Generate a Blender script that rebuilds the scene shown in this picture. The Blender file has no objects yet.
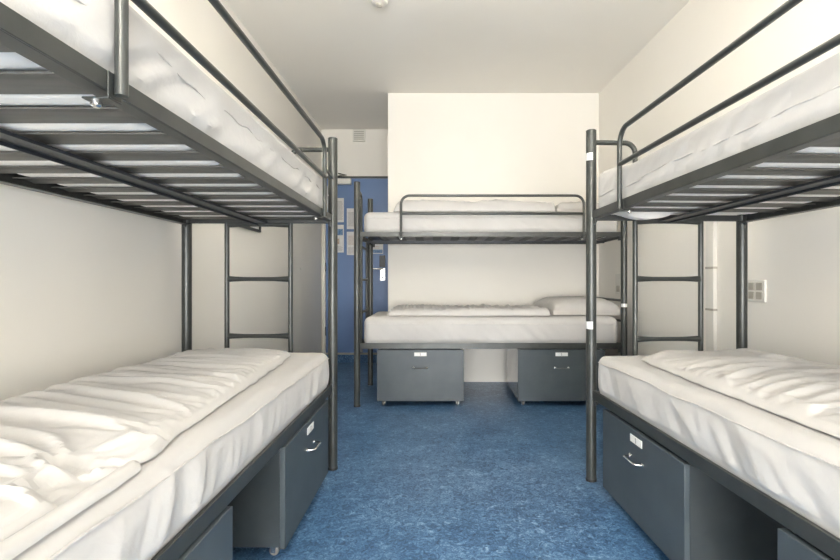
import bpy, bmesh, math, random
from mathutils import Vector, Matrix, noise
random.seed(7)
PI = math.pi
scn = bpy.context.scene
col = scn.collection

# ------------------------------------------------------------------ materials
def new_mat(name):
    m = bpy.data.materials.new(name); m.use_nodes = True
    nt = m.node_tree
    b = nt.nodes['Principled BSDF']
    return m, nt, b

def noise_mat(name, c1, c2, scale=6.0, detail=4, rough=0.6, metallic=0.0, bump=0.0, bump_scale=200.0,
              spec=0.5, coat=0.0, rough2=None, stretch=(1, 1, 1), lo=0.35, hi=0.65, bump_dist=0.001, coat_rough=0.1):
    m, nt, b = new_mat(name)
    tc = nt.nodes.new('ShaderNodeTexCoord')
    mp = nt.nodes.new('ShaderNodeMapping'); mp.inputs['Scale'].default_value = stretch
    nt.links.new(tc.outputs['Object'], mp.inputs['Vector'])
    n = nt.nodes.new('ShaderNodeTexNoise'); n.inputs['Scale'].default_value = scale; n.inputs['Detail'].default_value = detail
    nt.links.new(mp.outputs[0], n.inputs['Vector'])
    r = nt.nodes.new('ShaderNodeValToRGB')
    r.color_ramp.elements[0].position = lo; r.color_ramp.elements[1].position = hi
    r.color_ramp.elements[0].color = (*c1, 1); r.color_ramp.elements[1].color = (*c2, 1)
    nt.links.new(n.outputs[0], r.inputs[0])
    nt.links.new(r.outputs[0], b.inputs['Base Color'])
    b.inputs['Roughness'].default_value = rough
    b.inputs['Metallic'].default_value = metallic
    b.inputs['Specular IOR Level'].default_value = spec
    b.inputs['Coat Weight'].default_value = coat
    b.inputs['Coat Roughness'].default_value = coat_rough
    if bump > 0:
        n2 = nt.nodes.new('ShaderNodeTexNoise'); n2.inputs['Scale'].default_value = bump_scale; n2.inputs['Detail'].default_value = 3
        nt.links.new(mp.outputs[0], n2.inputs['Vector'])
        bp = nt.nodes.new('ShaderNodeBump'); bp.inputs['Strength'].default_value = bump; bp.inputs['Distance'].default_value = bump_dist
        nt.links.new(n2.outputs[0], bp.inputs['Height']); nt.links.new(bp.outputs[0], b.inputs['Normal'])
    return m

M = {}
M['wall'] = noise_mat('cream_wall_paint', (.915, .882, .815), (.93, .898, .83), 2.0, 3, .75, bump=.15, bump_scale=90, spec=.3)
M['ceiling'] = noise_mat('ceiling_paint', (.925, .895, .83), (.94, .91, .845), 1.5, 3, .85, bump=.1, bump_scale=70, spec=.2)
M['trim'] = noise_mat('white_gloss_trim', (.75, .71, .63), (.79, .75, .67), 4, 2, .4)
M['metal'] = noise_mat('grey_powder_coated_steel', (.052, .056, .053), (.067, .071, .067), 14, 4, .33, .35, bump=.08, bump_scale=500, spec=.5)
M['metal_dark'] = noise_mat('dark_grey_steel', (.042, .045, .044), (.054, .057, .056), 10, 4, .42, .25, bump=.05, bump_scale=400)
M['centre'] = noise_mat('dark_steel_and_slat_shade', (.022, .027, .033), (.03, .035, .042), 10, 4, .4, .2)  # centre rail paint; back bunk slats borrow it as painted shade
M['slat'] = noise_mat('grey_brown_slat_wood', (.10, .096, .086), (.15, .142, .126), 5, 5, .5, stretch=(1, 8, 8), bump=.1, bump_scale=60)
M['rubber'] = noise_mat('black_rubber', (.015, .015, .016), (.03, .03, .03), 30, 2, .6)
M['chrome'] = noise_mat('brushed_chrome', (.68, .68, .67), (.80, .80, .78), 60, 2, .2, .95)
M['dull_steel'] = noise_mat('dull_grey_steel', (.10, .105, .105), (.13, .135, .135), 20, 2, .35, .6)
M['drawer'] = noise_mat('slate_grey_laminate', (.056, .070, .080), (.066, .081, .091), 9, 4, .38, 0, bump=.04, bump_scale=300, spec=.40)
M['drawer_inner'] = noise_mat('drawer_box_board', (.05, .06, .064), (.06, .069, .073), 8, 3, .14, 0, spec=.9, coat=.6, coat_rough=.08)
M['sticker'] = noise_mat('white_paper_sticker', (.80, .80, .78), (.86, .86, .84), 30, 2, .6)
M['paper'] = noise_mat('white_notice_paper', (.74, .74, .74), (.84, .83, .81), 40, 3, .6)
M['ink'] = noise_mat('grey_print', (.25, .25, .27), (.40, .38, .38), 90, 3, .7)
M['blue_ink'] = noise_mat('blue_print', (.06, .16, .36), (.25, .38, .55), 60, 3, .7)
M['warm_ink'] = noise_mat('tan_print', (.45, .30, .22), (.6, .5, .42), 60, 3, .7)
M['plastic'] = noise_mat('white_switch_plastic', (.78, .76, .70), (.82, .80, .74), 5, 2, .35)
M['plastic_grey'] = noise_mat('grey_beige_plastic', (.42, .39, .33), (.5, .47, .4), 12, 2, .5)
M['black'] = noise_mat('black_plastic', (.02, .02, .022), (.035, .035, .037), 20, 2, .35)
M['door'] = noise_mat('blue_door_paint', (.115, .20, .40), (.13, .225, .44), 3, 4, .35, bump=.05, bump_scale=60)
M['caster'] = noise_mat('clear_grey_caster', (.12, .12, .12), (.18, .18, .18), 20, 2, .3)
M['lamp_glass'] = None
M['dark_hole'] = noise_mat('dark_socket_hole', (.03, .03, .03), (.05, .05, .05), 20, 2, .6)

def cloth_mat(name, c1, c2):
    m, nt, b = new_mat(name)
    tc = nt.nodes.new('ShaderNodeTexCoord')
    n = nt.nodes.new('ShaderNodeTexNoise'); n.inputs['Scale'].default_value = 5; n.inputs['Detail'].default_value = 4
    nt.links.new(tc.outputs['Object'], n.inputs['Vector'])
    r = nt.nodes.new('ShaderNodeValToRGB')
    r.color_ramp.elements[0].color = (*c1, 1); r.color_ramp.elements[1].color = (*c2, 1)
    r.color_ramp.elements[0].position = .3; r.color_ramp.elements[1].position = .7
    nt.links.new(n.outputs[0], r.inputs[0]); nt.links.new(r.outputs[0], b.inputs['Base Color'])
    b.inputs['Roughness'].default_value = .85
    b.inputs['Specular IOR Level'].default_value = .25
    b.inputs['Sheen Weight'].default_value = .15
    # soft creases and the weave
    n2 = nt.nodes.new('ShaderNodeTexNoise'); n2.inputs['Scale'].default_value = 22; n2.inputs['Detail'].default_value = 5; n2.inputs['Distortion'].default_value = 1.2
    nt.links.new(tc.outputs['Object'], n2.inputs['Vector'])
    n3 = nt.nodes.new('ShaderNodeTexNoise'); n3.inputs['Scale'].default_value = 700
    nt.links.new(tc.outputs['Object'], n3.inputs['Vector'])
    bp = nt.nodes.new('ShaderNodeBump'); bp.inputs['Strength'].default_value = .35; bp.inputs['Distance'].default_value = .004
    nt.links.new(n2.outputs[0], bp.inputs['Height'])
    bp2 = nt.nodes.new('ShaderNodeBump'); bp2.inputs['Strength'].default_value = .12; bp2.inputs['Distance'].default_value = .0005
    nt.links.new(n3.outputs[0], bp2.inputs['Height']); nt.links.new(bp.outputs[0], bp2.inputs['Normal'])
    nt.links.new(bp2.outputs[0], b.inputs['Normal'])
    return m
M['sheet'] = cloth_mat('white_fitted_sheet', (.535, .522, .505), (.575, .562, .545))
M['duvet'] = cloth_mat('white_duvet_cotton', (.555, .54, .52), (.595, .58, .56))
M['pillow'] = cloth_mat('white_pillow_cotton', (.55, .53, .50), (.59, .57, .54))
M['shade_ticking'] = cloth_mat('mattress_ticking_painted_shade', (.03, .03, .03), (.045, .045, .045))  # darkened to put shade into the underside of the back upper mattress
M['ticking'] = cloth_mat('mattress_ticking_bounce_lit', (.88, .85, .80), (.90, .87, .82))  # whitened to stand in for bounce light in the slat gaps
M['hem'] = noise_mat('hem_thread', (.55, .53, .51), (.62, .6, .58), 60, 2, .9)

def floor_mat():
    m, nt, b = new_mat('blue_marbled_linoleum')
    tc = nt.nodes.new('ShaderNodeTexCoord')
    def nz(scale, detail, dist, rough=.6):
        n = nt.nodes.new('ShaderNodeTexNoise'); n.inputs['Scale'].default_value = scale; n.inputs['Detail'].default_value = detail
        n.inputs['Distortion'].default_value = dist; n.inputs['Roughness'].default_value = rough
        nt.links.new(tc.outputs['Object'], n.inputs['Vector']); return n
    a = nz(42, 8, 1.5, .75); c = nz(5, 5, .8, .6); d = nz(160, 4, .5, .7)
    mx = nt.nodes.new('ShaderNodeMath'); mx.operation = 'MULTIPLY_ADD'; mx.inputs[1].default_value = .62
    nt.links.new(a.outputs[0], mx.inputs[0])
    m2 = nt.nodes.new('ShaderNodeMath'); m2.operation = 'MULTIPLY_ADD'; m2.inputs[1].default_value = .18
    nt.links.new(c.outputs[0], m2.inputs[0])
    m3 = nt.nodes.new('ShaderNodeMath'); m3.operation = 'MULTIPLY'; m3.inputs[1].default_value = .2
    nt.links.new(d.outputs[0], m3.inputs[0]); nt.links.new(m3.outputs[0], m2.inputs[2]); nt.links.new(m2.outputs[0], mx.inputs[2])
    r = nt.nodes.new('ShaderNodeValToRGB'); e = r.color_ramp.elements
    e[0].position = .40; e[0].color = (.014, .045, .110, 1)
    e[1].position = .62; e[1].color = (.330, .470, .620, 1)
    k = e.new(.47); k.color = (.040, .108, .222, 1)
    k = e.new(.55); k.color = (.108, .222, .388, 1)
    nt.links.new(mx.outputs[0], r.inputs[0]); nt.links.new(r.outputs[0], b.inputs['Base Color'])
    b.inputs['Roughness'].default_value = .30
    b.inputs['Specular IOR Level'].default_value = .5
    bp = nt.nodes.new('ShaderNodeBump'); bp.inputs['Strength'].default_value = .08; bp.inputs['Distance'].default_value = .001
    nt.links.new(c.outputs[0], bp.inputs['Height']); nt.links.new(bp.outputs[0], b.inputs['Normal'])
    return m
M['floor'] = floor_mat()

# ------------------------------------------------------------------ mesh helpers
class Frame:
    """local (a across, l along, z) -> world"""
    def __init__(s, ox, oy, across, along):
        s.o = Vector((ox, oy, 0)); s.a = Vector((across[0], across[1], 0)).normalized(); s.l = Vector((along[0], along[1], 0)).normalized()
    def __call__(s, a, l, z):
        return s.o + s.a * a + s.l * l + Vector((0, 0, z))
W0 = Frame(0, 0, (1, 0), (0, 1))

class MB:
    def __init__(s): s.v = []; s.f = []
    def add(s, vs, fs):
        k = len(s.v); s.v += [Vector(v) for v in vs]; s.f += [tuple(i + k for i in f) for f in fs]
    def box(s, F, a0, a1, l0, l1, z0, z1):
        vs = [F(a, l, z) for a in (a0, a1) for l in (l0, l1) for z in (z0, z1)]
        s.add(vs, [(0, 1, 3, 2), (4, 6, 7, 5), (0, 4, 5, 1), (2, 3, 7, 6), (0, 2, 6, 4), (1, 5, 7, 3)])
    def tube(s, pts, r, n=12, closed=False, radii=None):
        pts = [Vector(p) for p in pts]; N = len(pts)
        t0 = (pts[1] - pts[0]).normalized()
        up = Vector((0, 0, 1)) if abs(t0.z) < .9 else Vector((1, 0, 0))
        nrm = (up - t0 * up.dot(t0)).normalized()
        vs = []
        for i, p in enumerate(pts):
            if i == 0: t = (pts[1] - pts[0])
            elif i == N - 1: t = (pts[-1] - pts[-2])
            else: t = (pts[i + 1] - pts[i]).normalized() + (pts[i] - pts[i - 1]).normalized()
            t.normalize()
            nrm = (nrm - t * nrm.dot(t)).normalized(); b = t.cross(nrm)
            rr = radii[i] if radii else r
            for k in range(n):
                ang = 2 * PI * k / n
                vs.append(p + (nrm * math.cos(ang) + b * math.sin(ang)) * rr)
        fs = []
        for i in range(N - 1):
            for k in range(n):
                fs.append((i * n + k, i * n + (k + 1) % n, (i + 1) * n + (k + 1) % n, (i + 1) * n + k))
        fs.append(tuple(range(n))[::-1]); fs.append(tuple((N - 1) * n + k for k in range(n)))
        s.add(vs, fs)
    def lathe(s, c, axis, prof, n=24):
        """prof: list of (r, h) along axis"""
        c = Vector(c); ax = Vector(axis).normalized()
        up = Vector((0, 0, 1)) if abs(ax.z) < .9 else Vector((1, 0, 0))
        u = (up - ax * up.dot(ax)).normalized(); w = ax.cross(u)
        vs = []
        for r, h in prof:
            for k in range(n):
                g = 2 * PI * k / n
                vs.append(c + ax * h + (u * math.cos(g) + w * math.sin(g)) * max(r, 1e-5))
        fs = []
        for i in range(len(prof) - 1):
            for k in range(n):
                fs.append((i * n + k, i * n + (k + 1) % n, (i + 1) * n + (k + 1) % n, (i + 1) * n + k))
        fs.append(tuple(range(n))[::-1]); fs.append(tuple((len(prof) - 1) * n + k for k in range(n)))
        s.add(vs, fs)
    def build(s, name, mat, parent=None, smooth=True, bevel=0.0, loc=None, recalc=True):
        org = Vector((0, 0, 0))
        if parent is not None: org = Vector(parent['_org'])
        elif loc is not None: org = Vector(loc)
        me = bpy.data.meshes.new(name)
        me.from_pydata([v - org for v in s.v], [], s.f); me.update()
        if recalc:
            bm = bmesh.new(); bm.from_mesh(me); bmesh.ops.recalc_face_normals(bm, faces=bm.faces); bm.to_mesh(me); bm.free()
        me.materials.append(mat)
        o = bpy.data.objects.new(name, me); col.objects.link(o)
        if parent is not None: o.parent = parent
        else: o.location = org
        o['_org'] = tuple(org)
        if smooth:
            me.polygons.foreach_set('use_smooth', [True] * len(me.polygons))
            if bevel == 0:
                me.set_sharp_from_angle(angle=math.radians(40))
        if bevel > 0:
            bv = o.modifiers.new('bevel', 'BEVEL'); bv.width = bevel; bv.segments = 2; bv.limit_method = 'ANGLE'; bv.angle_limit = math.radians(40)
            bv.harden_normals = False
            me.set_sharp_from_angle(angle=math.radians(50))
        return o

def thing(name, label, cat, loc, group=None):
    o = bpy.data.objects.new(name, None); col.objects.link(o)
    o.location = loc; o['_org'] = tuple(loc); o.empty_display_size = .05
    tag(o, label, cat, group); return o
def tag(o, label, cat, group=None):
    o['label'] = label; o['category'] = cat
    if group: o['group'] = group
    return o
def struct(o): o['kind'] = 'structure'; return o

def arc(F, c, r, a0, a1, plane, n=8):
    """arc points; plane 'lz' (along,z) at fixed a, or 'az' at fixed l. c=(a,l,z)"""
    out = []
    for i in range(n + 1):
        t = math.radians(a0 + (a1 - a0) * i / n)
        if plane == 'lz': out.append(F(c[0], c[1] + r * math.cos(t), c[2] + r * math.sin(t)))
        else: out.append(F(c[0] + r * math.cos(t), c[1], c[2] + r * math.sin(t)))
    return out

# ------------------------------------------------------------------ room
CEIL = 2.69
XL = -1.31
YF = -2.9           # window wall behind the camera
YB = 4.47            # back wall
YD = 5.543           # door wall
YAW = .042
def XR(y): return 1.527 + .043 * (YB - y)
XBE = -.4376         # corner of the back wall

m = MB(); m.box(W0, XL - .3, 2.1, YF - .2, YD + .3, -.12, 0)
struct(m.build('floor', M['floor'], smooth=False))
m = MB(); m.box(W0, XL - .3, 2.1, YF - .2, YD + .3, CEIL, CEIL + .12)
struct(m.build('ceiling', M['ceiling'], smooth=False))
m = MB(); m.box(W0, XL - .15, XL, YF - .15, YD, 0, CEIL)
struct(m.build('wall_left', M['wall'], smooth=False))
m = MB()
vs = [(XR(y) + dx, y, z) for y in (YF - .15, YD + .2) for dx in (0, .15) for z in (0, CEIL)]
m.add(vs, [(0, 1, 3, 2), (4, 6, 7, 5), (0, 4, 5, 1), (2, 3, 7, 6), (0, 2, 6, 4), (1, 5, 7, 3)])
struct(m.build('wall_right', M['wall'], smooth=False))
m = MB(); m.box(W0, XBE, XR(YB) + .001, YB, YD + .12, 0, CEIL)
struct(m.build('wall_back', M['wall'], smooth=False))
# door wall with an opening
DX0, DX1, DZ0, DZ1 = -1.262, -.52, .11, 2.13
m = MB()
m.box(W0, XL - .15, DX0 - .045, YD, YD + .12, 0, CEIL)
m.box(W0, DX1 + .03, XBE, YD, YD + .12, 0, CEIL)
m.box(W0, DX0 - .045, DX1 + .03, YD, YD + .12, DZ1 + .02, CEIL)
struct(m.build('wall_door_side', M['wall'], smooth=False))
# door: leaf, frame, handle
dr = bpy.data.objects.new('door_1', None); col.objects.link(dr); dr.location = (DX0, YD, 0); dr['_org'] = (DX0, YD, 0); struct(dr)
m = MB(); m.box(W0, DX0, DX1, YD + .012, YD + .055, DZ0, DZ1 - .005); m.build('door_leaf', M['door'], dr, bevel=.003)
m = MB(); m.box(W0, DX0 - .045, DX0 - .003, YD - .014, YD + .08, 0, DZ1 + .02)
m.box(W0, DX1 + .003, DX1 + .03, YD - .014, YD + .08, 0, DZ1 + .02); m.build('door_frame', M['trim'], dr, bevel=.003)
m = MB(); m.box(W0, DX0 - .003, DX1 + .003, YD - .01, YD + .08, DZ1, DZ1 + .018); m.build('frame_head', M['metal_dark'], dr, bevel=.002)
for z in (1.10, .36, 1.9):
    m = MB(); m.tube([W0(DX0 - .004, YD - .004, z - .05), W0(DX0 - .004, YD - .004, z + .05)], .008, 10)
    m.build('hinge', M['metal_dark'], dr)
m = MB(); m.box(W0, -.635, -.575, YD - .002, YD + .012, .945, 1.09); h = m.build('handle_plate', M['chrome'], dr, bevel=.003)
m = MB(); m.tube([W0(-.605, YD + .01, 1.078), W0(-.605, YD - .045, 1.078), W0(-.625, YD - .055, 1.078), W0(-.725, YD - .055, 1.078)], .010, 10); m.build('lever', M['chrome'], h)
m = MB(); m.lathe(W0(-.605, YD - .004, .985), (0, -1, 0), [(.010, 0), (.010, .004), (.006, .006)], 14); m.build('keyhole', M['black'], h)
m = MB(); m.box(W0, -.64, -.575, YD - .022, YD + .012, 1.10, 1.235); m.build('card_reader', M['black'], dr, bevel=.004)
# raised threshold: linoleum riser and light strip
m = MB(); m.box(W0, DX0 - .003, DX1 + .003, YD - .02, YD + .10, 0, .092); struct(m.build('trim_1', M['floor'], smooth=False))
m = MB(); m.box(W0, DX0 - .003, DX1 + .003, YD - .024, YD + .08, .0925, .108); struct(m.build('trim_2', M['plastic_grey'], smooth=False, bevel=.003))
# window wall behind the viewer with an unseen opening, shaped low to light under the bunks
wx0, wx1, wz0, wz1 = -1.2, 1.3, .30, 1.45
m = MB()
m.box(W0, XL, wx0, YF - .15, YF, 0, CEIL); m.box(W0, wx1, XR(YF) + .0, YF - .15, YF, 0, CEIL)
m.box(W0, wx0, wx1, YF - .15, YF, 0, wz0); m.box(W0, wx0, wx1, YF - .15, YF, wz1, CEIL)
struct(m.build('wall_front', M['wall'], smooth=False))
m = MB()
for a0, a1 in ((wx0, wx0 + .06), ((wx0 + wx1) / 2 - .03, (wx0 + wx1) / 2 + .03), (wx1 - .06, wx1)):
    m.box(W0, a0, a1, YF - .12, YF - .06, wz0, wz1)
m.box(W0, wx0, wx1, YF - .12, YF - .06, wz0, wz0 + .06); m.box(W0, wx0, wx1, YF - .12, YF - .06, wz1 - .06, wz1)
struct(m.build('window_1', M['trim'], smooth=False))
# door closer on the door
t = thing('door_closer', 'white door closer at the top of the blue door', 'door closer', (-1.05, YD, 2.05))
m = MB(); m.box(W0, -1.15, -.965, YD - .05, YD + .0117, 2.05, 2.115); m.build('closer_body', M['plastic'], t, bevel=.006)
m = MB(); m.tube([W0(-1.12, YD - .035, 2.115), W0(-1.12, YD - .035, 2.145), W0(-1.01, YD - .06, 2.15), W0(-1.11, YD - .03, 2.175)], .007, 8); m.build('closer_arm', M['metal_dark'], t)
# notices on the door
def notice(x0, x1, z0, z1, label, blocks, y=YD + .0116):
    t = thing('paper_notice', label, 'notice', ((x0 + x1) / 2, y, z0), None)
    m = MB(); m.box(W0, x0, x1, y - .002, y, z0, z1); m.build('sheet_of_paper', M['paper'], t, smooth=False)
    for nm, mt, a0, a1, b0, b1 in blocks:
        m = MB(); w = x1 - x0; h = z1 - z0
        if nm == 'text_lines':
            n = max(2, int((b1 - b0) * h / .012))
            for i in range(n):
                zz = z0 + h * b0 + (b1 - b0) * h * i / n
                m.box(W0, x0 + w * a0, x0 + w * (a1 - .12 * random.random()), y - .0026, y - .002, zz, zz + .004)
        else:
            m.box(W0, x0 + w * a0, x0 + w * a1, y - .0026, y - .002, z0 + h * b0, z0 + h * b1)
        m.build(nm, M[mt], t, smooth=False)
    return t
notice(-1.17, -1.055, 1.62, 1.90, 'tall white notice on the blue door, highest and nearest its hinges', [('text_lines', 'ink', .12, .9, .1, .9)])
notice(-1.17, -1.055, 1.27, 1.59, 'illustrated white notice on the blue door below the tallest notice', [('picture', 'blue_ink', .1, .9, .62, .85), ('picture', 'warm_ink', .1, .55, .3, .5), ('text_lines', 'ink', .12, .9, .06, .26)])
notice(-1.02, -.90, 1.54, 1.78, 'small white printed notice on the blue door, upper of the right hand pair', [('text_lines', 'ink', .12, .9, .15, .85)])
notice(-1.02, -.90, 1.24, 1.51, 'small white printed notice on the blue door, lower of the right hand pair', [('text_lines', 'warm_ink', .12, .9, .45, .85), ('text_lines', 'ink', .12, .9, .08, .35)])
notice(-.775, -.60, 1.255, 1.37, 'wide white notice with a blue strip just above the door handle', [('picture', 'blue_ink', .03, .97, .08, .42), ('text_lines', 'warm_ink', .3, .75, .55, .85)])
# vent box above the door
t = thing('ventilation_grille', 'small beige grille box under the ceiling above the blue door', 'vent', (-.875, YD, 2.555))
m = MB(); m.box(W0, -.945, -.80, YD - .03, YD, 2.545, 2.683); m.build('grille_box', M['plastic'], t, bevel=.004)
for k in range(5):
    m = MB(); z = 2.565 + k * .022; m.box(W0, -.93, -.815, YD - .034, YD - .03, z, z + .009); m.build('louver', M['plastic_grey'], t, smooth=False)
# framed picture on the left wall
t = thing('picture_frame', 'thin dark picture frame hanging on the left wall beyond the left bunk', 'picture', (XL, 3.32, 1.30))
m = MB()
FY = Frame(XL, 0, (1, 0), (0, 1))
for l0, l1, z0, z1 in ((3.06, 3.56, 1.30, 1.318), (3.06, 3.56, 1.602, 1.62), (3.06, 3.078, 1.318, 1.602), (3.542, 3.56, 1.318, 1.602)):
    m.box(FY, .0, .022, l0, l1, z0, z1)
m.build('frame', M['black'], t, bevel=.002)
m = MB(); m.box(FY, .0, .010, 3.078, 3.542, 1.318, 1.602); m.build('print', M['paper'], t, smooth=False)
m = MB(); m.lathe(FY(0, 4.66, 1.06), (1, 0, 0), [(.012, 0), (.012, .004), (.006, .01)], 14)
tag(m.build('wall_screw', M['plastic'], loc=(XL, 4.66, 1.06)), 'tiny pale screw cap in the left wall beside the door', 'screw')
# smoke detector
t = thing('smoke_detector', 'round white smoke detector on the ceiling in front of the back wall', 'smoke detector', (-.345, 2.97, CEIL))
m = MB(); m.lathe(W0(-.345, 2.975, CEIL), (0, 0, -1), [(.055, 0), (.055, .012), (.048, .03), (.034, .036)], 28); m.build('housing', M['plastic'], t)
m = MB(); m.lathe(W0(-.345, 2.975, CEIL - .036), (0, 0, -1), [(.02, 0), (.018, .012), (.01, .016)], 20); m.build('sensor', M['plastic_grey'], t)
# wall mounted bits on the right wall
def right_frame(y):
    return Frame(XR(y), y, (-1, -.043), (-.043, 1))
R = right_frame(2.40)
t = thing('wall_socket', 'white double wall socket on the right wall beside the right bunk post', 'socket', R(0, 0, .86), 'wall sockets')
m = MB(); m.box(R, 0, .012, -.06, .065, .835, .945); pl = m.build('socket_plate', M['plastic'], t, bevel=.003)
for dl in (-.045, .01):
    for z in (.85, .895):
        m = MB(); m.box(R, .012, .0165, dl, dl + .04, z, z + .036); m.build('socket_outlet', M['plastic_grey'], pl, bevel=.002)
R2 = right_frame(4.02)
t = thing('wall_socket', 'white wall socket on the right wall above the back bunk pillow', 'socket', R2(0, 0, .84), 'wall sockets')
m = MB(); m.box(R2, 0, .012, -.06, .06, .83, 1.0); pl = m.build('socket_plate', M['plastic'], t, bevel=.003)
m = MB(); m.box(R2, .012, .016, -.03, .03, .85, .90); m.build('socket_outlet', M['plastic_grey'], pl, bevel=.002)
R3 = right_frame(2.76)
t = thing('cable_trunking', 'white vertical cable trunking on the right wall behind the right bunk ladder', 'trunking', R3(0, 0, .02))
m = MB(); m.box(R3, 0, .022, -.035, .035, .02, 1.40); m.build('trunking_cover', M['plastic'], t, bevel=.003)
for z in (.77, 1.01):
    m = MB(); m.box(R3, 0, .025, -.038, .038, z, z + .012); m.build('joint_clip', M['plastic_grey'], t, bevel=.001)

# ------------------------------------------------------------------ bunk bed
def l_rail(m, F, a_out, sgn, l0, l1, z0, z1, t=.004, fl=.036):
    """angle iron: upright face at a_out, flange running inward (sgn)"""
    m.box(F, min(a_out, a_out + sgn * t), max(a_out, a_out + sgn * t), l0, l1, z0, z1)
    a0, a1 = sorted((a_out + sgn * t, a_out + sgn * fl))
    m.box(F, a0, a1, l0, l1, z0, z0 + t)
    a0, a1 = sorted((a_out + sgn * t, a_out + sgn * .012))
    m.box(F, a0, a1, l0, l1, z1 - t, z1)

def guard(F, root, l0, l1, zb, zt, zl, a=-.016, link=False, name='guard_rail'):
    r = .0098; rb = .065
    pts = [F(a, l0, zb)] + arc(F, (a, l0 + rb, zt - rb), rb, 180, 90, 'lz') + arc(F, (a, l1 - rb, zt - rb), rb, 90, 0, 'lz') + [F(a, l1, zb)]
    m = MB(); m.tube(pts, r, 14)
    m.tube([F(a, l0, zl), F(a, l1, zl)], r * .96, 12)
    if link: m.tube([F(a, l0, 1.45), F(0, .02, 1.45)], .006, 10)
    g = m.build(name, M['metal'], root)
    for l, s in ((l0, 1), (l1, -1)):
        m = MB()
        m.box(F, a + .0098, a + .0125, l - .016, l + .016, zb - .006, zb + .034)
        m.box(F, a + .0098, a + .052, l - .016, l + .016, zb - .009, zb - .006)
        cl = m.build('clamp', M['metal'], g, bevel=.001)
        m = MB(); m.lathe(F(a + .040, l, zb - .009), (0, 0, -1), [(.0085, 0), (.0085, .006), (.005, .009)], 10)
        m.build('bolt', M['chrome'], g)
    return g

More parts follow.
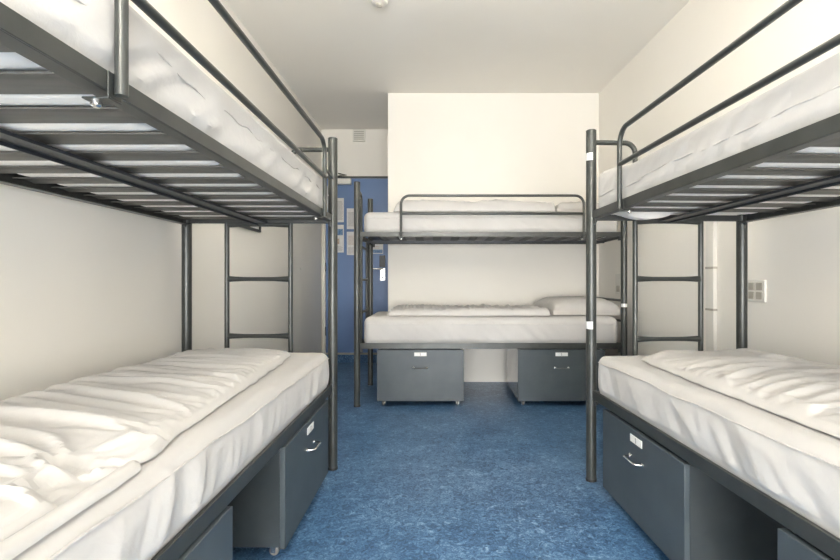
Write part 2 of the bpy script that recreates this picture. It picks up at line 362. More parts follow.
def bunk(F, W, L, H, zl0, zl1, zu0, zu1, g0, g1, gt, gl, label, stickers=(), link=False, skip=0, ladder_zs=(1.222, .95, .665)):
    root = thing('bunk_bed', label, 'bunk bed', F(0, 0, 0), 'grey steel bunk beds')
    # posts
    pr = .0235
    for (a, l) in ((0, 0), (W, 0), (0, L), (W, L)):
        m = MB(); m.tube([F(a, l, .012), F(a, l, H - .004)], pr, 24)
        p = m.build('post', M['metal'], root)
        m = MB(); m.lathe(F(a, l, 0), (0, 0, 1), [(pr + .001, 0), (pr + .0015, .004), (pr + .0015, .012)], 24); m.build('foot_cap', M['rubber'], p)
        m = MB(); m.lathe(F(a, l, H - .004), (0, 0, 1), [(pr + .0003, 0), (pr + .0003, .004), (pr - .003, .0065)], 24); m.build('top_cap', M['metal_dark'], p)
        for (sa, sl, sz, sh, ang, w) in stickers:
            if (sa, sl) == (0 if a == 0 else 1, 0 if l == 0 else 1):
                m = MB(); vs = []; n = 8; c = F(a, l, 0)
                for i in range(n + 1):
                    g = math.radians(ang - w / 2 + w * i / n)
                    for rr in (pr + .0002, pr + .001):
                        for z in (sz, sz + sh):
                            vs.append((c.x + rr * math.cos(g), c.y + rr * math.sin(g), z))
                fs = []
                for i in range(n):
                    k = i * 4; q = k + 4
                    fs += [(k, k + 1, q + 1, q), (k + 2, q + 2, q + 3, k + 3), (k, q, q + 2, k + 2), (k + 1, k + 3, q + 3, q + 1)]
                fs += [(0, 2, 3, 1), (n * 4, n * 4 + 1, n * 4 + 3, n * 4 + 2)]
                m.add(vs, fs); st = m.build('sticker', M['sticker'], p); st['label'] = 'white sticker'
    # side and end rails, both decks
    for (z0, z1) in ((zl0, zl1), (zu0, zu1)):
        for a, s in ((-.003, 1), (W + .003, -1)):
            m = MB(); l_rail(m, F, a, s, pr * .6, L - pr * .6, z0 - (.018 if s < 0 and z0 > 1 and H < 1.66 else 0), z1)
            m.build('side_rail', M['metal'], root, bevel=.0012)
            for ll in (.028, L - .028):        # end brackets below the rail
                m = MB()
                m.box(F, min(a + s * .006, a + s * .012), max(a + s * .006, a + s * .012), ll - .014, ll + .014, z0 - .028, z0 + .03)
                m.lathe(F(a + s * .012, ll, z0 - .014), F.a * s, [(.007, 0), (.007, .006), (.004, .008)], 10)
                m.build('rail_bracket', M['metal_dark'], root, bevel=.001)
        for l, s in ((0, 1), (L, -1)):
            m = MB()
            m.box(F, pr * .7, W - pr * .7, l - .012, l + .012, z0 - .008, z0 + .028)
            m.build('end_rail', M['metal_dark'], root, bevel=.002)
        # centre stringer below the slats with a turned-down lip
        m = MB()
        up = z0 > 1
        m.box(F, W / 2 - .046, W / 2 + .004, .014, L - .014, z0 - (.012 if up else .004), z0 - (.004 if up else -.0025))
        if up: m.box(F, W / 2 + .004, W / 2 + .008, .014, L - .014, z0 - .020, z0 - .002)
        m.build('centre_rail', M['centre'], root, bevel=.001)
        # arched slats
        n = int((L - .155) / .134)
        pitch = (L - .155) / n
        base = None
        for k in range(skip, n + 1):
            lc = .105 + pitch * k
            if base is None:
                m = MB(); seg = 8; na = 10; wd = .076
                rows = []
                a0, a1 = .004, W - .004
                for ia in range(na + 1):
                    aa = a0 + (a1 - a0) * ia / na
                    sg = -.004 * math.sin(PI * ia / na)
                    for layer in (0, 1):
                        for j in range(seg + 1):
                            u = -1 + 2 * j / seg
                            z = z0 + .0042 + .005 * (1 - u * u) + layer * .0035
                            rows.append(F(aa, lc + u * wd / 2, z))
                w_ = 2 * (seg + 1); fs = []
                for ia in range(na):
                    b0 = ia * w_; b1 = b0 + w_
                    for j in range(seg):
                        fs.append((b0 + j, b0 + j + 1, b1 + j + 1, b1 + j))
                        fs.append((b0 + seg + 1 + j, b1 + seg + 1 + j, b1 + seg + 2 + j, b0 + seg + 2 + j))
                    fs.append((b0, b1, b1 + seg + 1, b0 + seg + 1)); fs.append((b0 + seg, b0 + 2 * seg + 1, b1 + 2 * seg + 1, b1 + seg))
                for b0 in (0, na * w_):
                    for j in range(seg):
                        fs.append((b0 + j, b0 + seg + 1 + j, b0 + seg + 2 + j, b0 + j + 1))
                m.add(rows, fs); base = m.build('slat', M['slat' if H < 1.66 else 'centre'], root); lbase = lc  # back bunk slats take a darker colour as painted-in shade
            else:
                c = base.copy(); col.objects.link(c); c.parent = root
                c.location = F.l * (lc - lbase)
    # ladder between the end rails
    la, lb = .212, .530
    m = MB()
    ztop = zu0
    lad = None
    m.tube([F(lb, -.002, zl0), F(lb, -.002, zu0 + .01)], .0118, 14)
    rb = .05; zh = 1.595 + (H - 1.65)
    m.tube([F(la, -.002, zl0), F(la, -.002, zh - rb)] + arc(F, (la - rb, -.002, zh - rb), rb, 0, 90, 'az')[1:] + [F(.01, -.002, zh)], .0118, 14)
    lad = m.build('ladder', M['metal'], root)
    for z in ladder_zs:
        pts = []
        for i in range(9):
            u = i / 8; pts.append(F(la + .006 + (lb - la - .012) * u, -.002, z))
        m = MB(); m.tube(pts, .0105, 12, radii=[.015, .0125, .0105, .0100, .0100, .0100, .0105, .0125, .015])
        m.build('rung', M['metal'], lad)
    # guard rail on the aisle side, plain head rails at the other end
    guard(F, root, g0, g1, zu0 - .004, gt, gl, link=link)
    for zz in (zl0 + .36, zl0 + .205, zu0 + .29):
        m = MB(); m.tube([F(.012, L, zz), F(W - .012, L, zz)], .0095, 12); m.build('head_bar', M['metal'], root)
    return root

FL = Frame(-.511, 2.40, (-1, 0), (0, -1))
FR = Frame(.736, 2.262, (math.cos(YAW), math.sin(YAW)), (math.sin(YAW), -math.cos(YAW)))
FB = Frame(-.584, 3.597, (0, 1), (1, 0))
bunk(FL, .73, 2.0, 1.652, .390, .431, 1.236, 1.267, .245, 1.642, 1.567, 1.409,
     'grey steel bunk bed along the left wall, in the left foreground', link=True)
bunk(FR, .73, 2.0, 1.648, .390, .431, 1.233, 1.268, .35, 1.74, 1.541, 1.404,
     'grey steel bunk bed along the right wall, with two white stickers on its aisle post',
     stickers=((0, 0, 1.505, .035, -140, 100), (0, 0, .715, .035, -140, 100)), skip=1)
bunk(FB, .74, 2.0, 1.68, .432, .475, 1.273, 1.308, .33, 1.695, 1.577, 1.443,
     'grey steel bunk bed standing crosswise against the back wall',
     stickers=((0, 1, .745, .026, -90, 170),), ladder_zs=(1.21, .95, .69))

# ------------------------------------------------------------------ mattresses
def rbox(F, a0, a1, l0, l1, z0, z1, r, disp, step=.014):
    """rounded, finely divided box with a displacement function disp(a,l,z,n)->offset"""
    ca, cl, cz = (a0 + a1) / 2, (l0 + l1) / 2, (z0 + z1) / 2
    ha, hl, hz = (a1 - a0) / 2, (l1 - l0) / 2, (z1 - z0) / 2
    ds = (max(2, int(2 * ha / step)), max(2, int(2 * hl / step)), max(2, int(2 * hz / step)))
    h = (ha, hl, hz); c = (ca, cl, cz)
    idx = {}; V = []; Fc = []
    def vert(i, j, k):
        key = (i, j, k)
        if key in idx: return idx[key]
        p = [-h[0] + 2 * h[0] * i / ds[0], -h[1] + 2 * h[1] * j / ds[1], -h[2] + 2 * h[2] * k / ds[2]]
        q = [max(-h[t] + r, min(h[t] - r, p[t])) for t in range(3)]
        d = Vector((p[0] - q[0], p[1] - q[1], p[2] - q[2]))
        n = d.normalized() if d.length > 1e-9 else Vector((0, 0, 1))
        pos = Vector(q) + n * r + Vector(c)
        pos = pos + disp(pos.x, pos.y, pos.z, n)
        idx[key] = len(V); V.append(F(pos.x, pos.y, pos.z)); return idx[key]
    for i in range(ds[0]):
        for j in range(ds[1]):
            for k in (0, ds[2]):
                Fc.append((vert(i, j, k), vert(i + 1, j, k), vert(i + 1, j + 1, k), vert(i, j + 1, k)))
    for i in range(ds[0]):
        for k in range(ds[2]):
            for j in (0, ds[1]):
                Fc.append((vert(i, j, k), vert(i + 1, j, k), vert(i + 1, j, k + 1), vert(i, j, k + 1)))
    for j in range(ds[1]):
        for k in range(ds[2]):
            for i in (0, ds[0]):
                Fc.append((vert(i, j, k), vert(i, j + 1, k), vert(i, j + 1, k + 1), vert(i, j, k + 1)))
    m = MB(); m.v = V; m.f = Fc
    return m

def N(x, y, z=0.0): return noise.noise(Vector((x, y, z)))
def ridge(x, y, s=0.0):
    n = N(x, y, s); return (1 - min(1, abs(n) * 2.6)) ** 2

def smooth(x): x = max(0, min(1, x)); return x * x * (3 - 2 * x)
def mattress(F, W, L, z0, z1, ztop_rail, label, seed, fold_amp=.006, bulge=.006, group='mattresses in white fitted sheets', a0=.005, l0=.05, slant=.5, hem_drop=.032, hem_wave=1.0, tail=0.0, rise=0.0, r=.038, period=.052, step=.013, ticking='ticking'):
    root = thing('mattress', label, 'mattress', F(W / 2, L / 2, z0), group)
    a1 = W - .006; l1 = L - .03
    T = z1 - z0
    def disp(a, l, z, n):
        side = -n.x if n.x < -.3 else 0.0
        hz = (z - z0) / T
        off = Vector((0, 0, 0))
        if side > 0:
            up = max(0, min(1, (z - ztop_rail - .004) / .02))
            fade = max(0, min(1, (1 - hz) * 3.2)) * up * smooth((l - l0 - .015) / .07)
            q = l + slant * .05 * hz
            f = .45 + 1.1 * N(q * 1.15 / period, hz * .8, seed) + .45 * N(q * 2.3 / period, hz * 1.1 + 4, seed)
            env = .45 + 1.1 * max(0, N(l * 2.3, 7.7, seed) + .35)
            f = max(0, f) * env + .5 * ridge(q * 5, hz * .7, seed + 3)
            sh = -n.x * (bulge * up * math.sin(PI * min(1, max(0, hz))) + fold_amp * fade * f * (1 - .45 * hz))
            off.x -= sh; off.z += rise * smooth((.42 - l) / .34) * max(0, hz) ** 2
            off.z += 0
        else:
            # top and bottom: gentle undulation
            if n.z > .5:
                off.z += rise * smooth((.42 - l) / .34)
                off.z += .0030 * N(a * 4, l * 3, seed) + .0018 * ridge(a * 5 + l * 2, l * 4, seed + 9)
            elif n.z < -.5:
                pt = (L - .155) / int((L - .155) / .134)
                g = abs(((l - .105) / pt) % 1 - .5) * pt          # distance from the middle of a gap
                ins = smooth((a - .045) / .02) * smooth((W - .045 - a) / .02) * smooth((l - .03) / .03)
                off.z -= .0085 * ins * smooth((.032 - g) / .010)
                if tail > 0 and l < .192: off.z -= tail * smooth((l - .032) / .05) * smooth((.192 - l) / .05) * max(0, math.sin(PI * min(1, max(0, (a - .09) / .22)))) ** .7
            else:
                off.y += .002 * N(a * 8, hz * 6, seed) * (1 if n.y > 0 else -1); off.z += rise * smooth((.42 - l) / .34) * max(0, hz) ** 2
        return off
    inner = rbox(F, a0 + .006, a1 - .006, l0, l1, z0, z1, r, disp, step)
    # the bottom of the mattress, bare ticking whose colour carries painted bounce light and shade
    und = MB(); und.v = list(inner.v); zf = z0 + .03
    und.f = [f for f in inner.f if all(inner.v[i].z < z0 + .002 for i in f)]
    inner.f = [f for f in inner.f if not all(inner.v[i].z < z0 + .002 for i in f)]
    for mb in (und, inner):
        used = sorted({i for f in mb.f for i in f}); mp = {o: k for k, o in enumerate(used)}
        mb.v = [mb.v[i] for i in used]; mb.f = [tuple(mp[i] for i in f) for f in mb.f]
    b = inner.build('fitted_sheet', M['sheet'], root)
    u = und.build('mattress_underside', M[ticking], root); u['label'] = 'bare underside of the mattress, coloured for bounce light and shade'
    # hem / piping line that runs along the aisle side and round the ends
    m = MB(); pts = []
    zz = z1 - hem_drop; hzz = (zz - z0) / T
    aout = a0 + .006 - bulge * math.sin(PI * hzz) - fold_amp * .25 - .0012 + (r - math.sqrt(max(0, r * r - (r - hem_drop) ** 2)) if hem_drop < r else 0)
    n = 120
    for i in range(n + 1):
        l = l0 + .03 + (l1 - l0 - .06) * i / n
        w = hem_wave * (.006 * N(l * 5, 2, seed) + .004 * N(l * 11, 4, seed))
        ang = .0
        pts.append(F(aout, l, zz + w))
    m.tube(pts, .0026, 6)
    m.build('piping', M['hem'], root)
    return root

mattress(FL, .73, 2.0, .404, .592, .431, 'mattress in a white fitted sheet on the lower deck of the left bunk', 1.3, fold_amp=.0125, bulge=.010, slant=1.6, hem_drop=.026, r=.030, step=.0095)
mattress(FR, .73, 2.0, .404, .600, .431, 'mattress in a white fitted sheet on the lower deck of the right bunk', 5.7, fold_amp=.0125, bulge=.008, slant=3.2, hem_drop=.028, r=.032, period=.10, step=.0085)
mattress(FL, .73, 2.0, 1.250, 1.424, 1.268, 'mattress in a creased white sheet on the upper deck of the left bunk', 9.1, fold_amp=.0105, bulge=.003, slant=6, hem_drop=.070, hem_wave=4, r=.024, period=.085, a0=.0055)
mattress(FR, .73, 2.0, 1.247, 1.403, 1.265, 'mattress in a creased white sheet on the upper deck of the right bunk', 13.4, fold_amp=.0105, bulge=.003, slant=-4, hem_drop=.080, hem_wave=2, tail=.030, rise=.035, r=.022, period=.07, a0=.0055)
mattress(FB, .74, 2.0, .445, .668, .475, 'mattress in a white fitted sheet on the lower deck of the back bunk', 17.2, fold_amp=.008, bulge=.010, slant=4, l0=.045, hem_drop=.05, period=.13, r=.05, step=.010)
mattress(FB, .74, 2.0, 1.288, 1.462, 1.308, 'mattress in a white fitted sheet on the upper deck of the back bunk', 21.9, fold_amp=.005, bulge=.003, slant=4, l0=.045, hem_drop=.05, ticking='shade_ticking', period=.10, r=.045, a0=.0055)

# ------------------------------------------------------------------ duvets
def lerp_pts(pts):
    def f(l):
        if l <= pts[0][0]: return pts[0][1]
        for (x0, y0), (x1, y1) in zip(pts, pts[1:]):
            if l <= x1: return y0 + (y1 - y0) * smooth((l - x0) / (x1 - x0))
        return pts[-1][1]
    return f
# cloth relief of each duvet: height steps from grid point to grid point, 0.8 mm per unit
RELIEF = {
    'left': (141, 49, [
5,5,2,0,-2,-5,0,0,0,0,0,0,0,0,0,0,0,0,0,0,0,0,0,0,0,0,0,0,0,0,0,0,0,0,0,0,0,0,0,0,0,0,0,0,0,0,0,0,0,0,
0,14,7,5,0,-1,0,-1,0,-1,-1,-1,0,-1,0,0,-3,-1,0,0,-1,2,2,-2,2,0,0,0,-4,5,1,0,0,-1,-2,-5,2,3,0,0,-3,-1,1,4,0,0,-1,-2,-2,-14,
0,23,9,-3,-4,-2,0,0,0,0,1,2,3,5,5,3,2,0,0,1,-1,1,0,-1,-2,-2,-3,-5,1,6,-1,1,-1,0,-1,-4,5,1,0,0,0,-1,-1,-3,-3,-3,-3,-9,0,-16,
0,19,14,-8,3,5,1,0,0,1,2,3,3,2,2,0,-1,0,-1,-1,-1,-1,-1,-4,5,3,2,1,1,-8,0,-6,1,4,5,3,-3,-6,-4,-1,0,3,-6,-3,-3,-3,-1,2,-4,-19,
0,24,3,10,3,1,1,0,1,1,0,1,0,-1,-1,-2,-1,-1,0,-1,-1,-2,-1,1,1,2,2,3,4,-4,-7,3,-3,5,0,0,1,-2,-7,-2,0,-1,5,-6,-1,-4,1,-9,4,-20,
2,19,14,-7,3,1,1,1,1,0,0,0,0,0,0,0,0,0,1,0,1,1,4,2,1,0,0,0,-7,-1,5,0,-5,-1,0,0,-1,1,4,-5,-1,1,-5,3,-6,3,-4,-9,3,-20,
0,24,-2,6,5,3,1,1,0,1,0,0,0,1,1,0,0,1,0,1,0,1,-1,-4,-1,0,0,0,5,2,-1,-3,-1,1,0,-2,2,3,1,-4,-4,-1,2,-6,-3,2,-9,-4,2,-20,
0,24,-2,9,0,2,1,0,1,0,1,0,1,1,1,1,1,1,0,0,-1,-2,-2,1,2,2,1,1,1,0,0,0,0,0,0,-1,0,-1,-3,4,1,0,-1,-1,-5,-5,-11,5,-7,-20,
0,20,14,-4,2,1,1,1,0,1,0,0,0,1,0,0,0,0,0,0,0,0,0,0,0,0,0,0,0,0,0,0,0,-1,0,0,0,-1,0,0,1,6,-3,-1,-10,-3,7,-2,-14,-16,
0,24,11,6,2,2,2,1,1,0,1,0,1,0,0,1,0,0,0,-1,0,0,0,-1,0,0,0,-1,0,0,-1,0,0,0,-1,0,0,-1,-1,-1,-3,-3,6,-12,-2,-6,10,-13,-1,-20,
4,23,-3,5,3,2,1,0,1,0,1,0,1,0,0,1,0,0,0,0,0,-1,0,-1,0,-1,0,0,0,0,0,0,0,1,0,1,0,1,1,3,1,0,-3,-12,7,-10,-3,-6,4,-21,
7,15,10,11,3,1,1,0,-1,-1,-2,-2,-1,-1,-1,-1,0,-1,0,0,-1,0,0,0,0,1,0,0,1,0,0,0,0,0,0,-1,0,0,-1,-1,0,-2,-1,-1,16,-4,-17,0,-5,-21,
7,20,11,-3,2,2,2,3,2,1,2,0,1,0,0,0,0,0,-1,0,0,0,0,0,0,0,1,0,0,0,1,0,0,0,1,0,0,0,-1,0,-1,-3,-1,4,-10,-25,11,-9,5,-22,
6,16,14,-6,2,1,1,1,0,0,1,0,0,1,0,0,0,-1,0,0,0,0,0,0,-1,0,0,0,1,0,0,0,0,1,0,0,0,-1,0,-1,-1,-2,2,4,-18,-19,-10,8,17,-16,
3,22,12,3,2,2,1,1,1,0,1,0,0,0,0,0,-1,0,0,0,-1,0,0,-1,0,0,0,0,0,0,0,-1,0,0,-1,-1,-1,0,-1,-1,-2,-5,4,-8,8,-23,-20,-11,10,8,
0,24,0,5,3,1,1,1,1,0,0,1,0,-1,0,0,0,0,-1,0,0,0,-1,0,1,0,0,0,1,0,1,0,0,1,0,0,0,0,-1,-1,-1,0,-5,0,8,-18,-26,-17,2,21,
0,24,1,10,6,2,1,1,0,1,0,0,0,0,0,0,0,0,0,0,0,1,0,0,1,0,1,0,1,0,1,0,0,1,0,0,0,1,-1,0,-2,-2,-4,-4,-7,-19,-19,-12,-8,25,
0,20,16,4,0,-1,-1,0,-1,0,0,-1,0,-1,0,0,0,0,0,0,0,1,0,0,0,0,0,0,0,0,0,0,0,0,0,1,-1,0,0,-1,-2,-1,-1,3,-10,-22,-6,-14,-6,24,
0,25,-1,4,3,2,1,0,1,1,1,0,1,2,1,1,1,1,1,1,1,1,0,0,0,0,-1,0,0,0,1,0,0,0,0,0,0,0,-1,-2,-2,-10,-2,-4,6,-24,-5,2,-15,9,
0,20,11,12,3,2,0,1,0,0,1,0,0,0,0,-1,0,-1,-1,-1,-2,-2,-2,-2,-1,-1,-1,0,0,0,0,0,1,0,0,0,0,0,0,-1,-1,14,-4,-12,2,-3,-27,-2,3,-5,
5,22,11,0,-1,-3,0,1,0,1,0,0,0,0,-1,0,0,-1,0,-1,0,0,1,1,1,2,2,2,2,1,1,0,1,-1,0,-1,-1,-1,0,0,8,-9,-20,-20,20,7,-1,-25,-6,3,
9,20,-3,3,3,1,0,0,0,0,0,0,1,0,1,1,1,1,2,2,2,2,2,2,2,2,2,1,1,1,0,0,-1,-1,-1,-1,-1,-1,-1,-3,-6,-8,-33,-7,6,25,0,0,-14,-12,
11,13,14,4,3,2,0,1,0,1,0,1,0,1,1,1,0,1,2,1,1,1,1,0,0,-1,-2,-1,-2,-3,-2,-2,-2,-2,-1,-2,-2,-1,0,-3,0,9,-18,-24,5,6,16,-2,-6,-20,
10,21,-4,2,3,2,1,2,2,2,2,2,2,2,2,2,2,1,1,0,-1,-1,-2,-2,-2,-3,-2,-3,-2,-2,-1,-1,0,0,1,1,1,0,1,0,-3,-4,7,-27,-13,14,-11,-8,2,4,
6,17,9,11,2,0,1,2,1,1,1,1,0,0,0,-1,-1,-1,-1,-2,-2,-2,-3,-2,-2,-1,0,0,1,1,2,1,2,0,0,-1,-1,-1,-3,0,-2,1,10,-13,-31,6,-16,-12,1,21,
0,27,9,-1,-3,0,0,1,0,1,1,1,0,0,-1,0,-1,0,-1,0,-1,0,1,1,2,3,2,3,2,2,2,1,1,0,0,0,-1,-1,-2,-2,-1,-2,-1,-4,-14,-15,-8,-25,14,10,
0,25,0,4,4,2,1,0,-1,-1,-1,-1,0,-1,0,0,1,0,2,2,2,3,3,3,2,3,2,1,1,-1,0,-1,-2,-2,-2,-2,-5,-4,-1,-3,0,-1,0,-3,0,1,-9,-28,-17,24,
0,21,16,2,1,-3,-1,-2,-1,-1,0,0,1,2,2,2,2,3,2,3,3,2,2,0,0,0,-2,-2,-2,-3,-2,-3,-3,-2,-1,-1,0,3,3,7,2,-1,-3,-1,-8,-14,10,-19,-19,5,
0,26,0,3,4,0,1,2,2,1,2,2,3,3,2,2,1,2,0,1,-1,-2,-2,-2,-3,-3,-3,-2,-2,-1,-1,1,1,2,3,3,5,3,3,-2,-4,-7,-9,-3,-6,4,-6,9,-16,-16,
0,22,16,6,4,1,2,1,2,1,1,0,0,0,-1,-1,-2,-2,-2,-2,-3,-2,-3,-2,-1,0,0,2,2,3,3,4,3,2,3,2,-1,-2,-5,-6,-8,-6,2,2,1,-4,-13,-1,-3,-15,
5,24,-2,4,2,2,1,1,2,0,1,0,0,-1,0,-1,-2,-1,-1,-1,-1,1,1,2,3,4,3,4,3,3,2,2,0,0,-3,-3,-5,-7,-5,-3,1,5,2,-3,-9,-7,5,-10,0,-18,
9,15,15,3,3,-1,0,-1,-1,-2,-2,-2,-2,-2,0,-1,1,1,1,2,3,4,4,3,3,3,3,1,1,-1,-1,-3,-3,-4,-5,-5,-3,-1,1,4,5,0,-4,-8,-5,2,-2,-13,5,-20,
10,18,14,-1,-7,-1,-1,0,0,0,0,0,2,2,2,2,3,2,3,3,3,3,2,1,0,-1,-1,-2,-3,-3,-4,-4,-3,-2,-1,1,3,5,3,1,-4,-5,-7,-5,0,0,1,-13,5,-21,
9,22,-2,3,4,1,3,2,2,1,2,1,2,2,2,2,1,1,1,0,0,-2,-1,-3,-2,-3,-3,-3,-3,-2,0,0,2,3,4,4,2,0,-2,-5,-7,-6,-1,4,0,-1,-3,-14,4,-21,
5,20,15,7,5,0,1,2,1,1,0,1,0,0,-1,-1,-1,-2,-2,-2,-2,-3,-2,-3,-2,-1,-1,1,2,3,4,4,3,2,2,-1,-3,-6,-6,-4,-3,3,0,1,-6,-3,4,-15,3,-20,
0,28,5,3,8,-7,1,2,1,1,1,0,1,-1,0,-1,-1,-2,-1,-2,-1,-1,-1,1,2,3,3,5,4,3,3,1,-1,-1,-4,-5,-6,-5,-1,0,4,0,-1,-5,1,-9,-1,7,-14,-17,
0,28,2,11,-6,8,0,2,0,0,-1,-2,-3,-2,-2,-1,-1,-1,0,1,1,3,3,3,4,5,3,3,1,0,-2,-3,-4,-5,-5,-3,-1,3,2,0,-1,-5,-4,-1,1,-5,6,-11,1,-22,
0,24,15,-5,9,5,-2,-1,-3,-3,-3,-2,-1,-1,0,1,2,2,2,3,4,4,3,3,2,1,0,-2,-3,-4,-5,-4,-3,0,0,3,0,0,-4,-2,-1,0,4,-4,-3,4,-11,-6,4,-22,
0,28,6,8,5,-4,-5,-2,-1,-1,1,1,1,3,2,3,3,2,3,2,2,1,0,-1,-2,-3,-3,-5,-4,-3,0,2,3,0,0,-3,-2,-1,1,2,4,1,1,-1,-2,-5,-8,-12,5,-22,
0,25,16,2,-7,2,2,1,2,2,2,3,2,2,2,1,1,0,0,-2,-2,-3,-3,-4,-3,-3,-2,-1,2,4,2,1,-4,-2,0,0,1,2,4,2,0,-2,-3,-4,-1,-11,-4,-4,4,-22,
3,26,1,5,8,8,3,1,2,1,0,0,0,-1,-1,-2,-2,-3,-3,-3,-3,-3,-3,-1,0,2,3,5,2,-2,0,-1,1,4,2,1,0,-1,-1,-3,-5,-4,-3,-2,0,5,-3,-6,-6,-21,
7,23,4,15,5,1,0,-1,0,-1,-2,-1,-2,-2,-3,-3,-2,-2,-2,-2,0,0,1,3,4,5,3,2,2,0,-1,0,-1,-1,-3,-5,-3,-1,-1,0,1,1,3,4,1,-1,-4,-6,-17,-18,
9,18,16,6,-1,-5,-2,-1,-1,-1,-1,-1,-1,-2,-1,0,-1,0,1,2,2,2,5,3,2,0,-1,-2,-4,-2,-1,-1,0,0,1,2,2,5,3,1,1,1,0,-4,-5,-9,-9,-8,3,-21,
8,24,8,-4,2,4,5,-1,-1,-2,-2,-3,-2,-2,0,2,1,3,3,2,2,0,0,-2,-3,-4,-2,-2,0,2,3,3,6,3,2,2,1,-1,-1,-2,-2,-3,-7,-5,-4,-3,3,-11,3,-23,
5,26,-1,10,9,2,-2,-2,-3,-4,-2,-1,0,3,4,2,1,1,-1,-2,-3,-4,-2,-2,-2,0,2,3,4,5,4,3,1,-1,-1,-3,-4,-3,-2,-2,-1,-1,1,3,0,-3,-6,-12,4,-23,
0,25,16,6,-1,-5,-2,0,0,1,2,2,3,2,1,-1,-2,-3,-4,-4,-2,-2,0,1,3,4,5,3,3,1,-1,-2,-4,-4,-2,-1,0,1,3,3,1,0,-1,-2,-9,-5,-5,-5,4,-23,
0,28,13,-4,1,4,6,1,1,1,1,1,-1,-2,-2,-3,-5,-4,-2,-1,1,2,3,5,4,2,1,-1,-2,-3,-4,-3,-2,1,3,2,0,1,1,-1,-4,-2,-1,-1,-2,4,-4,-4,-6,-23,
0,24,16,-5,13,4,0,0,-1,-1,-1,-2,-4,-3,-2,-2,0,0,2,1,4,5,2,1,-3,-3,-5,-3,-2,-1,0,1,3,2,-3,0,1,0,0,1,1,2,3,0,0,-4,-5,-7,-7,-22,
0,27,5,13,2,-6,-1,0,0,-1,0,0,1,1,1,3,4,2,1,1,-1,-3,-3,-7,-3,-3,0,1,2,2,3,1,-1,0,2,3,2,1,1,1,1,-2,-2,-4,-9,-6,-5,-4,2,-22,
0,25,16,-4,0,9,-3,2,2,2,2,1,1,2,1,1,-1,-3,-4,-6,-5,-3,-2,1,1,3,5,3,2,0,1,0,1,0,0,0,0,-1,-1,-1,-6,-4,-1,-1,0,4,-4,-6,-8,-21,
6,24,1,4,10,2,-2,-1,1,1,2,2,2,4,-1,-3,-5,-6,-3,-2,1,2,6,1,0,0,-1,-2,-4,-2,-1,0,0,-1,1,0,1,1,0,1,3,5,3,0,-1,-4,-5,-6,-16,-18,
9,20,14,4,-4,2,1,2,2,4,1,1,-1,-4,-6,-4,-2,0,2,4,2,1,-2,-5,-4,-2,-1,-1,0,2,1,3,2,2,4,3,2,1,2,1,0,-2,-3,-5,-10,-7,-4,-4,2,-23,
10,22,10,9,2,2,2,1,0,-2,-2,-4,-6,-4,0,2,5,2,1,-1,-3,-5,-4,-2,0,1,2,3,3,4,3,2,2,2,1,-1,-1,-2,-2,-3,-7,-4,-2,-2,2,5,-4,-4,-16,-17,
9,16,13,10,10,-1,-2,-2,-5,-4,-3,-1,1,3,5,2,1,-2,-3,-6,-3,-1,2,2,4,4,3,3,2,1,-1,-1,-3,-2,-3,-4,-3,-3,0,-1,1,3,6,2,1,-11,-10,-8,1,-22,
5,23,13,9,-2,-4,-4,0,-1,1,3,5,3,1,-1,-2,-6,-2,-1,2,2,4,4,4,2,1,-1,-2,-3,-3,-4,-4,-2,-2,-2,0,1,5,4,2,1,0,-1,-2,-6,3,-7,-7,-7,-22,
0,24,15,-4,0,2,5,6,0,1,1,-1,-2,-4,-2,0,2,4,6,3,2,3,0,-2,-3,-4,-4,-5,-3,-3,-2,-1,0,0,1,3,3,2,0,-2,-2,-2,-2,-2,7,-9,-7,-4,2,-22,
0,26,0,7,11,1,1,-3,-3,0,-1,0,1,3,3,6,4,4,1,0,-1,-3,-5,-6,-4,-4,-3,-1,-1,1,1,0,1,1,0,0,1,0,1,0,0,0,1,4,-8,-2,2,-3,-15,-18,
0,26,11,4,-6,1,0,1,2,2,2,4,4,4,4,1,1,0,-3,-4,-7,-4,-3,-2,1,1,2,2,4,2,2,2,1,1,0,1,0,1,0,0,0,-1,-1,0,-4,-3,-7,-8,-12,-22,
3,20,16,-5,9,2,2,2,2,2,2,2,1,0,-1,-1,-2,-6,-4,-3,1,2,3,4,2,3,2,2,0,0,-1,-2,-1,-2,-1,-2,-2,1,1,1,-1,-1,-2,-6,-5,-3,1,-4,-15,-16,
3,23,9,5,-5,2,1,2,1,2,4,2,1,-2,-4,-1,-1,2,4,6,3,2,2,1,0,-1,-2,-3,-3,-3,-4,-2,-2,-1,0,-1,4,1,0,-3,-4,-2,-2,-2,4,-1,-12,-5,4,-22,
0,25,0,4,5,9,0,-1,0,-1,-3,0,1,1,3,4,7,4,4,1,1,-1,-2,-3,-4,-4,-4,-3,-3,-2,-1,-1,0,1,1,0,-3,0,0,0,2,3,2,-2,-7,-4,6,-5,-8,-22,
0,25,0,12,3,-3,-1,-1,0,1,2,3,4,6,5,4,3,0,0,-3,-4,-5,-4,-3,-3,-3,-1,-2,-1,0,-1,0,0,0,0,2,2,4,4,2,1,0,-1,-2,-4,-4,-12,-6,3,-22,
2,19,16,2,-7,2,2,3,2,4,5,4,3,3,1,0,-3,-3,-5,-4,-3,-2,0,-1,-1,0,-1,-1,-1,-1,-2,0,2,3,3,4,3,2,1,0,0,-3,-5,-8,-5,-4,2,3,-10,-21,
4,22,13,-2,5,3,3,3,2,2,2,0,-1,-2,-2,-5,-3,-2,0,2,3,1,-1,-1,-1,-2,-2,-3,-4,0,1,3,4,5,2,1,-1,-1,-2,-2,-6,-4,0,0,1,6,2,-14,-13,-16,
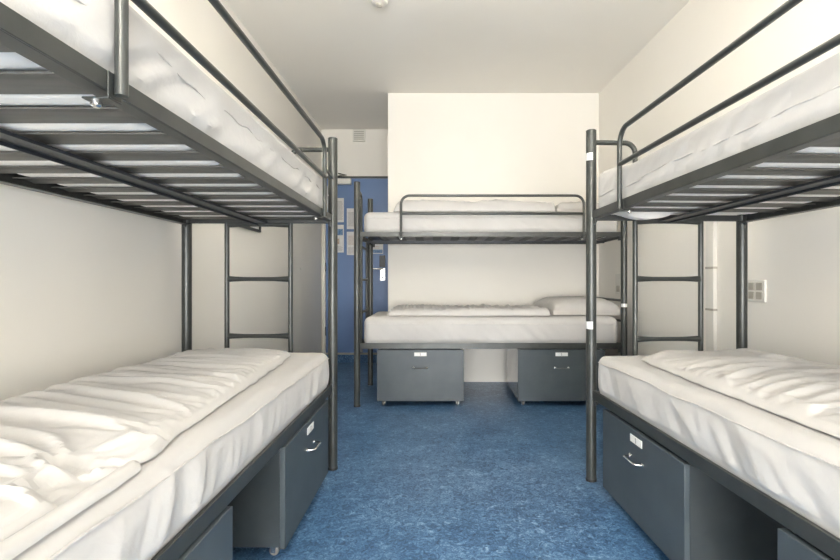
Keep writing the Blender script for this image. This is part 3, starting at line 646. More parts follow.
3,17,14,13,0,1,0,0,0,0,-1,-3,-2,-2,-1,2,3,5,2,1,-1,-2,-1,-2,-3,-4,-3,-1,2,3,5,3,1,-2,-2,-3,-4,-2,-1,0,3,7,4,1,0,-3,-6,-8,-11,-22,
0,24,11,-3,0,0,0,1,0,1,0,1,3,3,6,3,3,0,-1,-2,-2,-3,-2,-2,-3,-1,2,5,3,2,-2,-4,-4,-3,-2,-1,2,3,4,6,5,2,-1,-2,-6,-6,-8,-10,-1,-21,
0,24,0,8,10,0,1,0,1,0,1,-2,4,4,2,0,-2,-2,-3,-3,-1,0,-1,-2,2,5,3,0,-3,-6,-4,-3,0,0,3,5,6,5,5,1,-1,-4,-6,-8,-7,-4,-5,8,-15,-16,
0,19,11,12,0,-1,0,-1,-1,1,5,5,1,0,-1,-4,-3,-1,-1,1,0,-2,1,5,4,1,-4,-6,-4,-3,-1,1,4,5,6,5,4,2,-3,-5,-8,-5,-5,-1,2,2,-3,-4,-8,-22,
0,23,13,-3,-1,-1,1,1,3,3,4,4,1,-2,-4,-3,2,0,1,-1,1,3,5,2,-2,-5,-6,-4,-2,2,4,6,6,5,4,1,-2,-6,-8,-6,-2,0,3,2,-1,-6,-9,-6,1,-21,
2,17,14,-6,1,5,6,2,1,1,1,0,-2,-5,0,2,0,1,2,3,5,3,-1,-3,-6,-6,-3,2,4,6,6,6,3,0,-3,-3,-9,-5,-2,0,4,1,-1,-3,-8,-5,-1,1,-6,-21,
0,23,0,3,9,4,-3,-2,0,0,0,0,0,1,3,3,3,5,2,2,0,-2,-5,-6,-4,1,4,6,7,5,3,-1,-3,-5,-5,-7,3,0,0,0,-1,-6,-3,-1,3,5,-3,-6,-15,-17,
4,20,1,10,1,-2,-3,-1,0,1,3,3,5,3,3,3,2,0,0,-2,-4,-6,-4,1,4,6,7,5,2,-1,-5,-6,-6,-6,-4,-2,1,1,1,1,1,3,6,2,1,-11,-8,-6,-3,-21,
5,15,14,-9,2,1,2,3,3,4,5,3,2,1,1,-1,-2,-2,-5,-3,-1,2,4,6,7,5,1,-2,-6,-7,-6,-6,-3,-1,2,4,5,3,3,2,2,1,0,-2,-3,-4,-4,-12,-13,-16,
5,19,1,12,4,2,1,2,2,1,0,-1,-2,-2,-4,-2,-1,0,1,4,6,7,5,4,0,-3,-6,-8,-6,-6,-2,0,2,4,5,5,2,2,0,0,-1,-4,-4,-5,-3,-3,0,2,-12,-23,
3,16,14,-4,12,0,0,0,-1,-2,-2,-1,-1,-1,1,3,4,5,6,6,4,2,0,-4,-6,-7,-7,-5,-2,0,4,4,5,4,3,1,-1,-2,-3,-3,-5,-4,-3,-1,1,1,5,-8,-15,-16,
0,23,-3,14,-3,-1,-1,-1,0,1,2,3,3,4,4,5,6,4,4,1,-2,-4,-6,-7,-6,-5,-2,1,4,6,4,3,1,0,-3,-3,-5,-3,-3,-2,1,1,2,2,4,1,-12,-11,0,-21,
0,17,15,-8,2,2,2,4,5,4,3,3,4,3,3,3,2,0,-3,-4,-5,-7,-6,-4,-1,2,4,5,4,2,0,-3,-3,-5,-3,-3,-1,1,2,6,3,2,1,0,-2,-3,-5,-6,-10,-22,
0,22,9,4,2,3,2,2,2,0,-1,3,5,6,2,0,-3,-4,-5,-7,-5,-3,1,3,5,4,3,1,-2,-3,-5,-4,-4,-1,0,2,4,5,4,2,0,-2,-4,-6,-5,-3,-3,7,-16,-17,
3,20,-2,8,-3,3,3,3,4,4,4,8,3,0,-4,-5,-6,-5,-3,-1,2,4,5,4,1,0,-2,-5,-5,-4,-2,-1,1,3,4,5,4,2,-1,-3,-5,-5,-4,0,1,3,0,-4,-10,-22,
3,21,-4,6,10,5,3,4,3,3,2,-3,-4,-5,-5,-5,-1,0,4,6,4,2,1,-1,-3,-4,-5,-4,-2,0,3,3,4,4,3,2,-1,-4,-6,-4,-3,1,4,1,1,-4,-10,-5,2,-22,
0,24,7,7,-4,6,8,2,0,-3,-5,-4,-4,-3,0,3,3,6,4,2,0,-2,-3,-5,-4,-3,-1,1,3,4,4,4,2,0,-1,-4,-5,-4,-3,1,4,1,0,-2,-6,-3,4,-1,-7,-23,
0,23,-2,10,13,3,-2,-3,-5,-4,-2,-1,1,3,5,5,3,1,-1,-2,-3,-4,-4,-2,0,2,4,5,3,3,1,-1,-2,-3,-5,-4,-3,0,2,3,-3,-1,-1,0,3,-1,-7,6,-16,-17,
0,18,13,10,-1,-5,-4,-2,-1,1,3,3,5,4,2,1,-2,-3,-4,-3,-2,-2,2,2,4,5,4,2,0,-2,-4,-4,-4,-2,-2,1,1,1,0,1,2,2,0,-2,-4,-6,-1,8,-12,-23,
0,24,9,-7,1,1,2,2,3,4,2,3,1,0,-2,-3,-4,-3,-1,0,2,4,5,3,3,1,-1,-3,-5,-4,-3,-1,0,2,3,2,1,0,0,-1,-1,-3,-3,-3,0,2,9,-12,-12,-17,
2,23,-5,12,6,2,2,1,0,1,0,-1,-1,-4,-4,-2,0,1,2,4,5,4,2,0,-2,-4,-4,-4,-3,0,1,3,2,0,0,-1,-2,-2,-1,-1,0,1,3,4,5,2,-10,-2,-12,-23,
0,24,-4,7,9,-5,0,-1,0,1,0,0,0,1,1,3,2,4,4,3,1,-1,-2,-4,-4,-4,-2,-1,3,1,1,0,-2,-1,-1,0,1,1,3,3,4,4,3,2,-2,-5,-6,-13,-10,-18,
0,24,4,6,-5,1,1,1,3,4,2,1,1,2,1,2,1,2,0,-2,-3,-4,-4,-3,-3,-1,1,1,0,0,1,0,2,2,2,4,3,4,4,3,2,-1,-4,-6,-9,-7,-5,-4,0,-24,
0,24,-2,4,11,1,1,0,0,-4,1,2,1,2,3,3,3,-1,-4,-4,-4,-3,-2,-1,0,1,1,2,2,3,3,4,3,3,4,3,3,1,1,-2,-6,-6,-5,-6,-3,-1,3,-4,-17,-18,
0,24,0,8,0,9,-1,-3,-4,1,2,3,3,3,3,0,-3,-5,-4,-3,-1,0,1,2,3,3,4,4,4,4,3,3,3,2,1,0,-1,-1,-3,-2,-3,-4,-3,-3,-3,-4,-9,-12,3,-24,
0,21,16,1,-7,9,-3,-5,4,4,3,2,2,0,-2,-5,-5,-2,0,1,3,4,4,4,5,4,4,4,2,2,1,0,-1,-2,-3,-3,-4,-4,-4,-4,-4,-3,-4,-3,-2,-2,-2,4,-5,-25,
3,21,5,13,-9,5,-5,7,3,2,1,-1,-2,-6,-2,-1,2,3,4,5,4,5,5,4,3,2,1,0,-2,-2,-3,-4,-3,-4,-4,-4,-4,-4,-3,-1,-1,0,1,0,4,2,1,-6,-16,-19,
2,21,4,13,-6,0,8,2,-1,-1,-5,-2,0,1,4,5,5,5,4,5,3,3,2,0,-2,-2,-4,-3,-5,-4,-4,-3,-4,-3,-2,-1,0,1,2,3,2,1,1,0,-1,-5,-10,-8,4,-25,
0,22,8,10,4,0,-9,-1,1,-1,2,3,6,5,5,5,5,3,2,1,0,-2,-4,-4,-4,-5,-4,-4,-4,-3,-1,0,0,2,2,2,1,1,0,0,-1,-2,-4,-3,-3,-2,0,3,-7,-25,
0,20,8,3,3,4,9,-8,2,4,6,4,5,4,3,2,1,-1,-2,-4,-4,-5,-5,-4,-4,-3,-2,-1,0,1,2,2,2,0,0,-1,-2,-2,-1,-1,0,0,1,1,5,1,0,-8,-16,-19,
0,12,19,12,-8,13,2,3,3,3,3,3,2,0,-1,-3,-3,-5,-4,-4,-5,-3,-3,-2,-1,0,1,1,1,1,0,0,0,0,0,0,1,1,2,2,3,2,2,1,-1,-3,-10,-14,1,-24,
4,-8,6,23,13,-3,0,5,5,7,9,0,-2,-4,-3,-4,-5,-4,-2,-2,-1,0,0,0,1,0,0,0,0,1,1,2,2,2,3,3,2,2,2,2,1,-1,-3,-4,-6,-10,-7,0,-2,-25,
5,10,-10,-8,8,31,1,11,2,2,-1,-4,-4,-3,-2,-1,0,0,1,1,1,0,-1,-1,-1,0,1,2,2,3,3,3,3,2,2,1,1,0,-1,-2,-4,-5,-7,-5,-4,1,6,-4,-16,-19,
4,28,-1,-20,-3,23,17,-10,-2,1,-1,1,1,1,2,3,2,0,0,-1,-2,-3,-1,0,2,3,4,3,3,3,2,1,1,0,-1,-1,-2,-3,-4,-5,-5,-4,-1,5,0,-2,-9,-6,3,-26,
2,27,16,-9,-3,8,14,-17,4,2,2,2,1,1,0,-1,-1,-2,-3,-2,-1,1,3,4,4,4,3,1,1,-1,-1,-1,-2,-2,-2,-2,-3,-4,-5,-2,-1,2,3,-5,-3,-2,0,5,-9,-26,
0,27,2,14,7,6,-17,7,-8,2,1,1,0,0,0,1,-2,0,0,3,3,5,4,3,1,0,-2,-2,-3,-2,-3,-2,-3,-2,-2,-1,-1,-1,1,0,2,1,0,2,4,0,-1,-8,-17,-20,
0,27,0,5,13,6,-6,-9,8,-7,2,1,1,1,1,-4,3,3,5,5,4,1,0,-3,-3,-4,-4,-3,-2,-2,-2,0,0,1,1,3,3,4,3,2,2,1,1,-1,-4,-6,-10,-13,1,-25,
0,27,-1,6,2,12,2,-10,-3,7,-6,4,0,1,-2,10,3,4,3,1,-2,-4,-5,-5,-3,-3,-1,-1,1,2,2,3,4,3,4,3,3,3,2,0,-2,-4,-5,-7,-8,-7,-5,-1,-1,-26,
0,25,-3,9,-2,6,11,-5,-9,6,-2,2,-1,-1,11,7,4,1,-3,-5,-6,-5,-3,-1,1,1,3,4,3,4,4,4,3,3,2,1,0,-1,-3,-5,-6,-6,-5,-4,-3,4,0,-4,-17,-19,
0,23,-4,9,1,-1,10,4,-9,-1,6,-2,-1,12,8,2,-3,-4,-8,-4,-2,1,3,4,4,4,4,4,4,3,2,2,1,0,-2,-1,-3,-3,-3,-3,-2,-3,-2,-2,-2,-6,-10,-7,3,-26,
0,21,-5,7,6,-6,8,7,-5,-3,5,-1,13,6,-3,-7,-4,-3,1,4,4,5,5,4,4,4,2,2,0,0,-2,-2,-2,-3,-4,-3,-4,-4,-4,-4,-2,-2,-1,-1,-1,-2,-1,3,-7,-25,
3,16,-3,0,7,7,-6,8,1,-5,6,13,0,-9,-4,0,4,7,7,5,4,4,2,2,0,0,-2,-2,-3,-3,-4,-3,-3,-4,-3,-4,-2,-1,0,1,2,3,2,2,0,-2,-3,-5,-17,-18,
3,9,14,-2,-7,5,14,-8,1,3,18,-5,-14,1,6,9,7,5,4,2,1,0,-2,-2,-3,-3,-3,-4,-3,-3,-3,-2,-2,0,0,1,3,2,2,1,0,0,-2,-2,-5,-4,-6,-4,3,-25,
2,-5,11,19,3,-3,-5,10,4,2,-5,-3,10,7,7,4,3,0,-1,-2,-3,-3,-3,-3,-3,-2,-3,-1,-1,0,0,1,1,1,2,1,0,-2,-2,-1,-1,-1,-1,-1,0,0,4,-1,-12,-24,
2,14,-19,3,6,7,-12,8,6,-2,27,6,10,-4,0,-1,-1,-3,-3,-2,-3,-2,-1,-1,0,0,1,1,1,1,1,0,-1,0,0,0,1,0,1,1,2,2,1,1,0,-2,-5,-12,-11,-18,
1,20,-4,-11,-7,-2,8,11,-10,2,22,21,-14,-1,0,0,-1,0,0,1,0,0,1,2,2,1,1,1,0,1,1,1,1,1,2,1,1,1,1,1,0,-1,-2,-4,-6,-9,-7,-3,0,-24,
0,23,9,-28,5,5,-13,6,9,6,27,11,-17,0,2,0,0,0,1,0,0,0,0,1,2,2,1,2,1,1,2,1,1,0,0,0,-1,-1,-2,-2,-4,-4,-7,-5,-3,-2,3,1,-16,-17,
2,-1,16,1,-12,9,-3,15,20,0,7,-12,5,-2,0,-3,-1,1,2,3,2,3,3,2,2,1,1,0,0,-1,-1,-1,-2,-2,-1,-2,-2,-2,-3,-4,-3,-3,0,3,0,-1,-3,-12,1,-22,
4,6,-13,15,22,0,1,18,6,-9,-12,-1,-1,2,3,3,4,4,4,2,2,1,0,-1,-2,-1,-2,-3,-2,-2,-2,-2,-2,-2,-2,-2,-1,-1,0,0,0,0,0,-2,-1,-3,-2,4,-7,-23,
4,-5,9,2,23,15,5,-5,-10,-2,4,4,5,4,3,2,2,0,-2,-2,-2,-3,-2,-3,-2,-2,-2,-2,-2,-1,-1,0,0,1,2,2,2,3,4,1,1,0,-1,-2,-2,-3,-3,-6,-16,-17,
3,9,-9,4,10,25,4,-11,12,3,5,2,0,-1,-1,-3,-2,-4,-3,-2,-3,-1,-2,-1,0,0,1,1,1,2,3,2,3,3,2,3,2,2,0,-1,-2,-3,-3,-4,-4,-5,-8,-9,2,-22,
0,3,11,1,-11,20,25,-10,11,-3,1,-3,-2,-2,-2,-2,-2,-1,0,1,1,1,2,2,2,2,2,3,2,2,2,3,1,2,0,0,-1,-3,-4,-5,-3,-4,-4,-3,-3,-4,-3,-1,-2,-22,
0,8,-3,14,-2,-7,23,19,-16,0,1,0,0,0,1,2,1,2,2,2,2,3,2,2,1,2,1,2,0,1,0,0,-1,-1,-2,-1,-2,-2,-1,-2,-1,-1,-2,-2,-2,-3,-4,-3,-16,-17,
0,9,-6,12,-7,12,31,-5,-9,7,2,2,1,2,1,2,1,1,2,1,0,0,0,0,0,-1,-1,-1,-1,-2,-1,-2,-2,-2,-2,-2,-3,-1,-2,-1,-1,0,-1,-1,-1,-3,-4,-4,3,-23,
0,9,-9,16,3,-11,19,22,-7,4,1,1,1,0,0,0,0,-1,-1,0,-1,-1,-1,0,-1,-1,-1,-1,-1,-2,-1,-1,-1,0,0,0,1,1,2,3,3,1,1,-1,-2,-3,-4,-5,-8,-23,
0,7,5,18,18,-16,20,-11,-6,-1,1,0,-1,0,-1,0,0,0,-1,0,0,0,1,0,1,0,0,0,1,-1,0,1,1,3,3,2,3,2,1,1,0,-3,-3,-4,-7,-5,-3,-2,-2,-22,
5,26,-6,20,9,1,4,-6,0,0,1,-2,-1,0,-2,-1,-1,-1,-1,-1,-1,-1,-1,-1,0,-1,-1,-3,0,2,3,3,3,3,3,1,0,-1,-2,-4,-5,-4,-3,-1,0,3,-1,-1,-17,-17,
6,21,19,2,-14,1,2,-1,9,-2,0,-1,-1,-1,-1,-1,-1,-1,-1,-1,0,-1,0,0,1,0,2,3,4,4,3,3,2,0,-1,-3,-4,-5,-4,-3,0,1,4,1,1,-3,-5,-12,1,-23,
6,25,-2,2,12,-8,2,5,3,-1,-1,0,-2,-2,-2,-2,-1,-2,0,0,0,1,2,3,3,3,4,3,3,2,0,-1,-3,-4,-4,-5,-3,-2,1,3,4,1,-1,-2,-7,-4,-4,5,-7,-23,
4,25,-3,13,4,-7,-1,-2,0,1,0,1,3,-2,-3,-2,0,1,2,3,2,4,3,3,3,3,1,0,-1,-3,-3,-4,-5,-3,-3,-1,1,3,2,1,-2,-2,-2,-1,1,1,5,-6,-16,-18,
0,28,-3,14,5,-7,2,1,0,-1,-1,-2,-4,0,0,3,3,3,5,3,3,2,1,0,-1,-1,-3,-2,-3,-4,-4,-3,-1,-1,1,0,1,1,1,1,1,2,2,5,1,0,-11,-9,-5,-23,
1,26,-2,13,5,-1,-7,2,-3,-1,-1,1,3,4,5,3,3,2,0,0,-1,-2,-2,-3,-3,-3,-2,-2,-2,-1,2,1,2,2,1,2,2,2,2,3,2,2,1,-2,-2,-4,-6,-7,-17,-18,
0,26,-1,12,5,2,-4,-8,4,2,4,5,3,3,0,-1,-2,-3,-2,-4,-2,-3,-2,-1,-1,1,1,2,4,5,2,2,1,3,2,2,2,1,1,0,-1,-1,-3,-4,-4,-5,-10,-11,1,-23,
0,24,1,13,3,3,-9,8,6,3,1,0,-3,-3,-3,-5,-3,-2,-2,-1,0,1,1,2,4,3,4,4,3,3,2,2,2,1,1,-1,-1,-2,-3,-3,-3,-4,-7,-5,-3,-3,-3,3,-5,-24,
0,22,7,6,-3,7,9,4,-1,-2,-4,-5,-3,-4,-2,-1,0,1,2,2,3,4,4,3,4,3,3,2,2,1,0,-1,-1,-3,-2,-4,-4,-4,-4,-3,-2,-2,1,3,4,0,-2,-2,-14,-24,
0,24,14,-8,11,8,-2,-2,-7,-4,-2,-2,0,1,2,2,3,4,3,4,3,4,2,3,1,1,0,-1,-2,-2,-3,-3,-4,-3,-4,-3,-2,-1,0,1,4,1,1,0,-3,-3,7,-13,-12,-18,
3,5,18,16,4,-13,-1,0,0,1,2,3,2,3,3,4,3,2,3,2,1,0,0,-1,-2,-2,-3,-3,-3,-3,-3,-3,-2,-2,0,0,1,1,0,1,-2,-1,-1,0,0,9,-10,-9,2,-25,
3,-3,1,24,23,-16,7,5,2,2,2,2,2,2,1,1,0,0,-1,-1,-2,-2,-2,-3,-3,-2,-3,-3,-2,-1,-1,-1,0,0,0,0,0,0,1,1,2,1,3,4,1,-1,-8,-13,2,-24,
3,10,2,-8,27,9,-8,-4,2,2,4,4,3,6,1,-2,-2,-3,-2,-2,-2,-2,-2,-2,-1,-1,0,1,0,0,1,0,1,1,2,1,3,2,1,2,0,1,0,-3,-8,-7,-5,-3,1,-23,
2,-1,7,-4,27,17,-16,5,8,-3,2,0,0,0,-3,-4,-2,-2,-1,0,0,0,1,1,2,2,2,1,0,0,1,2,2,2,1,1,0,-2,-1,-2,-2,-1,-7,-3,-1,1,5,-1,-18,-18,
1,1,14,-6,18,18,-15,4,8,-10,-2,-1,0,0,0,1,1,1,1,2,2,3,1,2,1,1,1,1,1,1,0,1,-1,-1,-3,-4,-4,-3,-2,0,0,1,4,6,2,0,-4,-15,-4,-23,
0,12,-12,-2,5,12,16,14,4,-5,-2,0,-1,0,1,1,1,0,2,1,1,0,1,1,0,0,0,0,-1,-1,-1,-2,-4,-5,-3,-1,1,3,3,4,5,3,2,-1,-5,-8,-10,-8,3,-24,
0,0,12,-1,5,-16,1,20,26,-14,-3,-1,1,0,1,1,0,1,0,1,0,0,0,0,0,0,0,-1,0,-1,0,-1,0,3,4,5,6,4,3,1,-2,-3,-6,-9,-6,-2,0,6,-16,-19,
0,12,4,-3,-13,11,5,-4,28,4,0,1,1,1,1,0,1,0,0,0,0,-1,0,-1,-1,-2,-2,-2,-2,-6,2,6,7,5,4,3,1,-3,-4,-6,-7,-5,-3,2,4,5,1,-6,-12,-26,
0,13,-8,-4,8,9,-10,7,-1,31,-14,0,0,1,1,0,1,0,0,1,0,0,0,-1,0,0,0,-1,4,6,7,6,5,1,-3,-4,-6,-6,-5,-5,0,4,8,4,-1,-2,-12,-7,-8,-19,
0,-1,14,-14,5,14,-9,-9,1,22,22,-14,2,1,1,3,0,2,2,-5,-1,0,2,4,-2,-1,1,8,5,5,2,2,-2,-10,-6,-4,-4,-1,0,2,8,4,0,-8,-6,-4,-4,-1,3,-29,
4,10,-6,5,8,-10,2,4,2,-9,31,-7,0,1,1,-2,5,0,-3,8,2,1,2,1,1,1,0,0,-1,-1,0,-6,4,0,0,-1,0,0,0,1,0,0,0,-1,-2,-2,-3,-4,-16,-20,
7,15,6,3,0,0,-1,0,0,0,0,0,1,0,1,1,0,1,0,1,0,0,-1,0,0,-1,-1,0,0,-1,0,-1,-1,0,-1,0,0,0,0,0,0,1,1,0,-1,-1,-2,-4,-5,-17,
    ]),
    'right': (138, 49, [
5,0,0,0,0,0,0,0,0,0,0,0,0,0,0,0,0,0,0,0,0,0,0,0,0,0,0,0,0,0,0,0,3,6,4,2,1,1,1,1,0,1,0,0,0,-2,-1,-3,-4,-10,
0,12,-8,0,1,2,0,1,2,1,1,2,-1,8,-1,3,2,1,1,0,-3,3,-1,0,-3,4,2,2,-3,4,1,1,2,1,-2,3,-3,3,-3,4,1,-1,-1,-6,4,-2,-2,-4,-7,-21,
0,19,3,2,2,1,2,2,2,3,1,3,2,-2,1,-5,-10,1,2,5,8,-8,-3,1,9,-5,2,-1,9,-3,-3,1,3,-3,9,-4,5,-5,5,-8,-4,5,-5,6,-2,-9,-1,-10,-2,-21,
3,19,-6,4,3,3,4,4,4,6,3,0,-2,-3,-7,-3,7,0,-3,9,2,-1,-2,-6,8,1,-5,5,-2,7,-5,2,3,0,-3,7,-8,7,-5,3,-4,-7,5,-7,-2,3,-10,-6,-1,-24,
4,14,12,4,2,3,3,4,2,0,-3,-6,-2,-2,2,8,1,-6,5,-2,-1,0,0,8,-7,1,7,-5,5,-2,7,-5,4,-5,5,4,-11,3,2,-5,4,0,-9,2,-2,-7,2,-7,-6,-25,
3,22,9,4,3,4,2,0,-3,-5,-3,0,2,7,3,-2,0,1,-5,5,0,0,-5,6,3,-6,2,6,-5,4,-1,7,-1,-7,6,4,-10,3,-2,-4,-1,3,2,-10,-4,2,-4,-11,0,-24,
0,19,10,8,11,-2,-4,-4,-2,0,5,4,2,-1,-4,0,0,0,6,0,-5,0,4,-4,3,6,-7,5,4,-5,1,7,1,-7,3,7,-11,2,-3,-3,0,-1,1,4,-5,-11,-6,-6,2,-24,
0,23,12,8,-2,-3,-2,0,4,2,0,-2,0,0,4,-3,0,5,1,-3,-3,2,3,-3,2,1,6,-6,7,0,-4,5,5,-6,-2,10,-10,0,-4,-1,-1,-1,0,0,3,-5,-7,-10,-1,-24,
3,18,15,2,1,0,0,0,-4,0,1,2,2,4,-2,-1,4,1,-3,-2,0,0,4,-1,-1,3,0,7,-6,7,-3,1,6,-3,-6,13,-10,-2,-3,-1,-1,0,2,3,-3,-5,-6,-6,-6,-24,
2,22,4,-1,1,2,1,1,2,2,5,2,2,-3,0,2,-1,-1,-1,0,2,-2,1,2,-2,2,1,2,6,-6,7,-3,5,0,-8,13,-8,-3,-2,-2,2,3,1,-6,-10,-4,-5,-5,2,-24,
0,24,-3,6,5,3,2,1,2,2,1,1,0,1,0,0,-1,0,-1,-1,0,-1,0,2,0,0,2,1,1,6,-5,7,-2,3,-8,13,-7,-4,-1,0,4,-2,-10,-3,2,-5,-7,-7,3,-24,
0,24,-2,6,1,1,2,1,1,1,2,1,1,1,1,0,1,0,-1,0,0,0,0,0,1,1,1,1,1,1,6,-5,7,1,-9,13,-6,-1,-4,4,-3,-8,6,-2,-7,-7,-4,7,-11,-24,
0,24,-1,4,5,0,1,0,1,3,2,2,2,1,0,1,0,0,-1,0,-1,-1,0,0,0,1,1,1,1,3,0,4,-5,8,-9,13,-4,-6,2,-6,-3,10,-4,-8,-5,-1,5,-3,-18,-19,
4,22,1,5,2,-2,0,1,1,1,1,1,1,1,1,0,1,0,0,0,0,0,0,1,0,1,1,1,2,2,6,0,-7,6,-8,16,-7,-5,-3,0,10,-7,-4,-2,1,0,-5,-12,-3,-25,
7,16,14,-5,0,1,1,1,1,2,1,2,2,2,1,1,0,0,0,-1,0,-1,0,-1,0,1,1,1,1,1,3,-7,-1,11,-8,9,9,-1,-11,9,-3,-4,-3,-2,-4,-7,-8,-8,3,-26,
7,19,9,4,2,2,1,2,1,1,1,2,0,1,0,0,0,0,-1,0,0,-1,-1,0,0,0,0,1,1,0,-5,8,-8,1,6,1,3,13,-2,-15,-5,-4,-3,-3,-3,-3,-3,7,-16,-20,
5,21,0,2,1,2,1,1,2,1,1,1,1,0,1,0,0,0,0,0,0,0,-1,0,1,0,1,0,1,1,0,3,14,9,-4,-13,-1,1,8,5,-4,-2,-3,-2,-3,-4,-4,-7,-12,-24,
2,23,-1,3,3,1,3,2,3,4,2,3,2,1,1,0,1,0,0,1,0,1,0,0,1,1,0,1,0,0,1,0,-16,12,-15,-11,-3,3,12,12,-8,-3,-2,-2,-3,-3,-4,-4,0,-24,
0,19,15,-6,5,5,4,2,3,0,1,-1,-1,-3,-2,0,0,0,0,1,2,1,1,0,1,0,0,0,-2,-1,-1,-1,-14,-2,-11,0,6,-4,4,21,14,2,-2,-2,-4,-4,-6,-7,-9,-24,
0,23,12,3,2,2,0,-1,-2,-1,-1,0,1,2,3,3,4,3,3,2,2,2,1,0,1,1,-1,0,-2,-1,-2,-2,-6,-26,-6,11,-2,0,-6,-6,25,-1,-1,-1,-3,-2,-4,-5,1,-25,
0,24,1,3,1,2,1,1,2,3,4,4,5,4,4,3,3,2,0,0,-1,-2,-2,-2,-2,-3,-3,-3,-3,-2,-1,-2,6,5,-24,-2,-9,-2,-6,23,19,-6,2,0,0,-3,-2,-6,-8,-28,
0,20,15,4,3,2,2,3,2,3,3,3,3,2,1,0,-2,-3,-3,-3,-3,-3,-3,-2,-2,-2,-1,0,2,3,6,7,6,-2,-4,-3,-12,5,-12,23,5,-21,-1,-3,-1,-3,-2,4,-15,-21,
0,26,-2,5,4,4,5,5,5,6,2,1,0,0,-2,-4,-4,-5,-3,-2,-1,-1,0,1,2,3,3,4,5,4,5,0,-5,-3,-5,0,-3,-6,10,-9,6,0,-12,3,-5,-2,-3,-7,1,-26,
0,19,12,11,3,4,3,3,1,1,-1,-1,-1,-3,-6,-3,-2,1,2,2,3,2,3,2,3,3,4,2,1,-3,-5,-7,-6,-5,-2,0,1,6,-6,2,-3,12,-2,-12,6,-8,-2,-1,-7,-26,
0,25,11,-1,0,1,2,2,1,1,-1,-1,-1,0,3,3,5,5,4,2,3,2,2,1,1,-1,-2,-5,-6,-6,-6,-4,-2,2,4,7,0,-10,2,2,0,-4,11,-2,-12,6,-10,-2,-5,-27,
0,25,-1,4,4,8,0,-1,-3,-1,1,4,5,6,6,5,4,4,1,1,0,-1,-2,-3,-4,-5,-5,-6,-5,-3,1,3,6,5,2,-4,-11,2,1,-2,4,0,-5,11,-2,-13,7,-12,-8,-23,
0,19,17,2,1,-6,0,1,4,5,6,6,6,5,4,2,0,-2,-3,-3,-3,-4,-3,-4,-4,-4,-4,-1,3,4,6,6,3,-2,-7,-10,0,1,3,1,-4,6,-2,-6,11,-3,-12,5,-11,-29,
0,25,-1,4,4,3,6,7,6,5,5,4,1,0,-2,-4,-4,-4,-4,-3,-3,-2,-2,-2,-1,0,3,6,6,6,3,-1,-6,-9,-7,-1,1,1,2,4,1,-6,6,-2,-8,11,-1,-11,-13,-23,
5,21,0,15,7,4,4,5,2,2,0,-2,-3,-4,-5,-4,-3,-1,0,1,1,-3,-3,1,4,5,7,5,3,0,-5,-8,-8,-6,0,1,0,1,1,2,6,1,-8,6,-1,-10,9,-3,-13,-29,
7,15,16,9,4,3,1,1,-1,-1,-3,-4,-3,-2,-1,2,2,4,-1,-2,-4,0,4,6,6,6,3,-1,-4,-7,-8,-7,-3,-1,1,1,0,2,1,0,0,7,2,-9,4,0,-12,8,-16,-25,
8,21,10,2,-4,1,1,1,-1,0,-1,1,3,4,4,2,-1,-4,-4,0,5,6,6,6,3,0,-4,-7,-8,-7,-5,-2,0,0,1,0,2,2,2,1,1,-3,7,2,-11,3,0,-13,-1,-29,
6,24,-3,4,5,7,-1,-2,-3,2,5,6,3,1,-2,-4,-4,0,6,6,7,5,3,0,-4,-6,-8,-7,-6,-3,0,0,0,0,0,1,1,0,1,2,2,5,-7,2,7,-12,0,2,-12,-29,
2,21,17,3,2,-5,-3,1,6,6,4,0,-2,-5,-3,1,5,8,7,6,2,-1,-4,-6,-7,-7,-6,-3,0,-1,2,-2,-2,1,0,1,1,1,3,3,3,2,1,-9,-2,8,-12,6,-17,-26,
0,27,3,1,4,3,5,8,4,0,-4,-4,-3,1,5,7,8,7,2,-1,-5,-6,-7,-7,-4,-2,1,3,-1,-3,-4,-1,0,0,0,1,3,2,1,0,0,2,1,6,-9,-6,9,-13,-5,-29,
0,28,0,12,9,3,4,-2,-3,-5,-3,2,5,7,8,7,2,-1,-5,-7,-7,-6,-3,0,1,4,2,-4,-4,-3,-2,0,-2,0,1,1,1,1,1,1,3,2,-3,5,4,-6,-11,8,-18,-27,
0,24,17,7,2,-1,-4,-2,-1,3,5,8,7,6,3,-1,-5,-7,-7,-5,-2,3,5,1,1,0,-3,-3,-3,-2,-3,-5,0,0,1,2,2,1,1,2,0,-1,1,-3,2,10,-7,-15,-5,-29,
0,28,10,0,-1,3,3,4,6,7,6,5,2,-1,-4,-7,-7,-5,0,4,6,3,1,-2,-3,-5,-6,-3,-2,-2,-1,0,0,0,1,0,1,1,1,1,2,1,2,7,0,-12,6,-12,-9,-29,
0,31,-1,8,11,6,4,4,4,3,1,-1,-4,-5,-7,-5,1,5,7,4,1,-3,-5,-7,-4,-3,0,0,1,2,2,0,-1,-1,0,0,4,2,2,2,2,0,1,-10,2,-12,-4,7,-18,-26,
3,23,14,13,4,3,1,1,0,-1,-4,1,-6,-3,1,6,8,5,1,-3,-6,-8,-4,0,0,4,2,2,1,0,1,-1,0,0,0,0,0,-1,0,-1,-4,-3,2,3,-10,6,-12,-8,-1,-29,
5,27,15,-1,2,0,0,0,0,1,5,-7,2,6,9,6,2,-3,-6,-7,-5,1,6,1,1,-1,-1,-2,-1,-2,-3,-2,-1,-1,0,-1,0,0,0,0,1,6,-5,5,-8,0,5,-14,-6,-29,
6,27,1,4,2,4,3,5,2,0,-7,7,9,7,3,-1,-7,-8,-4,1,5,2,0,-4,-3,-3,-3,-2,-1,-2,-1,-1,-1,0,1,0,1,1,2,5,2,3,-1,-8,5,-8,-3,5,-18,-27,
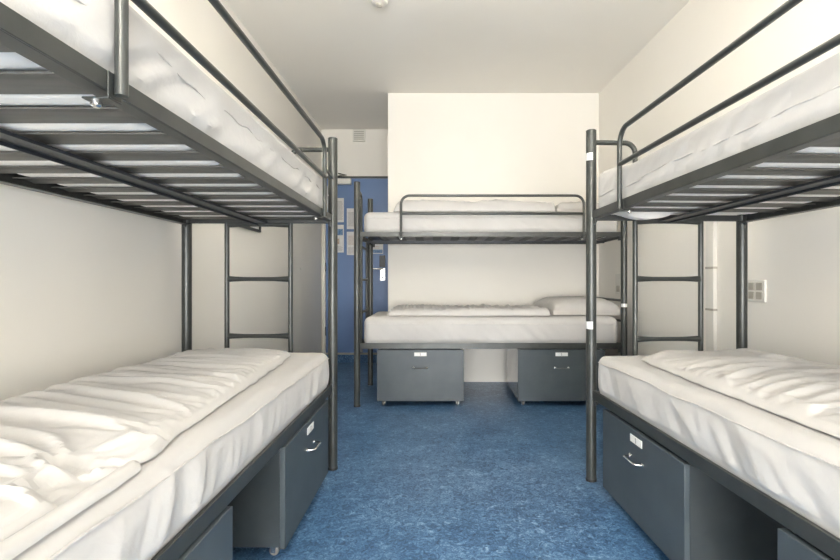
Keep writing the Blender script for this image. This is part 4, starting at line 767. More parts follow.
5,24,17,4,2,2,2,1,-2,-5,9,10,4,0,-5,-8,-7,2,6,2,0,-2,-3,-4,-5,-1,-1,-1,-1,0,-1,-1,-1,3,1,0,1,0,1,-2,3,3,-5,5,-6,1,-13,-3,-2,-29,
2,29,9,-1,3,2,1,2,5,9,11,2,-3,-7,-8,-3,5,5,-1,-5,-3,-1,-1,-1,1,3,1,-1,-1,-2,-1,-2,-1,-5,-1,0,1,1,1,1,2,1,6,-8,-3,-2,3,-12,-4,-29,
0,32,2,10,4,2,-1,8,10,7,-1,-5,-9,-6,0,7,3,-5,-3,0,3,3,0,0,-2,-2,-3,-6,-2,-2,-1,0,-1,1,3,4,4,2,2,1,2,1,2,-2,-3,-3,-12,-10,-6,-28,
0,29,18,-6,2,6,8,11,4,-2,-7,-8,-4,3,7,0,-4,-1,4,2,0,-2,-7,-2,-1,-1,-1,2,-2,-4,1,2,3,5,2,3,1,0,1,0,0,-1,-1,-1,-6,-8,3,-4,-18,-26,
0,32,6,5,8,11,7,1,-4,-8,-6,-1,6,4,-3,-2,0,4,0,-4,-1,0,4,-6,-1,1,-1,-3,-3,5,4,2,0,-1,-1,-1,-2,-1,-1,-1,-1,-1,1,3,-9,2,-11,-4,-1,-28,
2,31,15,8,8,3,-2,-4,-7,-5,4,5,3,1,-2,-4,3,-3,0,3,5,2,-7,-4,-3,-2,-2,0,4,4,-3,-4,-3,-1,-1,0,0,0,1,1,1,5,-6,-2,5,-7,2,-7,-10,-27,
1,29,16,16,-2,-5,-3,-4,0,6,4,0,-3,-2,1,2,2,4,5,3,-1,-8,2,-2,-1,-2,-5,3,-1,-4,-6,-2,0,1,1,2,2,2,3,1,-1,-1,5,0,-1,-4,-14,1,-17,-23,
0,32,18,-1,-2,-1,0,1,8,1,-2,-2,2,6,5,3,3,2,-1,-3,-9,-4,-1,-1,-1,0,3,-5,-5,-2,2,2,5,3,2,1,1,1,0,0,1,-1,-4,-6,-7,-3,-1,-14,1,-27,
0,30,18,-2,3,2,1,1,-5,1,2,4,4,5,7,2,0,-3,-6,-6,-3,6,-2,-2,-2,-1,-6,-1,2,6,2,2,1,-2,-3,-4,1,1,2,0,0,-7,-2,-2,0,3,-15,-5,0,-27,
0,31,9,7,-4,3,4,3,-4,9,4,4,4,2,-1,-4,-7,-4,0,1,6,-8,-2,-1,-2,0,3,5,2,0,-1,-4,-5,-3,-2,-2,1,0,1,1,0,4,5,0,-2,-12,2,-7,-9,-27,
0,31,2,4,9,-3,1,4,4,6,9,2,-2,-5,-5,-2,2,5,7,1,-8,-2,-1,-1,-1,5,1,-2,-3,-4,-6,-3,-2,-1,0,2,3,2,2,2,2,1,-3,-5,-7,3,-9,6,-17,-24,
0,31,2,9,0,3,7,7,5,2,-3,-6,-2,-2,4,8,4,2,-4,-4,7,-1,-2,-2,-2,-3,-7,-4,-3,-3,-1,0,0,0,0,0,1,2,1,2,3,-4,-3,-2,4,-11,4,-10,-2,-27,
5,24,18,-4,9,5,4,0,-2,-5,-3,0,3,7,7,2,-2,-6,-3,6,0,-7,-3,-3,-3,-2,-1,0,0,3,-1,-1,-1,0,0,0,0,0,0,-1,0,0,1,5,0,-6,-14,-6,1,-26,
8,25,8,13,2,0,-2,-6,-2,2,4,5,7,6,0,-6,-5,-2,-1,7,-7,-3,0,1,3,2,-1,0,-2,-1,0,-1,3,2,1,0,0,1,0,-1,0,-1,-1,-3,-5,-4,-7,-13,0,-26,
9,24,4,11,-7,0,1,5,8,5,4,4,2,-2,-2,-3,-7,-2,7,1,-7,5,3,2,1,1,0,0,-1,0,-1,-1,-1,-2,-1,-2,-2,-2,-2,0,4,-3,-8,-4,-2,-3,4,-5,-10,-25,
7,22,16,-9,3,6,8,6,5,1,0,-1,-4,-5,-3,1,2,6,3,-5,5,2,1,-1,-2,-3,-4,0,0,-1,-1,-2,-2,-3,-2,-1,-1,0,1,5,-5,-1,2,3,-5,-3,-3,3,-17,-24,
1,28,5,4,13,5,3,1,-1,-4,-3,-2,-1,3,6,8,1,1,0,-1,-1,-3,-5,-4,-3,-3,-2,-2,-1,-1,-1,-1,0,0,1,1,0,1,1,1,4,8,0,-1,-1,-2,-4,-12,-11,-26,
0,29,6,13,3,0,-2,-2,-2,-1,3,4,8,5,2,-6,-3,-1,-1,-1,-2,-1,-1,0,0,3,-2,-3,-3,-3,2,5,3,1,0,-1,1,2,2,1,2,-8,-3,-3,2,-7,1,-1,-17,-24,
0,26,18,-3,2,-3,0,1,1,8,5,5,4,4,-5,0,3,1,0,0,-2,-2,-2,-2,-3,-4,-7,-2,2,3,2,3,3,6,1,1,0,-1,-1,-1,-1,-2,-3,-6,-8,-1,-11,-2,-1,-26,
0,27,7,7,-5,1,6,0,1,3,6,5,6,8,0,-1,-1,-3,-4,-7,-2,-2,-2,-2,-1,0,3,6,4,2,2,0,-2,-2,-3,-2,-5,-1,-2,-1,-1,-1,0,4,-4,-10,2,-6,-4,-26,
0,28,-1,5,10,2,-3,4,6,8,6,4,2,-2,-2,-3,-7,-2,-2,5,-4,0,0,1,1,6,2,2,-3,-4,-6,-5,-3,-2,-2,0,0,1,2,1,2,5,-6,-4,-3,2,-2,3,-18,-24,
1,28,-3,6,6,7,10,5,4,2,-2,-2,-5,-3,-2,-1,2,3,5,-1,5,1,1,1,0,-4,-4,-7,-5,-4,-3,0,0,6,2,2,1,2,2,2,1,1,-2,-2,-3,-4,-5,-11,-7,-26,
3,27,9,7,8,4,1,-1,-1,-4,-4,-3,1,3,4,7,5,3,2,1,-1,-3,-3,-4,-6,-5,-4,-3,-1,1,4,1,-2,-5,0,1,2,2,2,2,6,-3,-6,-3,2,-9,-5,-6,0,-26,
3,21,15,15,-9,-1,-1,0,-1,0,2,7,5,5,4,4,2,-2,-3,-2,-7,-4,-3,-2,-1,-1,0,4,1,-1,-3,-5,-2,1,1,6,1,1,2,1,-1,-8,0,5,-10,-4,-4,-3,-2,-26,
3,25,14,1,8,-5,-8,0,2,5,4,4,5,7,2,-2,-7,-4,-2,-1,1,1,5,0,-1,-1,-2,-3,-7,-2,-1,1,5,1,0,-5,-1,0,2,5,-5,6,2,-6,6,-2,-3,-6,-18,-23,
1,27,4,13,7,-8,-7,4,6,7,5,3,2,-2,-3,-7,-1,5,3,2,1,0,-3,-3,-6,-3,-3,-1,1,5,1,-1,-2,-5,-1,1,2,4,-4,0,0,2,3,5,-3,-7,-10,6,-18,-22,
1,28,0,10,12,-13,7,6,4,3,-1,-1,-5,-3,-1,3,3,3,6,0,-3,-7,-3,-2,0,0,4,1,0,-3,-5,-3,0,4,1,1,1,-2,5,1,2,0,0,-9,-5,-6,3,-12,2,-27,
4,20,15,13,-10,6,4,0,-1,-4,-2,-2,2,5,7,3,2,-1,-2,-6,-3,1,4,2,0,-2,-2,-5,-4,-2,1,2,2,-4,0,-1,1,0,2,3,5,-1,-2,-4,-7,4,-2,-15,0,-26,
6,23,17,-3,6,0,-3,-5,-1,0,3,5,8,3,0,-2,-6,-2,0,2,7,2,-2,-3,-5,-4,-2,0,1,3,2,1,-1,-2,-2,-3,2,1,1,2,-4,-2,0,1,4,5,-11,-12,-4,-26,
6,24,15,-3,-4,-1,1,1,3,6,6,3,-3,-6,-1,0,2,4,6,3,-2,-3,-5,-5,-1,1,4,2,0,-1,-1,-2,-4,-2,-1,0,0,1,1,1,2,4,5,2,1,-4,-4,-15,-15,-21,
5,26,9,14,-5,-4,6,3,0,0,-3,-6,-2,2,5,7,3,0,-1,-5,-5,-1,-1,2,4,1,-1,-4,-5,-1,-1,1,1,1,2,2,2,2,3,2,2,2,-1,-1,-1,-4,-10,-3,-16,-26,
0,24,17,15,-1,-1,-2,-5,-6,-2,1,3,7,5,3,-2,-6,-2,0,0,4,4,0,-1,-2,-6,-2,-1,1,3,4,4,2,2,1,1,1,1,0,-1,-2,-2,-2,-3,-6,-5,9,-15,-16,-21,
0,27,16,-1,-4,-1,0,-1,4,8,4,1,1,-1,-6,-2,2,4,5,0,0,-4,-5,-1,0,1,2,5,3,3,1,0,0,-2,-1,-1,-1,-2,-4,-2,-2,-2,-2,-2,-1,0,1,4,-16,-28,
0,25,2,2,7,8,2,1,1,-1,-5,-1,0,1,4,8,0,1,-4,-4,0,0,3,6,2,2,0,-1,-1,-1,-3,-4,-2,-2,-1,-1,-1,0,0,1,2,2,4,2,0,0,-1,-15,-17,-21,
0,26,-1,9,5,-3,-1,1,0,1,4,8,1,1,1,-6,-1,1,1,5,5,2,0,-1,-3,-5,-2,-2,-1,-1,-1,1,1,1,1,2,2,3,2,1,1,1,-1,-2,-3,-5,0,-17,-5,-26,
0,28,6,-3,3,3,3,7,2,0,1,-6,-2,0,1,4,7,3,0,0,-2,-6,-3,-1,0,0,1,1,3,3,1,2,1,1,1,1,1,0,0,-1,-1,-2,-3,-3,-4,-6,2,-16,0,-27,
3,27,-2,13,5,2,1,0,-7,-1,-1,1,2,6,5,2,-1,-7,-1,-1,-1,1,4,3,1,0,1,0,1,0,0,0,-1,0,-1,-1,-1,3,-1,0,-2,-5,-4,-3,-2,-2,4,-15,2,-27,
5,26,-4,13,4,-8,0,1,8,3,2,1,1,1,-1,-6,-2,5,0,1,1,0,0,-3,-1,-1,-1,0,0,0,0,0,0,0,0,0,0,4,-4,-2,0,-1,1,1,2,-3,-6,-13,3,-27,
5,26,-3,11,-4,11,-5,-2,-1,2,7,-3,-1,0,0,2,5,-4,-1,0,0,0,-1,0,1,0,1,1,2,2,1,0,-1,-1,-1,-1,-1,-4,3,3,3,1,0,-1,-4,-5,-13,4,-7,-27,
3,27,-1,5,12,5,1,1,1,-4,-3,1,1,1,1,4,3,0,0,1,0,0,-1,0,-1,-1,0,0,-1,-2,-2,-4,-1,0,0,1,1,5,3,1,0,-1,-4,-9,-4,-5,4,-11,-1,-26,
0,27,17,4,-10,3,4,4,5,9,0,0,0,0,0,-1,-1,-1,-1,-2,-2,-4,-3,-1,-1,-1,-1,1,0,1,0,2,1,2,4,3,2,0,-1,-3,-2,-7,-5,3,-3,-7,-1,7,-17,-24,
3,27,0,5,14,5,1,2,2,-6,-3,-2,-1,-2,0,-1,0,0,0,0,-1,0,1,2,1,2,5,3,2,1,2,0,1,-1,0,-2,-2,-6,-4,-2,-2,0,6,-4,-1,3,-1,-15,-5,-27,
8,25,4,5,-5,10,-5,2,2,4,-4,-4,1,7,1,1,1,1,1,0,1,1,0,1,0,1,0,0,-1,-1,-4,0,2,-6,-1,-2,-1,0,2,1,3,6,2,-1,-1,-4,-15,2,-16,-24,
11,24,-4,4,9,-2,5,-7,0,0,2,3,7,-5,-1,-1,-1,0,0,-1,0,0,1,0,0,1,0,1,0,1,4,2,-6,2,1,3,5,2,2,1,1,-2,-3,-4,-8,-8,8,-9,-10,-28,
10,24,9,6,4,1,-8,4,3,1,1,0,-6,4,0,-1,0,0,-1,-1,-2,0,0,-1,-1,0,1,1,0,-1,0,3,7,4,2,1,0,-1,-3,-4,-7,-4,-2,-2,-2,1,4,-16,-1,-27,
7,23,18,-8,1,3,7,0,-4,5,-5,-2,-1,0,2,-1,2,1,4,-1,-1,-1,-3,-2,0,0,1,1,2,3,6,5,2,0,-2,-2,-4,-5,-3,-3,2,7,0,0,-1,-2,-16,6,-17,-24,
0,31,12,-8,6,4,-5,1,2,8,1,1,-1,-1,-5,5,0,-1,-4,-1,-2,0,1,1,1,2,2,4,4,3,2,-1,-2,-5,-4,-3,-2,1,0,5,4,-6,-5,-3,-2,4,-10,8,-14,-28,
0,31,-1,14,-4,0,8,0,-1,0,5,-5,1,5,1,-6,-2,-1,0,0,4,4,2,1,1,1,1,1,0,-1,-3,-5,-3,0,1,1,5,2,0,0,-3,-4,-7,5,-1,-10,8,-2,-17,-26,
0,31,5,3,13,-3,-5,6,1,0,-7,4,2,-1,4,0,-5,3,1,-1,4,0,-3,-3,1,2,-3,-1,-1,0,0,2,4,4,2,0,-1,-3,-5,-3,-2,0,6,4,-1,-4,-14,-6,-2,-28,
5,28,2,2,15,-5,-3,-1,0,1,7,-4,0,-1,1,7,1,1,0,-1,-2,-2,-4,-2,-1,0,1,1,3,4,4,2,1,-1,-2,-5,-4,-2,0,1,2,5,4,-4,-3,-2,-8,-14,1,-28,
6,23,18,3,-4,13,-1,-2,-5,6,2,-1,-1,-1,-2,-6,-1,-1,4,-4,-2,0,0,1,1,1,3,4,3,1,-1,-1,-2,-5,-2,0,1,3,5,2,2,1,-3,-3,-5,-10,-7,9,-18,-24,
0,31,3,4,13,-5,6,4,2,-6,-2,2,2,1,1,-1,-1,-2,-7,2,4,3,1,0,1,0,0,-1,-1,-3,-3,-1,-1,2,4,5,2,2,0,-2,-3,-7,-4,-2,-2,-1,5,-12,-6,-27,
0,27,18,4,-9,7,-5,1,3,6,1,-6,0,0,0,0,0,1,8,1,0,-3,-3,-4,-2,0,-1,0,0,1,3,2,6,2,2,0,-1,-2,-6,-3,-3,1,5,2,0,-1,-11,-12,-1,-28,
0,29,7,6,13,-7,3,-4,-3,0,7,2,1,1,-1,-1,-2,5,-2,-6,-3,-2,0,1,0,1,2,3,4,2,2,1,0,-1,-1,-2,-3,-5,-2,1,5,2,1,-5,2,-4,-14,-3,-2,-28,
0,31,3,14,7,7,0,-2,-4,-5,-3,-1,-1,3,4,0,1,-6,-3,1,2,6,2,0,0,0,0,0,-1,-1,-1,-4,-2,-1,-1,0,0,1,1,1,3,3,-7,0,3,-12,2,0,-12,-28,
0,29,17,2,-7,7,9,5,3,0,-2,-3,-5,-5,-3,0,0,1,4,4,2,-2,-5,-5,-1,-1,0,-1,0,0,0,1,1,2,4,2,1,1,0,-1,-1,-7,4,3,-9,0,-5,6,-18,-27,
4,29,3,2,10,-5,-1,5,5,7,5,1,0,-3,-5,4,0,-1,-1,-2,-5,-6,-2,-1,3,1,1,1,1,1,0,1,0,1,0,-1,-1,-3,-2,-1,0,6,0,4,-6,-9,8,-2,-17,-29,
3,26,18,3,5,0,0,-8,-2,1,5,6,4,3,2,-7,-6,-3,-2,-3,-1,3,0,-1,-4,0,0,0,0,0,0,1,0,0,0,0,0,1,3,-2,6,2,2,-3,-10,8,0,-4,-19,-27,
0,32,13,1,3,4,3,5,-7,-5,-3,-1,3,3,4,5,-8,-3,-3,0,2,0,-4,-1,-1,0,-1,0,0,0,0,0,0,0,0,3,1,2,-3,3,1,3,3,-10,8,1,-2,-15,-6,-30,
0,32,6,13,4,4,4,3,1,-4,-4,-6,-5,-2,1,7,2,0,-3,-6,-2,-1,2,0,0,-1,-1,-1,0,-1,0,-1,-1,1,1,0,0,1,2,0,3,6,-9,7,3,-2,-9,-13,-1,-30,
0,34,1,4,4,2,5,8,6,4,1,-2,-5,-7,-5,-5,0,3,5,1,-3,-5,-2,-1,-1,1,-1,-1,0,-1,0,-1,1,1,-1,0,2,1,0,4,7,-8,2,7,-5,-1,-13,-4,-3,-29,
5,26,17,3,1,-3,-4,1,5,7,6,5,1,-1,-5,-5,-7,-6,-1,2,5,0,-3,-2,-4,-2,1,-2,-1,0,-1,0,1,0,0,2,0,0,5,6,-2,-5,9,-5,4,-12,-4,3,-12,-28,
8,28,0,5,9,0,-1,-2,-3,2,5,7,6,5,2,-1,-5,-6,-7,-6,-1,5,0,-4,-3,0,-1,-1,-2,-1,0,-1,0,1,1,1,0,4,6,-2,-4,9,-5,5,-4,-10,6,-1,-18,-26,
7,23,17,2,-6,0,1,-1,0,0,0,3,5,6,6,6,2,-1,-5,-8,-8,-5,1,3,-2,-4,0,-2,-1,-1,-1,0,0,1,0,0,4,6,-2,-3,8,-4,5,-1,-9,6,3,-16,-6,-29,
5,29,11,-3,8,2,0,0,0,-2,-1,-3,-1,1,5,6,6,6,2,-3,-6,-9,-7,-3,2,0,-3,-2,-1,-1,-1,-1,1,0,0,3,5,-1,-2,7,-4,4,3,-8,4,7,-11,-14,-1,-29,
0,32,5,11,-6,2,4,3,1,0,0,-1,-2,-2,-2,2,4,6,7,5,1,-5,-8,-8,-6,0,1,-2,-3,-1,-1,-1,0,0,2,5,-2,-1,7,-3,2,5,-6,2,9,-8,-12,2,-9,-29,
4,29,4,5,8,-6,-2,0,2,1,2,2,1,0,-1,-2,-1,1,5,7,7,3,-2,-7,-9,-7,-2,-1,-2,-1,-1,-1,0,1,4,-2,0,6,-3,2,5,-4,2,8,-9,-5,6,-3,-17,-27,
7,28,3,4,4,8,-1,-2,-3,-3,-1,-1,1,2,2,1,-1,-1,-1,2,6,7,6,0,-5,-8,-8,-4,-2,-2,-1,-1,0,3,-2,0,6,-2,1,5,-2,1,8,-9,2,7,-6,-15,-3,-30,
8,22,17,4,3,2,2,2,0,-2,-3,-4,-3,-2,-1,0,1,1,1,-1,0,3,6,6,4,-3,-7,-9,-5,-2,-2,-1,-1,0,0,5,-1,0,5,-1,1,8,-8,7,7,-7,-14,-2,-6,-30,
7,28,2,4,3,1,3,4,3,5,2,-1,-2,-2,-3,-3,-2,-1,-1,0,1,-2,0,4,7,5,1,-6,-9,-5,-3,-2,-1,-1,3,0,0,4,1,0,7,-5,9,4,-6,-12,7,-3,-18,-27,
4,26,16,4,3,1,1,1,1,2,1,2,1,0,0,-1,-2,-3,-2,-3,-2,-1,-1,-3,1,4,6,4,-2,-10,-5,-3,-2,-1,1,0,4,1,0,5,-2,10,2,-9,-6,11,-5,-15,-3,-31,
0,33,3,5,3,0,-1,0,1,1,2,2,3,3,3,2,2,1,-1,-2,-2,-3,-3,-2,-3,-3,0,5,6,2,-9,-5,-3,-1,-1,2,2,1,4,0,10,-1,-9,0,11,-5,-15,-1,-5,-32,
0,29,16,5,5,0,-1,-1,-2,-2,-2,-1,-1,1,1,2,3,3,3,1,0,0,-1,-3,-3,-3,-4,-3,1,6,5,-8,-4,-2,1,1,3,1,2,9,-4,-7,4,12,-7,-13,-1,2,-14,-29,
0,32,5,4,4,4,5,3,2,0,0,-1,-2,-2,-2,-1,-1,-1,0,0,1,1,1,2,-1,-1,-2,-4,-4,-2,4,7,-7,-4,5,4,-2,2,6,-5,-4,7,10,-6,-12,3,6,-17,-9,-28,
0,32,4,5,3,0,3,2,3,2,3,3,2,1,0,-1,-1,0,-1,-2,-3,-4,-2,-2,-1,-1,0,0,0,-3,-2,1,7,-5,9,-2,1,3,-7,0,8,10,-7,-11,11,2,-15,-9,-8,-28,
0,30,16,5,2,1,2,1,1,0,1,1,0,1,1,1,1,0,1,0,0,-1,-2,-3,-4,-4,-4,-3,-2,-1,-3,0,3,14,2,0,-4,-7,5,10,8,-5,-12,10,-3,-13,-4,5,-14,-33,
3,30,4,4,3,0,1,0,0,0,0,0,1,0,1,1,1,1,1,2,1,3,2,2,0,0,0,-2,-3,-1,-2,0,-2,-16,1,18,7,0,0,7,-2,-10,13,-8,-13,5,0,-13,-13,-27,
5,26,17,5,4,2,2,1,0,0,-1,-1,-1,-1,-1,-1,-1,-1,-1,-1,-1,-1,-2,-1,0,-2,0,-3,-1,-2,0,1,-7,-13,-2,10,7,0,14,10,-9,10,-8,-2,6,-4,-11,-7,1,-35,
6,28,3,4,4,3,5,6,4,4,3,2,1,1,0,0,-1,0,-1,-2,-1,-2,-1,-1,-1,-1,-2,-2,-2,-3,0,0,-2,-17,-17,-1,-1,0,13,4,27,-12,-1,1,-1,-2,-1,3,-17,-30,
6,28,2,6,8,0,1,2,3,2,3,3,2,3,2,2,2,1,2,1,0,1,0,0,0,-1,-2,-1,-3,-4,-6,-7,-7,3,-11,-17,-13,2,2,7,20,23,1,1,-3,-3,-5,-17,-10,-29,
3,27,17,6,3,2,2,1,1,1,0,0,1,0,0,0,0,-1,1,0,0,1,0,0,0,-1,-1,-1,-1,-1,-1,-1,3,4,-6,-8,-13,-1,-1,8,22,9,-18,-6,-2,-3,-5,-7,-3,-31,
0,34,12,-5,2,1,1,0,0,1,0,0,0,0,0,0,1,0,1,1,1,1,2,1,1,2,2,3,2,4,0,0,-3,-8,-10,10,6,5,0,-5,12,-13,-1,-3,-1,-1,-4,-5,-19,-28,
0,31,5,16,0,1,0,0,-1,-1,-1,-1,-2,0,1,1,1,2,2,2,2,2,2,2,2,2,2,1,-1,-3,-6,-8,-5,-6,9,-5,-1,3,1,15,-3,10,-14,-3,-4,-4,-6,-6,-2,-32,
0,28,17,4,-6,0,1,0,0,1,1,2,2,3,2,3,3,2,3,1,2,1,1,1,-1,-1,-2,-4,-5,-6,-6,-4,-1,4,4,8,-3,-8,12,2,-10,10,9,-1,-5,-4,-6,-14,-9,-31,
0,34,2,3,4,2,4,3,3,3,3,2,3,2,1,2,1,0,0,-1,0,-2,-2,-3,-2,-4,-5,-4,-4,-2,1,2,4,4,8,-4,-12,8,6,-10,5,-3,4,13,-3,-3,-4,-10,-20,-29,
0,30,19,5,5,2,2,3,1,1,1,0,-1,-1,-1,-1,-2,-1,-2,-2,-2,-3,-2,-3,-1,-2,0,1,2,2,4,5,3,3,-4,-7,-7,12,-8,3,4,8,2,-13,-3,-1,3,-16,-6,-32,
5,29,1,5,4,2,3,2,1,1,0,0,0,-1,-1,-2,-1,-2,-1,-1,1,0,2,1,2,5,3,1,2,2,1,0,-1,-4,-8,-6,12,-4,8,7,3,-6,-9,-6,3,6,-8,-16,-3,-32,
5,29,3,14,2,0,1,0,-1,-2,-2,-3,-1,-1,-1,0,1,1,3,4,3,2,2,1,2,0,0,-1,-1,-2,-3,-1,3,-10,-3,11,1,9,6,-1,-11,-6,1,7,-2,-11,-8,-4,-3,-33,
0,33,12,-5,2,1,0,1,-1,0,0,1,0,1,2,1,3,3,2,2,0,0,0,-1,0,-2,-2,-2,-1,-1,1,4,-10,0,8,7,10,3,-4,-11,-2,5,4,-9,-6,4,0,-6,-19,-28,
0,32,4,15,2,1,0,0,0,0,0,1,0,0,0,0,0,0,0,0,0,0,0,-2,-3,-2,-1,0,2,6,-1,-11,4,9,9,8,-1,-5,-12,6,2,0,-1,-2,-4,-6,6,-17,-9,-30,
0,30,15,1,-4,0,1,0,0,0,0,0,-1,0,0,0,0,1,1,1,1,4,-1,-4,0,0,2,3,7,-4,-10,7,10,8,4,-2,-8,-9,4,0,-4,-2,-1,1,1,7,-6,-16,-6,-31,
8,28,3,0,4,4,2,1,-1,0,-1,0,-1,-2,-1,-2,-1,0,0,1,3,-3,1,2,2,3,5,1,-9,-3,10,10,5,1,-4,-9,-9,-1,0,0,3,3,6,2,1,-3,-10,-14,-3,-32,
11,26,-1,7,3,-2,0,-2,0,0,0,-1,0,0,-1,0,0,1,0,0,1,7,3,2,2,2,-3,-10,3,10,9,2,-2,-6,-7,-9,1,2,4,7,3,1,-2,3,-4,-8,-11,6,-17,-30,
12,25,7,-4,2,1,3,4,5,1,0,0,-1,0,-1,-2,0,1,2,1,-1,-4,2,6,0,-6,-9,7,11,5,-2,-4,-6,-6,-5,5,7,3,3,-3,-4,3,7,-6,-10,-4,9,-13,-10,-31,
10,26,0,13,6,3,2,2,1,1,1,1,1,-1,0,0,0,1,1,-2,-2,-3,-2,-3,-4,-9,11,10,-1,-4,-5,-5,-4,-1,8,7,1,-1,-7,-2,9,1,-6,-6,2,9,-11,-11,-8,-29,
4,26,16,-6,8,10,-6,-2,6,4,-2,-1,-1,6,2,0,0,-3,-6,-6,-3,-2,-1,-1,1,10,10,-7,-4,-4,-3,-1,1,6,9,0,-4,-9,1,9,-5,-3,1,9,4,-7,-1,-8,-13,-34,
0,34,13,4,3,-5,4,-3,-6,4,6,0,-1,-5,1,6,-6,-5,-5,8,4,3,2,1,2,2,0,-1,-1,-2,-1,-1,1,0,-8,5,-9,4,5,2,1,1,2,1,-2,-2,-11,-8,-10,-27,
0,26,9,4,2,0,0,0,0,0,0,-1,0,-1,-1,0,-1,0,0,0,0,1,1,1,0,1,1,0,0,0,0,0,0,0,0,0,0,0,0,1,0,1,1,0,0,-2,-3,-6,-9,-25,
    ]),
    'backlow': (101, 49, [
10,10,2,0,-1,-1,0,1,2,2,2,2,0,0,-1,-1,-2,-1,-3,-3,-4,-9,0,0,0,0,0,0,0,0,0,0,0,0,0,0,0,0,0,0,0,0,0,0,0,0,0,0,0,0,
8,23,6,-1,3,1,2,1,2,2,1,1,1,-1,0,-1,-1,-2,-1,-2,-3,-2,-2,-1,-4,3,0,1,1,1,0,0,0,-2,-1,1,-2,-2,-3,-4,-5,-5,-1,-2,-1,0,-2,10,-10,-7,
7,30,15,4,3,1,0,-1,-1,-3,-8,-1,0,1,0,-1,-1,0,-2,-1,-1,-1,0,2,8,-5,-5,0,1,1,7,-3,6,4,0,-1,-3,-1,0,0,-2,-3,-1,-3,-1,-2,-3,-5,-9,-22,
0,32,2,6,4,1,2,2,2,2,2,5,1,0,0,-1,-1,-2,-2,-1,-2,0,-1,-2,6,-6,2,0,0,2,0,7,-4,-1,-1,-1,5,-2,-4,-2,4,-9,-5,-4,-4,-3,-3,-4,3,-25,
0,36,8,8,5,3,3,2,2,2,1,-1,-1,-1,-1,-2,-3,-4,0,0,1,-4,4,1,1,-6,4,-2,1,2,2,1,7,0,-1,-3,-6,-2,-3,-2,-2,6,-2,-3,-3,-3,-3,-5,-8,-29,
2,32,12,1,3,6,-2,2,2,1,1,1,0,0,0,0,-1,3,-1,0,-5,4,-1,0,-3,0,6,1,-3,1,1,1,3,2,4,1,0,-3,-3,-4,-3,-8,-3,-2,1,-9,-6,6,-16,-24,
7,30,3,8,10,3,-1,4,1,0,1,0,1,0,0,0,-1,-1,-2,-4,3,-1,-3,0,0,5,-1,0,5,2,1,2,0,1,1,0,1,-1,-1,-3,-2,-2,-5,-8,-5,1,-8,-9,-3,-29,
7,26,16,6,-4,2,4,5,-2,0,1,0,1,0,0,0,0,-1,0,-1,0,0,-1,0,0,1,1,1,1,1,1,1,0,1,-1,0,1,5,-1,-1,-1,-2,-3,-3,-4,-10,0,-6,-17,-24,
0,35,9,1,6,8,4,-3,1,2,3,3,1,1,0,0,0,1,0,0,0,0,0,1,0,1,1,1,1,1,1,0,0,0,-1,-2,-6,-4,-3,-2,-3,0,2,-3,-4,-5,-12,-6,-2,-28,
0,34,5,7,13,2,2,2,2,1,0,-1,-1,-1,0,-1,-1,0,0,0,0,0,0,1,1,2,2,2,2,2,2,2,1,1,0,0,0,-1,-4,-3,-5,-8,-6,-4,-4,-5,1,-6,-8,-28,
0,31,19,8,-6,1,2,2,2,1,2,1,0,1,1,0,0,0,0,0,-1,0,0,-1,0,0,0,1,1,1,1,1,0,0,0,-1,1,1,6,-1,-1,-2,-3,-5,-4,-5,-6,-7,-17,-24,
0,34,8,8,15,3,3,2,3,2,2,1,1,1,0,0,1,0,0,0,-1,0,-1,0,0,-1,1,0,1,1,0,0,0,0,-2,-2,-7,-4,-3,-3,-2,-3,-3,-5,-4,-5,-6,-6,-1,-28,
2,30,20,6,-7,4,3,2,3,3,3,6,0,1,-1,-1,0,-1,0,1,0,1,1,2,1,1,0,1,0,1,1,1,0,1,1,0,0,-1,-2,-3,-3,-3,-4,-4,-5,-6,-6,-7,-18,-24,
0,34,6,7,12,5,2,0,1,1,-3,0,0,0,1,0,-1,0,0,0,-1,0,0,0,1,0,1,0,1,0,0,1,1,0,1,1,1,1,2,-7,-5,-4,-4,-4,-5,-5,-6,-7,0,-28,
0,35,7,14,7,-7,2,2,2,1,2,4,4,2,1,0,0,0,0,-1,0,-1,-1,-1,0,0,0,0,0,1,1,-1,0,-1,-2,-1,-1,-2,-2,-1,-1,0,3,-2,-4,-5,-5,-7,-18,-24,
4,29,19,5,-4,10,5,3,2,2,1,2,0,0,0,-1,0,0,0,0,0,1,0,1,0,1,0,1,0,1,1,0,1,0,0,-1,0,-1,-1,-2,-2,-3,-2,-5,-6,-6,-8,-12,-7,-28,
6,30,5,7,13,5,-3,-1,0,1,1,1,1,1,0,0,-1,0,0,0,0,0,0,0,0,1,0,1,0,1,0,0,1,0,0,0,0,1,3,1,-1,-2,-3,-3,-11,-9,-8,3,-17,-24,
5,33,1,13,1,4,3,4,5,4,3,2,1,0,1,0,0,0,-1,0,0,0,0,0,1,0,0,1,0,1,0,0,0,-1,-1,-2,-5,-4,-2,-2,-2,-3,-3,-3,3,-8,-9,-10,-1,-29,
0,34,19,-4,8,12,3,2,1,1,0,-1,-1,-2,-2,-1,0,-1,0,0,0,0,1,1,1,1,1,1,2,1,2,1,2,1,0,0,0,-1,-2,-2,-2,-2,-5,-10,-9,-6,-6,4,-17,-25,
0,35,8,14,6,-5,1,2,2,1,1,1,0,1,0,0,0,0,0,0,-1,0,0,0,-1,1,0,1,1,0,1,1,1,0,0,0,-1,-1,-2,-2,-1,0,5,-2,-4,-6,-7,-9,-12,-29,
0,35,15,0,4,7,9,5,2,1,1,1,0,0,1,0,0,-1,0,0,0,0,0,0,1,0,0,1,1,0,1,0,1,0,1,-1,0,-1,-2,-3,-5,-9,-5,-4,-5,-5,-7,-7,-2,-30,
